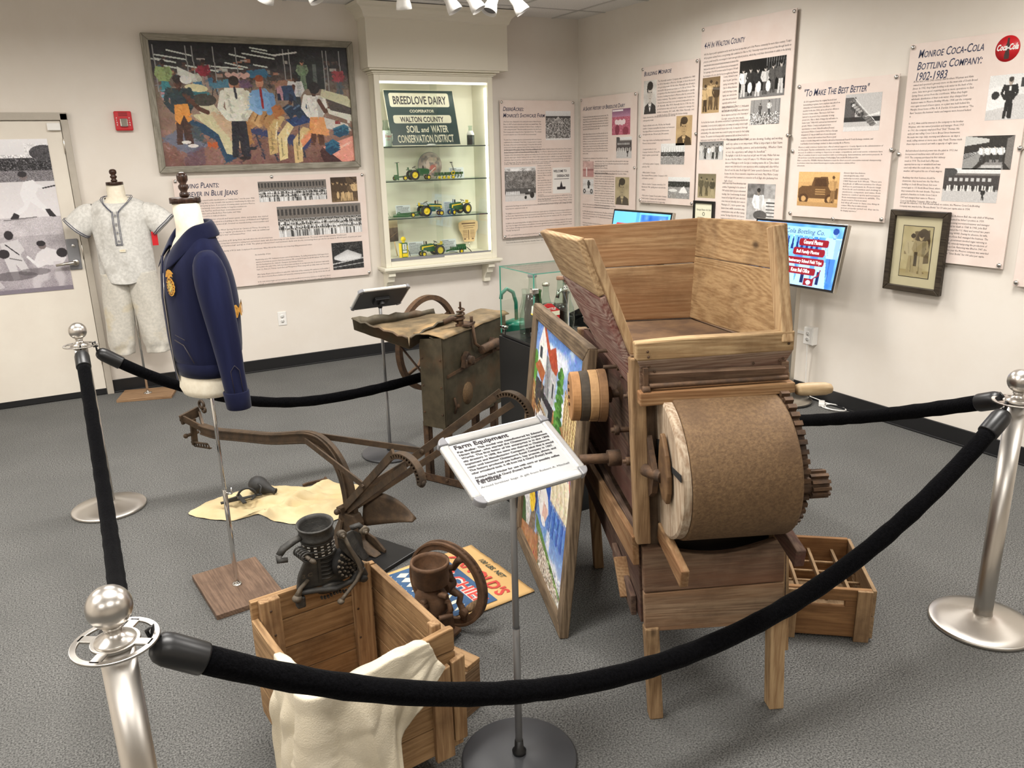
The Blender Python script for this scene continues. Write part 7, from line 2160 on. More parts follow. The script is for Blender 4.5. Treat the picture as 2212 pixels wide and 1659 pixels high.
for x in (-.0, BW - .14):
 MB().slab([(x - .008, -.21, 0), (x + .03, -.18, 0), (x + .03, .225, 0), (x - .008, .225, 0)], .006, off=(0, 0, .006)).slab([(x - .008, -.17, .004), (x - .008, .2, .004), (x - .008, .225, .045), (x - .008, -.13, .045)], .006, off=(-.006, 0, 0)).build('foot_bar', iron, t, bevel=.001)
for y in (.0, BD):
 MB().cyl((-.02, y, .03), (-.006, y, .03), .009, 6).build('bolt_head', iron, t)
for z in (.4, .55, .7):
 for y in (.015, BD - .015):
  MB().cyl((-.009, y, z), (-.003, y, z), .006, 8).build('bolt_head', iron, t)
# tray of bent sheet
tf, tl, tb_, tr = Vector((-.085, .15, .80)), Vector((-.115, .50, .875)), Vector((.58, .49, .80)), Vector((.36, .13, .865))

def tray(u, v):
 p = (tf * (1 - u) + tr * u) * (1 - v) + (tl * (1 - u) + tb_ * u) * v
 p = p.copy()
 p.z -= .035 * (1 - u)
 p.z += .006 * mnoise.noise(Vector((u * 5, v * 5, 1)))
 return p

MB().grid(tray, 16, 10).build('tray_floor', gal2, t, solid=.004)
b = MB()
for (a, c, ua, va, ub, vb) in ((tf, tl, 0, 0, 0, 1), (tf, tr, 0, 0, 1, 0), (tl, tb_, 0, 1, 1, 1)):
 n_ = 12
 out = Vector((-.008, 0, 0)) if ua == ub else (Vector((0, -.008, 0)) if va == 0 else Vector((0, .008, 0)))
 v = []
 for i in range(n_ + 1):
  k = i / n_
  lo = tray(ua + (ub - ua) * k, va + (vb - va) * k)
  hi = a * (1 - k) + c * k + out + Vector((0, 0, .028 + .006 * math.sin(i * 2.3)))
  v += [lo, hi, hi + out * .9 + Vector((0, 0, -.006))]
 b.add(v, [(i * 3 + j, i * 3 + 3 + j, i * 3 + 4 + j, i * 3 + 1 + j) for i in range(n_) for j in range(2)], True)
b.build('tray_rim', gal, t, solid=.003)
MB().bar((.002, .15, .62), (-.05, .30, .82), .02, .004).build('tray_brace', iron, t)
# flywheel behind
wc = Vector((.62, .585, .60))
ww_ = pm('flywheel_iron', (104, 78, 54), (80, 60, 44), rough=.65, metal=.35, scale=30, bump=.3, bscale=100)
fwl = MB().ring(wc, (0, 1, 0), .30, .03, .034, 72)
for k in range(4):
 a = k * PI / 2 + .6
 m_ = wc + Vector((math.cos(a + .25) * .16, 0, math.sin(a + .25) * .16))
 fwl.tube([wc, m_, wc + Vector((math.cos(a) * .28, 0, math.sin(a) * .28))], [.016, .012, .011], 8)
fwl.cyl(wc - Vector((0, .03, 0)), wc + Vector((0, .03, 0)), .035, 20)
fwl.build('flywheel', ww_, t)
b = MB().cyl((.56, -.05, .62), (.62, .61, .60), .011, 12)
b.build('shaft', iron, t)
# bearings and roller on the broad side
for x in (.17, .42):
 b = MB().slab([(x - .04, -.016, .615 + .1 * x), (x + .045, -.016, .615 + .1 * x), (x + .02, -.016, .68 + .1 * x), (x, -.016, .70 + .1 * x), (x - .02, -.016, .68 + .1 * x)], .02, off=(0, -.03, 0)).cyl((x, -.07, .655 + .1 * x), (x, -.0, .655 + .1 * x), .022, 16)
 b.cyl((x - .03, -.05, .62 + .1 * x), (x - .03, -.05, .66 + .1 * x), .007, 8).cyl((x + .035, -.05, .62 + .1 * x), (x + .035, -.05, .66 + .1 * x), .007, 8)
 b.build('bearing', iron, t, bevel=.002)
MB().cyl((.27, -.06, .705), (.43, -.06, .715), .024, 18).cyl((.43, -.06, .715), (.45, -.06, .716), .018, 18).build('roller', iron, t)
MB().tube([(.25, -.02, .84), (.255, -.03, .74), (.285, -.05, .71)], .009, 8).build('tension_rod', iron, t)
MB().tube([(.44, -.06, .72), (.5, -.09, .69)], .005, 6).build('spring_wire', iron, t)
MB().tube([(.45, -.06, .71), (.51, -.09, .68)], .005, 6).build('spring_wire', iron, t)
MB().lathe([(0, 0), (.042, 0), (.042, .003), (0, .003)], (.075, -.002, .43), (0, -1, 0), 24, sy=1.5).build('hand_hole', bk, t)
MB().tube([(.075, -.008, .39), (.075, -.02, .43), (.07, -.012, .48)], .007, 8).ball((.085, -.02, .43), .013).build('catch', iron, t)
MB().lathe([(0, 0), (.05, 0), (.05, .001), (0, .001)], (.20, -.0065, .47), (0, -1, 0), 12, sy=1.3).build('rust_patch', rust, t)
# screw feeder on the lid
b = MB().cyl((.20, .02, .845), (.20, .02, .90), .014, 12).tube([(.20 + .02 * math.cos(a), .02 + .02 * math.sin(a), .87 + a * .0035) for a in np.linspace(0, 20, 60)], .005, 6).cyl((.20, .02, .93), (.20, .02, .975), .006, 8)
b.box((.24, .02, .848), (.10, .08, .012), .3).cyl((.27, .0, .85), (.27, .0, .885), .009, 8)
b.tube([(.22, .03, .86), (.18, .06, .885), (.14, .09, .87)], .014, 8)
b.build('adjusting_spring', iron, t)
MB().bar((.02, .0, .79), (.0, BD * .5, .82), .03, .003).build('bent_clip', gal, t)
# green paint tin hanging by its hook at the far end
t = thing('green_tin', 'teal green tin with curved hook handle behind the glass case', 'tin', (-2.235, -2.755, 0.60))
teal = pm('teal_paint', (20, 112, 92), rough=.35)
MB().lathe([(0, 0), (.075, 0), (.078, .01), (.078, .17), (.08, .175), (.08, .185), (.04, .2), (0, .2)], n=28).build('tin_body', teal, t)
MB().tube([(-.01, 0, .19), (-.012, 0, .3), (-.03, 0, .36), (-.07, 0, .385), (-.105, 0, .36), (-.11, 0, .33)], .011, 10).build('hook_handle', teal, t)
t = thing('green_stand', 'teal green cloth covered stand leg under the tin', 'stand', (-2.235, -2.755, 0))
MB().loft([(0, 0, 0, .06, .05), (0, 0, .2, .045, .04), (0, 0, .45, .05, .05), (0, 0, .598, .08, .08)], 20).build('stand_body', pm('teal_cloth', (16, 104, 88), (12, 84, 72), rough=.8, scale=20), t)

# ------------------------------------------------------------------ walking plow on its black board
pl_m = pm('plow_iron', (68, 56, 44), (86, 69, 52), rough=.6, metal=.4, scale=22, bump=.35, bscale=70, c3=(52, 44, 36), s3=7, spec=.4)
t = thing('walking_plow', 'iron walking plow with curved beam and two hooked handles', 'plow', (-3.5, -3.55, 0), math.atan2(.892, -.449))
# local +x = draft direction, +y = left of the plow (towards the nearest stanchion)
beam = [(1.12, .40), (1.0, .395), (.86, .415), (.72, .432), (.56, .452), (.42, .484), (.30, .512), (.22, .508), (.155, .475), (.105, .42), (.075, .345), (.06, .25), (.062, .16), (.066, .10)]
cb = []
for i in range(len(beam) - 1):
 for k in range(4):
  cb.append((beam[i][0] + (beam[i + 1][0] - beam[i][0]) * k / 4, beam[i][1] + (beam[i + 1][1] - beam[i][1]) * k / 4))
cb.append(beam[-1])
for _ in range(3):
 cb = [cb[0]] + [((cb[i - 1][0] + cb[i][0] * 2 + cb[i + 1][0]) / 4, (cb[i - 1][1] + cb[i][1] * 2 + cb[i + 1][1]) / 4) for i in range(1, len(cb) - 1)] + [cb[-1]]
nb_ = len(cb)
b = MB()
b.strap([(x, 0, z) for x, z in cb], .024, [.05 + .02 * min(1, i / nb_ * 1.2) for i in range(nb_)], (0, 1, 0))
b.strap([(x, 0, z + .022) for x, z in cb], .042, .008, (0, 1, 0))
b.strap([(x + (.0 if i < nb_ * .6 else .0), 0, z - .022) for i, (x, z) in enumerate(cb)], .034, .008, (0, 1, 0))
b.build('beam', pl_m, t, bevel=.002)
# hitch clevis
b = MB()
b.bar((1.10, .0, .40), (1.20, .05, .46), .012, .03).bar((1.10, .0, .40), (1.20, -.05, .46), .012, .03).bar((1.20, -.05, .47), (1.20, .06, .45), .014, .05)
for k in range(7):
 b.torus((1.206, -.045 + k * .016, .475 - k * .004), (1, 0, 0), .009, .0035, 12, 5)
b.build('hitch_rack', pl_m, t)
b = MB().bar((1.19, 0, .44), (1.20, 0, .30), .014, .03, (0, 1, 0))
for k in range(6):
 b.torus((1.20 - k * .022, .0, .30 + .002 * k), (0, 1, 0), .012, .004, 12, 5)
b.bar((1.21, -.01, .285), (1.08, -.01, .297), .012, .006).bar((1.21, .01, .315), (1.08, .01, .328), .012, .006).cyl((1.2, -.03, .36), (1.2, .04, .36), .009, 8).ball((1.2, .045, .36), .013)
b.torus((1.17, -.05, .51), (0, 1, 0), .02, .008, 14, 6).torus((1.155, -.05, .485), (0, 1, 0), .014, .007, 14, 6)
b.build('hitch_clevis', pl_m, t)
# standard, point, mouldboard, landside
b = MB().slab([(.11, -.02, .20), (.02, -.02, .20), (.0, -.02, .16), (.0, -.02, .07), (-.05, -.02, .045), (-.10, -.02, .0225), (.1, -.02, .0225), (.14, -.02, .09)], .045, off=(0, .05, 0))
b.build('standard', pl_m, t, bevel=.008)
b = MB().slab([(.11, .03, .17), (.09, .04, .16), (.10, .07, .03), (.20, .02, .022), (.15, .0, .09)], .012)
b.build('plow_point', pl_m, t, bevel=.002)
md = MB()
md.grid(lambda u, v: (.03 - u * .27, -.03 - .04 * math.sin(u * 1.6) - .03 * v, .12 + .075 * u + v * (.15 * (1 - u ** 2.2) + .004)), 14, 6)
md.build('moldboard', pl_m, t, solid=.007)
MB().slab([(.05, -.03, .022), (-.10, -.03, .022), (-.10, -.03, .034), (-.04, -.03, .08), (.03, -.03, .1)], .012, off=(0, -.012, 0)).build('landside', pl_m, t, bevel=.002)
# handles: two flat rails each, bolted low on the standard, ending in toothed grips
for sy, ex_, ez, sp in ((.22, -.44, .655, .22), (-.315, -.565, .775, .315)):
 yo = sy
 p0 = Vector((.085, .02 * (1 if sy > 0 else -1), .215))
 p1 = Vector((ex_, yo, ez))
 hm = MB().bar(p0, p1, .010, .034).bar(p0 + Vector((-.025, 0, -.005)), p1 + Vector((-.055, 0, -.045)), .010, .028)
 hm.build('handle_rail', pl_m, t, bevel=.001)
 d_ = (p1 - p0).normalized()
 g = MB()
 gp = []
 for k in range(15):
  a = k / 14
  ang = math.atan2(d_.z, -d_.x) - a * 2.15
  if k == 0:
   gp.append(p1 - d_ * .02)
  else:
   gp.append(gp[-1] + Vector((-math.cos(ang) * .0155, d_.y * .003, math.sin(ang) * .0155)))
 g.strap(gp, .032, .005, (0, 1, 0))
 off = []
 for k, p_ in enumerate(gp):
  dd = (gp[min(k + 1, 14)] - gp[max(k - 1, 0)]).normalized()
  n_ = Vector((0, 1, 0)).cross(dd).normalized()
  n_ = n_ if n_.z < 0 or (k > 8 and n_.x > 0) else -n_
  off.append(p_ + n_ * .017)
 g.strap(off, .030, .005, (0, 1, 0))
 for k in range(15):
  g.bar(gp[k], off[k], .008, .006, (0, 1, 0))
  g.bar(gp[k] + Vector((0, .012, 0)), off[k] + Vector((0, .012, 0)), .006, .009, (0, 1, 0)).bar(gp[k] - Vector((0, .012, 0)), off[k] - Vector((0, .012, 0)), .006, .009, (0, 1, 0))
 g.ball((gp[-1] + off[-1]) / 2, .016, 10, 6)
 g.build('toothed_grip', pl_m, t)
 # brace from the beam to the handle
 q1 = p0.lerp(p1, .45 if sy > 0 else .5)
 q0 = Vector((.30, .02 * (1 if sy > 0 else -1), .50)) if sy > 0 else Vector((.24, -.02, .52))
 MB().bar(q0, q1, .008, .026).cyl(q1 - Vector((0, .012, 0)), q1 + Vector((0, .012, 0)), .011, 8).build('brace', pl_m, t)
b = MB().bar((.085, -.05, .215), (.085, .05, .215), .03, .03).cyl((.085, -.06, .215), (.085, .06, .215), .012, 8).ball((.085, .062, .215), .014)
b.build('cross_bolt', pl_m, t)
MB().bar((-.16, .13, .41), (-.18, -.17, .45), .006, .02).build('spreader', pl_m, t)
t = thing('plow_base', 'flat black board on the carpet under the walking plow', 'board', (-3.5, -3.55, 0), math.atan2(.892, -.449))
MB().bb(-.20, .26, -.13, .13, 0, .020).build('board', MT['rubber'], t, bevel=.003)

# ------------------------------------------------------------------ sack cloth on the floor and small relics
ml = pm('cream_sackcloth', (208, 190, 150), (198, 177, 134), rough=.9, scale=5, bump=.2, bscale=300, c3=(206, 178, 126), s3=6, lo3=.6, hi3=.8)
outl = [(-4.152, -2.668), (-4.011, -2.559), (-3.909, -2.539), (-3.742, -2.476), (-3.661, -2.564), (-3.495, -2.71), (-3.39, -2.702), (-3.259, -2.784), (-3.254, -2.93), (-3.32, -3.01), (-3.414, -3.10), (-3.54, -3.16), (-3.674, -3.108), (-3.782, -2.993), (-3.822, -2.859), (-3.952, -2.889), (-4.078, -2.776)]
cc = Vector((-3.66, -2.83, 0))
t = thing('sackcloth', 'rumpled cream sackcloth spread on the carpet behind the plow', 'cloth', cc)
dense = []
for i in range(len(outl)):
 a, c = Vector((*outl[i], 0)), Vector((*outl[(i + 1) % len(outl)], 0))
 for k in range(5):
  dense.append(a.lerp(c, k / 5) - cc)
for _ in range(2):
 dense = [(dense[i - 1] + dense[i] * 2 + dense[(i + 1) % len(dense)]) / 4 for i in range(len(dense))]
nd = len(dense)
b = MB()
NR = 30

def cl_z(p, k):
 e = min(1, (1 - k) * 9)
 f_ = abs(mnoise.noise(Vector((p.x * 5 + p.y * 9, p.y * 4, 3)))) ** .8 * .045 + abs(mnoise.noise(Vector((p.x * 16, p.y * 22 + p.x * 9, 8)))) * .022
 rid = .035 * math.exp(-((p.y - .62 * p.x + .03) / .035) ** 2) + .03 * math.exp(-((p.y + .25 * p.x + .14) / .03) ** 2)
 return .0035 + e * (f_ + rid * (1 - .3 * k))

v = [Vector((0, 0, cl_z(Vector((0, 0, 0)), 0)))]
for j in range(1, NR + 1):
 for i in range(nd):
  p_ = dense[i] * (j / NR)
  v.append(Vector((p_.x, p_.y, cl_z(p_, j / NR) + (.002 * math.sin(i * 1.9) + .002 if j == NR else 0))))
f = [(0, 1 + i, 1 + (i + 1) % nd) for i in range(nd)]
for j in range(NR - 1):
 for i in range(nd):
  a = 1 + j * nd
  f.append((a + i, a + nd + i, a + nd + (i + 1) % nd, a + (i + 1) % nd))
b.add(v, f, True)
b.build('cloth_sheet', ml, t)
blk = pm('sooty_rubber', (38, 38, 38), (54, 53, 51), rough=.6, scale=20)
t = thing('rubber_bulb', 'black pear shaped rubber bulb lying on the cream sackcloth', 'bulb', (-3.775, -2.63, .065), R_(-30))
MB().lathe([(0, -.045), (.025, -.042), (.042, -.025), (.048, 0), (.044, .025), (.032, .05), (.02, .075), (.015, .095), (.016, .105), (.010, .106), (.008, .096), (0, .095)], (0, 0, 0), (1, -.25, -.3), 28).build('bulb_body', blk, t)
MB().torus((.098, -.024, -.03), (1, -.25, -.3), .0145, .004, 20, 6).build('neck_rim', blk, t)
t = thing('hand_trap', 'small black iron jaw trap lying on the left of the sackcloth', 'trap', (-3.88, -2.73, .045), R_(-14))
b = MB().bar((-.10, -.02, 0), (.10, .03, .002), .022, .006).bar((-.02, .06, .002), (.02, -.06, .002), .02, .006).bar((-.08, -.03, .01), (-.02, .0, .012), .014, .014)
b.build('trap_frame', mdk, t)
MB().tube([(.03 + .045 * math.cos(a), .0, .012 + .045 * math.sin(a)) for a in np.linspace(.2, 2.9, 14)], .006, 8).build('jaw', mdk, t)
MB().tube([(.05 + .02 * math.cos(a), .02 + .06 * math.sin(a), .01) for a in np.linspace(-1.6, 1.8, 14)], .006, 8).tube([(.09, .03, .004), (.1, .06, .03), (.085, .075, .045)], .005, 8).build('jaw', mdk, t)
t = thing('railroad_spike', 'rusty iron spike lying on the carpet behind the sackcloth', 'spike', (-3.455, -2.628, .010), R_(4))
MB().bar((-.06, 0, 0), (.045, 0, 0), .014, .014).slab([(-.06, -.007, -.007), (-.06, .007, -.007), (-.06, .007, .007), (-.06, -.007, .007)], .02, off=(-.025, 0, -.004)).build('shank', iron, t)
MB().lathe([(0, 0), (.016, .001), (.016, .008), (.008, .012), (0, .012)], (.042, 0, 0), (1, 0, .1), 12).build('head', iron, t)

# ------------------------------------------------------------------ printed feed bag under the hand grinder
t = thing('fertilizer_bag', 'flat tan paper feed bag with red and blue print under the hand grinder', 'bag', (-3.05, -3.733, 0), R_(-84.4))
bt = pm('kraft_paper', (214, 176, 118), (206, 166, 108), rough=.75, scale=4, bump=.15, bscale=30)
LB, WB = .60, .495
b = MB()
b.grid(lambda u, v: (u * WB + (.004 * math.sin(v * 40) if 0 < u < 1 else 0) * 0, -v * LB + (.006 * mnoise.noise(Vector((u * 14, 0, 5))) if v == 0 else 0), .006 + .004 * mnoise.noise(Vector((u * 4, v * 5, 1))) + (.003 if .02 < u < .98 and .02 < v < .98 else 0)), 30, 30)
b.build('bag_paper', bt, t, solid=.004)
flat = Matrix.Rotation(R_(-90), 4, 'X')

def lay(b):                                             # XZ lettering laid down so that +z becomes +y on the floor
 for p_ in b.v:
  p_.y, p_.z = p_.z, .0145
 return b

bblue = pm('faded_blue_print', (50, 82, 120), (60, 92, 128), rough=.8, scale=20)
bred = pm('faded_red_print', (204, 76, 66), (190, 66, 58), rough=.8, scale=20)
b = MB()
b.add([(.03, 0, -.165), (.47, 0, -.165), (.47, 0, -.47), (.25, 0, -.53), (.03, 0, -.47)], [(0, 1, 2, 3, 4)])
blu = lay(b).build('blue_field', bblue, t)
b = MB().text('100 LBS. NET', .15, -.055, .04, 0, width=.19, height=.024, shear=.25, bold=.0008)
lay(b).build('net_weight_lettering', pm('dark_green_print', (48, 66, 60), rough=.8), t)
b = MB().text("ARNOLD'S", .045, -.145, .09, 0, width=.405, height=.066, bold=.003, shear=.1)
lay(b).build('red_lettering', bred, t)
lay(MB().text('CHIEF', .38, -.56, .05, 0, width=.10, height=.035, bold=.0015)).build('red_lettering', bred, t)
b = MB().text('BIG CHIEF', .055, -.245, .09, 0, width=.39, height=.06, bold=.0065)
for p_ in b.v:
 p_.y = 0
bb_ = lay(b)
for p_ in bb_.v:
 p_.z = .0153
bb_.build('pale_outline_lettering', pm('pale_pink_print', (236, 206, 196), rough=.8), blu)
b = lay(MB().text('BIG CHIEF', .055, -.245, .09, 0, width=.39, height=.06, bold=.002))
for p_ in b.v:
 p_.z = .0161
b.build('red_outline_lettering', bred, blu)
b = MB()
for r_ in range(3):
 for k in range(9):
  x, y = .05 + k * .046, -.285 - r_ * .07
  b.add([(x, y, .0153), (x + .02, y - .03, .0153), (x + .02, y - .062, .0153), (x, y - .032, .0153)] if r_ % 2 == 0 else [(x + .02, y, .0153), (x + .042, y - .03, .0153), (x + .02, y - .06, .0153), (x, y - .03, .0153)], [(0, 3, 2, 1)])
b.build('cream_chevrons', mcream, blu)

# ------------------------------------------------------------------ hand grinder
gr = pm('grinder_rust', (84, 62, 45), (104, 76, 54), rough=.65, metal=.3, scale=26, bump=.35, bscale=90, c3=(72, 54, 40), s3=6, spec=.4)
t = thing('hand_grinder', 'rusty cast iron hand grinder with bowl hopper and spoked flywheel', 'grinder', (-3.404, -4.273, 0.016), R_(-60))
b = MB().ring((0, 0, .172), (0, 1, 0), .172, .034, .018, 64)
b.ring((0, 0, .172), (0, 1, 0), .172, .012, .03, 64)
b.build('flywheel', gr, t, bevel=.003)
for k in range(3):
 a = R_(60) + k * 2 * PI / 3
 pts = []
 for s_ in np.linspace(0, 1, 9):
  aa = a + .55 * math.sin(s_ * PI) * (1 if s_ < .5 else .2)
  pts.append((math.cos(aa) * (.02 + s_ * .125), 0, .172 + math.sin(aa) * (.02 + s_ * .125)))
 MB().tube(pts, [.017 - .005 * math.sin(s_ * PI) for s_ in np.linspace(0, 1, 9)], 10).build('spoke', gr, t)
MB().cyl((0, -.03, .172), (0, .02, .172), .028, 20).cyl((0, -.16, .172), (0, .03, .172), .012, 12).build('axle', gr, t)
MB().lathe([(0, 0), (.03, .0), (.045, .008), (.062, .02), (.066, .045), (.062, .068), (.04, .082), (.0, .086)], (0, -.055, .155), (0, -1, 0), 32).cyl((0, -.14, .155), (0, -.175, .155), .018, 12).build('grinding_head', gr, t)
b = MB().lathe([(.03, -.03), (.034, 0), (.058, .012), (.0665, .02), (.067, .085), (.071, .09), (.071, .102), (.0635, .103), (.060, .09), (.058, .03), (.025, .012), (0, .01)], (0, -.10, .212), (0, 0, 1), 36)
b.build('bowl_hopper', gr, t)
b = MB().slab([(-.04, -.03, .1), (.04, -.03, .1), (.05, -.03, .0), (-.05, -.03, .0)], .02, off=(0, -.09, 0)).box((0, -.08, .008), (.14, .12, .016))
b.build('foot', gr, t, bevel=.004)
MB().tube([(.05, -.1, .16), (.075, -.1, .17), (.085, -.1, .14), (.07, -.1, .12)], .01, 8).cyl((.06, -.14, .12), (.09, -.1, .12), .01, 8).cyl((.05, -.12, .205), (.085, -.12, .205), .012, 6).build('clamp_screw', gr, t)
hh = MB().cyl((.075, .0, .075), (.075, -.02, .075), .016, 14)
hh.build('handle_boss', gr, t)
MB().lathe([(.009, 0), (.014, .006), (.0155, .03), (.013, .06), (.0145, .075), (.011, .085), (0, .086)], (.075, .012, .075), (.25, 1, .12), 16).build('crank_handle', WZ, t)

# ------------------------------------------------------------------ lower slanted crate and upper crate
CW = wood('crate_pine_across', (188, 140, 84), (158, 112, 62), (98, 62, 34), 'x', 30, .7)
CWy = wood('crate_pine_deep', (186, 140, 86), (150, 108, 62), (94, 60, 34), 'y', 30, .7)
CWz = wood('crate_pine_upright', (190, 144, 90), (156, 110, 64), (98, 64, 36), 'z', 34, .7)
CG = wood('grey_brown_crate', (160, 124, 84), (124, 92, 60), (80, 54, 36), 'x', 34, .8, stain=(104, 76, 50))
t = thing('low_crate', 'low open wooden crate under the larger front crate', 'crate', (-3.502, -4.735, 0), math.atan2(-.41, -.912) + PI)
# local: the right front corner is the origin, the box runs to -x and +y
lx, ly, lz = .47, .26, .168
MB().bb(-lx, 0, 0, .02, 0, .165).build('side_board', CG, t, bevel=.002)
MB().bb(-lx, 0, ly - .02, ly, 0, .165).build('side_board', CG, t, bevel=.002)
MB().bb(-.02, 0, .02, ly - .02, 0, .10).build('end_board', CWy, t, bevel=.002)
MB().bb(-lx, -lx + .02, .02, ly - .02, 0, .16).build('end_board', CWy, t, bevel=.002)
MB().bb(-.062, .002, .0, ly, .1655, .184).build('end_rail', CWy, t, bevel=.002)
MB().bb(-lx + .02, -.02, .02, ly - .02, 0, .012).build('bottom_board', CG, t)
MB().bb(-.03, 0, .02, .045, .10, .165).bb(-.03, 0, ly - .045, ly - .02, .10, .165).build('corner_block', CWz, t)

t = thing('front_crate', 'open pine crate in the front holding the cast iron sheller on its rim', 'crate', (-4.112, -5.062, 0.17), R_(6.1))
W_, D_, H_ = .392, .462, .362
th_ = .02
# back wall: four planks, side walls, front, corner posts
zz = [0, .09, .18, .275, H_]
for k in range(4):
 MB().bb(.004, W_ - .004, D_ - th_, D_, zz[k], zz[k + 1] - .0025).build('back_plank', CW, t, bevel=.002)
zl = [0, .1, .2, .30]
for k in range(3):
 MB().bb(0, th_, .0, D_ - th_, zl[k], zl[k + 1] - .0025).build('left_plank', CWy, t, bevel=.002)
MB().slab([(0, .0, .302), (0, .13, .302), (0, .24, .302), (0, D_ - th_, .302), (0, D_ - th_, .306), (0, .3, .308), (0, .2, .314), (0, .0, .322)], th_, off=(th_, 0, 0)).build('left_plank', CWy, t, bevel=.002)
zr = [0, .11, .2, .285, H_ - .004]
for k in range(4):
 MB().bb(W_ - th_, W_, .0, D_ - th_, zr[k], zr[k + 1] - .0025).build('right_plank', CWy, t, bevel=.002)
zf = [0, .09, .205, .30]
for k in range(3):
 MB().bb(-.005, W_ + .004, -th_, 0, zf[k] - .0, zf[k + 1] - .0025).jitter(.001, 20).build('front_plank', CW, t, bevel=.003)
MB().slab([(.0, -th_, .302), (W_ + .004, -th_, .302), (W_ + .004, -th_, H_ + .006), (W_ - .01, -th_, H_ + .008), (W_ - .12, -th_, H_ - .006), (.2, -th_, H_ - .03), (0, -th_, H_ - .035)], th_, off=(0, th_, 0)).build('front_plank', CW, t, bevel=.004)
for (x, y, z) in ((.05, D_ - .034, H_ + .002), (W_ - .062, D_ - .034, H_ + .02)):
 MB().bb(x - .028, x + .03, y - .014, y + .013, 0.01, z).build('corner_batten', CWz, t, bevel=.003)
MB().bb(W_ - .05, W_ - .021, .002, .03, .01, H_ + .02).build('corner_batten', CWz, t, bevel=.004)
# outside battens at the right front corner
MB().slab([(W_ - .075, -th_, -.012), (W_ - .02, -th_, -.012), (W_ - .022, -th_, .275), (W_ - .075, -th_, .262)], .018, off=(0, -.018, 0)).jitter(.0015, 15).build('outer_batten', CWz, t, bevel=.003)
MB().slab([(W_ - .016, -th_, .03), (W_ + .022, -th_, .03), (W_ + .022, -th_, .29), (W_ - .016, -th_, .28)], .018, off=(0, -.018, 0)).jitter(.0015, 15).build('outer_batten', CG if False else CWz, t, bevel=.003)
MB().bb(W_ + .0005, W_ + .018, -.02, .06, .0, .28).build('outer_batten', CWz, t, bevel=.003)
MB().slab([(W_ - .16, -th_, .165), (W_ - .075, -th_, .165), (W_ - .075, -th_, .258), (W_ - .16, -th_, .235)], .008, off=(0, -.008, 0)).build('patch_board', CW, t, bevel=.002)
MB().bb(th_, W_ - th_, 0, D_ - th_, 0, .014).build('bottom_board', CW, t)
b = MB()
for (x, z) in ((.07, .33), (.075, .25), (.068, .12), (.33, .34), (.33, .24), (.33, .14)):
 b.lathe([(0, 0), (.004, 0), (.003, .0015), (0, .002)], (x - .02, D_ - .048, z), (0, -1, 0), 8)
b.build('nail_heads', iron, t)

# flour-sack cloth draped over the crate's front rim
t = thing('flour_sack', 'off white printed flour sack draped over the front rim of the crate', 'cloth', (-4.112, -5.062, 0.17), R_(6.1))
sk = pm('bleached_sack', (208, 198, 177), (198, 187, 163), rough=.9, scale=4, bump=.35, bscale=260, c3=(206, 190, 160), s3=7, lo3=.62, hi3=.84)
NU, NV = 84, 84
RC = .035

def rim_pt(s_, d_):
 """s_ runs along the rim from the left wall (-) round the corner to the front wall (+); d_ is the drop outside (+) or inside (-)"""
 zr_ = .322 + .03 * min(1, max(0, s_) * 4)
 o_ = .016 if d_ > .02 else .016 * math.sin(max(-1, min(1, d_ / .02)) * PI / 2)
 z = zr_ + .014 - (max(0, abs(d_) - .016)) * (1 if d_ > 0 else .8)
 if d_ > .06:
  o_ += .10 * (d_ - .06)
 if d_ < -.02:
  o_ -= .9 * (-d_ - .02)
 if s_ < -RC:
  return Vector((-o_ + .002, -s_ - .0, z))
 if s_ > RC:
  return Vector((s_, -.022 - o_, z))
 a = (s_ + RC) / (2 * RC) * PI / 2
 r_ = RC + o_ + .012
 return Vector((RC - r_ * math.cos(a) * 1.0, RC - .012 - r_ * math.sin(a), z))

ku = [0, .3, .62, .66, .72, .86, 1]
kbs, kbd = [-.17, -.02, .175, .195, .20, .27, .345], [.42, .42, .42, .33, .23, .165, .095]
kts, ktd = [-.20, -.05, .08, .13, .18, .24, .305], [.0, -.06, -.12, -.115, -.09, -.04, -.006]
v, f = [], []
for j in range(NV + 1):
 for i in range(NU + 1):
  u, q = i / NU, j / NV
  bs, bd = np.interp(u, ku, kbs), np.interp(u, ku, kbd)
  ts, td = np.interp(u, ku, kts), np.interp(u, ku, ktd)
  d_ = td + (bd - td) * q
  s_ = ts + (bs - ts) * q ** 1.2
  k = min(1, max(0, d_ - .02) * 9)
  fold = abs(.012 * math.sin(u * 17 + 3.0 * q)) + .02 * abs(mnoise.noise(Vector((u * 5, q * 4, 2)))) + .03 * math.exp(-((u - .62) / .04) ** 2)
  p_ = rim_pt(s_ + .006 * math.sin(q * 9 + u * 5) * k, d_)
  n_ = Vector((-1, 0, 0)) if s_ < -RC else (Vector((0, -1, 0)) if s_ > RC else Vector((-.7, -.7, 0)))
  p_ += n_ * fold * k
  p_.z += .006 * mnoise.noise(Vector((u * 7, q * 9, 4))) * (1 - k)
  if d_ < -.02:
   p_.z += .012 * math.sin(u * 20) * min(1, (-d_ - .02) * 12)
  v.append(p_)
for j in range(NV):
 for i in range(NU):
  a = j * (NU + 1) + i
  f.append((a, a + NU + 1, a + NU + 2, a + 1))
b = MB()
b.add(v, f, True)
b.build('cloth_sheet', sk, t, solid=.003)

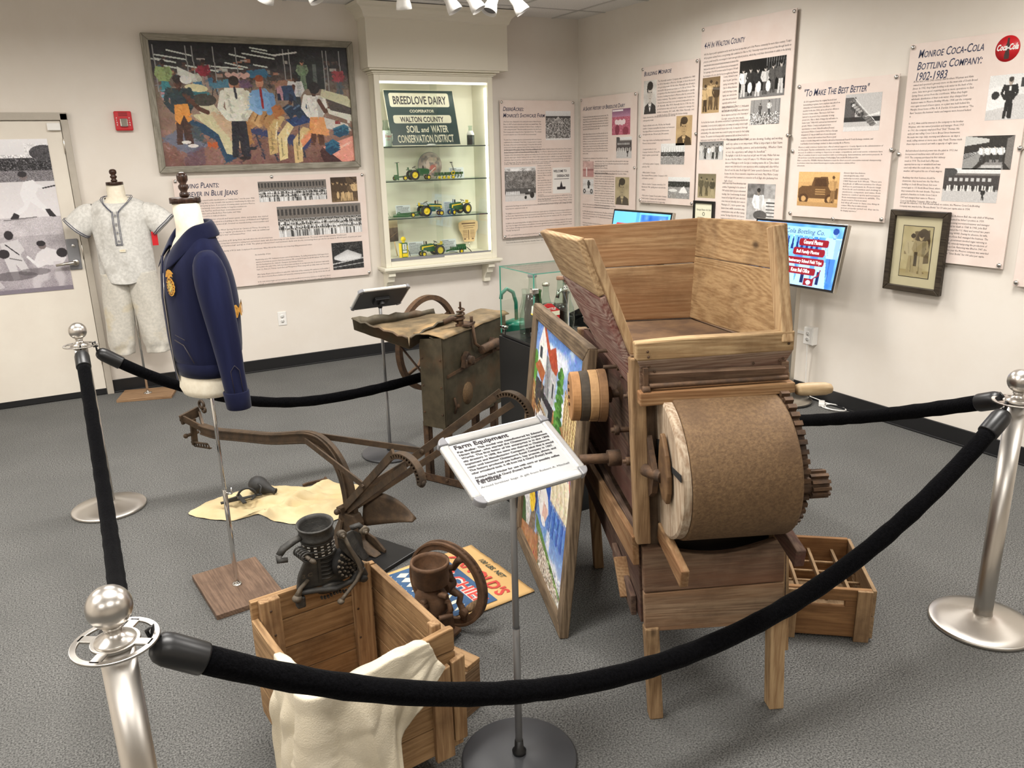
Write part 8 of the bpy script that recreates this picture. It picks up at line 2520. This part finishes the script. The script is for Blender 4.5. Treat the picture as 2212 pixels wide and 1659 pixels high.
# ------------------------------------------------------------------ cast-iron corn sheller clamped on the back rim
ci = pm('black_cast_iron', (48, 47, 45), (66, 64, 60), rough=.6, metal=.4, scale=24, bump=.3, bscale=120, c3=(84, 76, 66), s3=9, lo3=.6, hi3=.8, spec=.5)
ci2 = pm('dusty_cast_iron', (98, 88, 74), (76, 68, 58), rough=.7, metal=.3, scale=24, bump=.3, bscale=120)
t = thing('corn_sheller', 'black cast iron hand corn sheller clamped on the rim of front crate', 'corn sheller', (-3.948, -4.615, .548), R_(4))
t.scale = (.86, .86, .70)
# throat cylinder leaning a little back
A = Matrix.Translation((0.0, 0.0, .125)) @ Matrix.Rotation(R_(-4), 4, 'Y') @ Matrix.Rotation(R_(6), 4, 'X')
MB(A).lathe([(.050, 0), (.052, .004), (.054, .07), (.059, .074), (.06, .088), (.056, .092), (.058, .125), (.0625, .130), (.0625, .136), (.0575, .137), (.052, .12), (.047, .0)], n=36).build('throat', ci, t)
b = MB(A)
for z in (.002, .032, .066):
 b.torus((0, 0, z), (0, 0, 1), .0535, .0032, 36, 6)
b.build('throat_bands', ci, t)
b = MB(A)
for r_ in range(4):
 for k in range(7):
  a = R_(-165 + k * 24)
  z = .012 + r_ * .0145
  b.box((math.cos(a) * .0545, math.sin(a) * .0545, z), (.0025, .0095, .004), rot=Matrix.Rotation(a, 4, 'Z'))
b.build('throat_slots', pm('light_through_slots', (186, 182, 174), rough=.7), t)
# body plates
body = [(-.095, -.012), (.05, -.03), (.115, -.012), (.12, .04), (.075, .09), (.05, .135), (-.045, .135), (-.062, .10), (-.085, .05)]
MB().slab([(x, -.03, z) for x, z in body], .02, off=(0, .02, 0)).build('body_plate', ci, t, bevel=.006)
b = MB()
for k in range(6):
 z = .015 + k * .0185
 b.tube([(-.012, -.031, z), (.012, -.037, z - .003), (.036, -.031, z)], .0042, 8)
b.slab([(-.02, -.032, -.002), (.044, -.032, -.002), (.042, -.032, .128), (-.018, -.032, .128)], .006, off=(0, -.003, 0))
b.build('front_grille', ci, t)
b = MB()
for k in range(5):
 b.bb(-.009, .033, -.0362, -.035, .021 + k * .0185, .028 + k * .0185)
b.build('grille_slots', bk, t)
MB().text('2 C', -.075, .04, .022, -.0312, width=.036, bold=.0008).build('cast_lettering', ci2, t)
# toothed picker wheel at right
b = MB().lathe([(0, 0), (.07, 0), (.072, .004), (.07, .02), (0, .022)], (.085, -.015, .06), (.55, -1, .05), 32)
b.build('picker_wheel', bk, t)
b = MB()
x_, y_, a_ = basis((.55, -1, .05))
for ring_ in range(4):
 n_ = (5, 9, 13, 17)[ring_]
 for k in range(n_):
  an = 2 * PI * (k + ring_ * .4) / n_
  c_ = Vector((.085, -.015, .06)) + (x_ * math.cos(an) + y_ * math.sin(an)) * (.014 + ring_ * .0165) + a_ * .022
  b.lathe([(.006, 0), (.005, .005), (.0015, .009), (0, .009)], c_, a_, 5, smooth=False)
b.build('picker_teeth', ci2, t)
# tension arm and spring shield on the right
b = MB()
b.slab([(.052, -.045, .19), (.075, -.05, .175), (.105, -.055, .11), (.135, -.055, .04), (.12, -.055, -.005), (.108, -.055, .0), (.108, -.055, .05), (.07, -.05, .115), (.055, -.045, .14)], .008, off=(0, -.007, 0))
b.slab([(.08, -.03, .185), (.115, -.02, .19), (.145, -.02, .16), (.15, -.02, .09), (.165, -.025, .05), (.155, -.03, .03), (.135, -.045, .05), (.10, -.045, .12)], .008, off=(0, -.007, 0))
b.build('shield_plate', ci, t, bevel=.003)
b = MB().tube([(.072, -.06, .19), (.085, -.062, .14), (.11, -.066, .07), (.12, -.066, .02), (.1, -.066, -.02), (.055, -.066, -.07), (.04, -.066, -.09)], [.007, .007, .008, .008, .007, .007, .009], 10)
b.ball((.038, -.066, -.092), .013, 10, 6)
b.build('lever_arm', ci2, t)
for (c_, r_) in (((.064, -.05, .205), .016), ((.155, -.02, .175), .018)):
 MB().cyl(Vector(c_), Vector(c_) + Vector((0, -.016, 0)), r_, 16).cyl(Vector(c_) + Vector((0, -.016, 0)), Vector(c_) + Vector((0, -.024, 0)), r_ * .6, 6).cyl(Vector(c_) + Vector((0, -.024, 0)), Vector(c_) + Vector((0, -.034, 0)), r_ * .3, 8).build('bolt', ci2, t)
b = MB().tube([(.155, -.02, .175), (.14, -.02, .2), (.115, -.01, .19)], .012, 8)
b.build('bracket_lug', ci, t)
# left arm, spring and foot clamps
b = MB().tube([(-.045, -.01, .215), (-.085, -.02, .21), (-.125, -.03, .195), (-.142, -.035, .175)], [.013, .014, .014, .012], 10).tube([(-.142, -.035, .175), (-.146, -.045, .158), (-.12, -.05, .155)], [.012, .013, .01], 10)
b.build('hook_arm', ci, t)
b = MB().tube([(-.078 + .017 * math.cos(a) + .0006 * a, -.03 - a * .0013, .168 - a * .0006 + .017 * math.sin(a)) for a in np.linspace(0, 30, 110)], .0035, 6)
b.build('coil_spring', ci, t)
MB().cyl((-.076, -.03, .168), (-.056, -.08, .147), .007, 10).tube([(-.056, -.08, .147), (-.048, -.088, .14), (-.042, -.09, .13)], [.008, .009, .005], 8).build('spring_bolt', ci2, t)
b = MB().tube([(-.055, -.032, .03), (-.085, -.038, .005), (-.1, -.045, -.02)], [.007, .008, .012], 10).ball((-.103, -.046, -.03), .017, 12, 8)
b.build('clamp_lug', ci2, t)
MB().box((-.09, -.035, -.055), (.03, .03, .05)).build('foot_clamp', ci, t, bevel=.006)
b = MB().tube([(-.095, -.035, -.015), (-.04, -.042, -.022), (.03, -.046, -.04), (.09, -.042, -.03), (.12, -.03, .0)], [.012, .012, .013, .012, .01], 10)
b.lathe([(0, 0), (.05, .0), (.05, .01), (0, .012)], (.02, -.03, -.035), (0, -1, -.3), 28, sy=.5)
for k in range(10):
 b.box((-.02 + k * .011, -.045, -.062 - .004 * math.sin(k)), (.006, .012, .01))
b.build('base_casting', ci, t)
MB().cyl((.13, -.03, -.03), (.13, -.06, -.03), .014, 12).slab([(.085, -.04, -.03), (.14, -.04, .02), (.15, -.04, -.02), (.13, -.04, -.05)], .012, off=(0, -.01, 0)).build('foot_clamp', ci, t, bevel=.003)

# ------------------------------------------------------------------ divided bottle crate behind the thresher
OW = wood('bottle_crate_front', (180, 124, 66), (146, 96, 48), (90, 58, 34), 'x', 30, .7, stain=(110, 76, 46))
OWy = wood('bottle_crate_side', (176, 138, 92), (142, 108, 70), (96, 68, 44), 'y', 30, .75)
OWz = wood('bottle_crate_corner', (184, 142, 92), (152, 112, 70), (96, 66, 42), 'z', 30, .75)
t = thing('bottle_crate', 'divided wooden bottle crate with a hand slot behind the right thresher leg', 'crate', (-2.134, -5.135, 0), R_(-38.4))
W_, D_, H_ = .30, .40, .212
# origin = right front bottom corner, box runs to -x and +y
b = MB()
b.bb(-W_, 0, 0, .018, .012, .135)
b.bb(-W_, -W_ * .5 - .06, 0, .018, .135, .158).bb(-W_ * .5 + .06, 0, 0, .018, .135, .158).bb(-W_, 0, 0, .018, .158, .205)
b.build('front_board', OW, t, bevel=.003)
MB().bb(-W_, 0, D_ - .018, D_, .012, H_).build('back_board', OW, t, bevel=.003)
for x in (-W_ - .014, 0):
 MB().bb(x, x + .014, -.002, D_ + .002, .012, .10).build('side_slat', OWy, t, bevel=.002)
 MB().bb(x, x + .014, -.002, D_ + .002, .105, H_ - .006).build('side_slat', OWy, t, bevel=.002)
MB().bb(-.052, 0, -.012, 0, .0, .205).build('corner_board', OWz, t, bevel=.002)
MB().bb(-W_, -W_ + .045, -.012, 0, .0, .2).build('corner_board', OWz, t, bevel=.002)
MB().bb(-W_ + .0, -.0, .018, D_ - .018, .012, .024).build('bottom_board', OWy, t)
for k in range(3):
 x = -.06 - k * .09
 MB().bb(x - .005, x + .005, .018, D_ - .018, .145, .165).build('divider_slat', OWy, t)
for k in range(4):
 y = .09 + k * .075
 MB().cyl((-W_ + .001, y, .14), (-.001, y, .14), .005, 8).build('divider_rod', OWz, t)

# ------------------------------------------------------------------ sign stands
alu = pm('silver_aluminium', (214, 214, 212), (206, 206, 204), rough=.3, metal=.55, scale=30)
pole_m = pm('grey_pole', (150, 150, 150), rough=.35, metal=.6)

def sign_stand(loc, rz, label, tilt, zc, wd, ht, front, off=(0, 0)):
 t = thing('sign_stand', label, 'sign stand', loc, rz)
 bs = MB().lathe([(0, 0), (.168, 0), (.171, .004), (.171, .01), (.165, .015), (.05, .024), (0, .025)], n=64).build('base', MT['darkgrey'], t)
 MB().torus((0, 0, .0085), (0, 0, 1), .1705, .0015, 64, 5).build('base_edge', MT['rubber'], bs)
 b = MB()
 b.tube([(.05 + .10 * math.cos(a), -.02 + .15 * math.sin(a), .0205 - .002 - .006 * abs(math.sin(a))) for a in np.linspace(-2.2, -1.2, 8)], .0015, 5)
 MB().lathe([(.02, .024), (.021, .034), (.014, .04), (.0125, .07), (0, .07)], n=24).build('pole_socket', MT['rubber'], t)
 MB().cyl((0, 0, .07), (0, 0, .45), .0105, 18).cyl((0, 0, .45), (0, 0, zc - .04), .0092, 18).build('pole', pole_m, t)
 MB().torus((0, 0, .45), (0, 0, 1), .0104, .0012, 20, 5).build('pole_joint', MT['darkgrey'], t)
 A = Matrix.Translation((off[0], off[1], zc)) @ Matrix.Rotation(-tilt, 4, 'X')
 MB(A).bb(-.045, .045, .008, .03, -.03, .03).cyl((0, .02, 0), (0, .03 + .02, -.0), .016, 14).build('swivel_bracket', MT['rubber'], t, bevel=.004)
 MB().cyl((0, 0, zc - .06), (off[0] * .5, off[1] * .5, zc - .012), .013, 14).build('swivel_joint', MT['rubber'], t)
 MB(A).bb(-wd / 2 + .01, wd / 2 - .01, .0, .009, -ht / 2 + .01, ht / 2 - .01).build('back_plate', MT['darkgrey'], t)
 MB(A).bb(-wd / 2 + .02, wd / 2 - .02, -.003, 0, -ht / 2 + .02, ht / 2 - .02).build('sign_sheet', pm('silver_print', (178, 180, 180), rough=.45) if 'silver_print' not in bpy.data.materials else bpy.data.materials['silver_print'], t)
 fw = .026
 for (a0, a1, c0, c1) in ((-wd / 2 + fw, wd / 2 - fw, -ht / 2, -ht / 2 + fw), (-wd / 2 + fw, wd / 2 - fw, ht / 2 - fw, ht / 2), (-wd / 2, -wd / 2 + fw, -ht / 2 + fw, ht / 2 - fw), (wd / 2 - fw, wd / 2, -ht / 2 + fw, ht / 2 - fw)):
  MB(A).bb(a0, a1, -.010, .008, c0, c1).build('frame_bar', alu, t, bevel=.006)
 for sx in (-1, 1):
  for sz in (-1, 1):
   b = MB(A)
   pts = []
   cx, cz = sx * (wd / 2 - fw), sz * (ht / 2 - fw)
   for k in range(9):
    a = PI / 2 * k / 8
    pts.append((cx + sx * math.cos(a) * (fw + .001), -.0115, cz + sz * math.sin(a) * (fw + .001)))
   b.slab([(cx, -.0115, cz)] + pts, .021, off=(0, .021, 0))
   b.build('corner_cap', MT['grey'], t, bevel=.003)
 if front:
  MB(A).bb(-wd / 2 + fw - .001, wd / 2 - fw + .001, -.0036, -.003, ht / 2 - fw - .0015, ht / 2 - fw).bb(-wd / 2 + fw, -wd / 2 + fw + .0012, -.0036, -.003, -ht / 2 + fw, ht / 2 - fw).build('sheet_edge', MT['ink'], t)
  iw, x0, zt = wd - 2 * fw, -wd / 2 + fw + .012, ht / 2 - fw
  b = MB(A)
  b.text('Farm Equipment', x0, zt - .0195, .02, -.0042, width=.168, height=.0185, bold=.0005)
  b.build('heading_lettering', MT['ink'], t)
  b = MB(A)
  b.text('Fertilizer', x0, zt - .147, .02, -.0042, width=.073, height=.0165, bold=.0005)
  b.build('heading_lettering', MT['ink'], t)
  b = MB(A)
  z = zt - .0335
  for wf, ln in ((.83, 'Pea Sheller. This model was manufactured by Edward'), (.86, 'Hiram Sholar, who started the Chattanooga Implement'), (.86, 'Works. The first listing of his enterprise is in the 1895'), (.84, 'city directory. In 1898, the name was changed to Chattanooga'), (.86, 'Implement and Manufacturing Company, a label that it would'), (.83, 'retain until becoming Chattanooga Royal Company in 1957.'), (.84, 'The factory produced pea hullers, hay presses, plows, and'), (.78, 'other agricultural tools. A gift from Hal & Cheryl (Foster) Brady'), (0, ''), (.82, 'Antique hand grinder for use with corn or possibly coffee'), (.52, 'A gift from Hal & Cheryl (Foster) Brady')):
   if ln:
    b.text(ln, x0, z, .0085, -.0042, width=iw * wf * 1.09, bold=.0003)
    z -= .0112
   else:
    z -= .0045
  b.text('Arnold fertilizer bags. A gift from Robert A. Mitchell', x0, zt - .1615, .0085, -.0042, width=iw * .93)
  b.build('body_lettering', MT['ink'], t)
 return t

sign_stand((-3.511, -5.004, 0), R_(4.8), 'front sign stand with silver framed FARM EQUIPMENT text on grey pole', R_(62.8), .955, .352, .238, True, (.01, .01))
sign_stand((-2.95, -2.415, 0), R_(184), 'rear sign stand facing away behind the sheet metal tray', R_(52), .955, .315, .215, False, (-.0, .01))
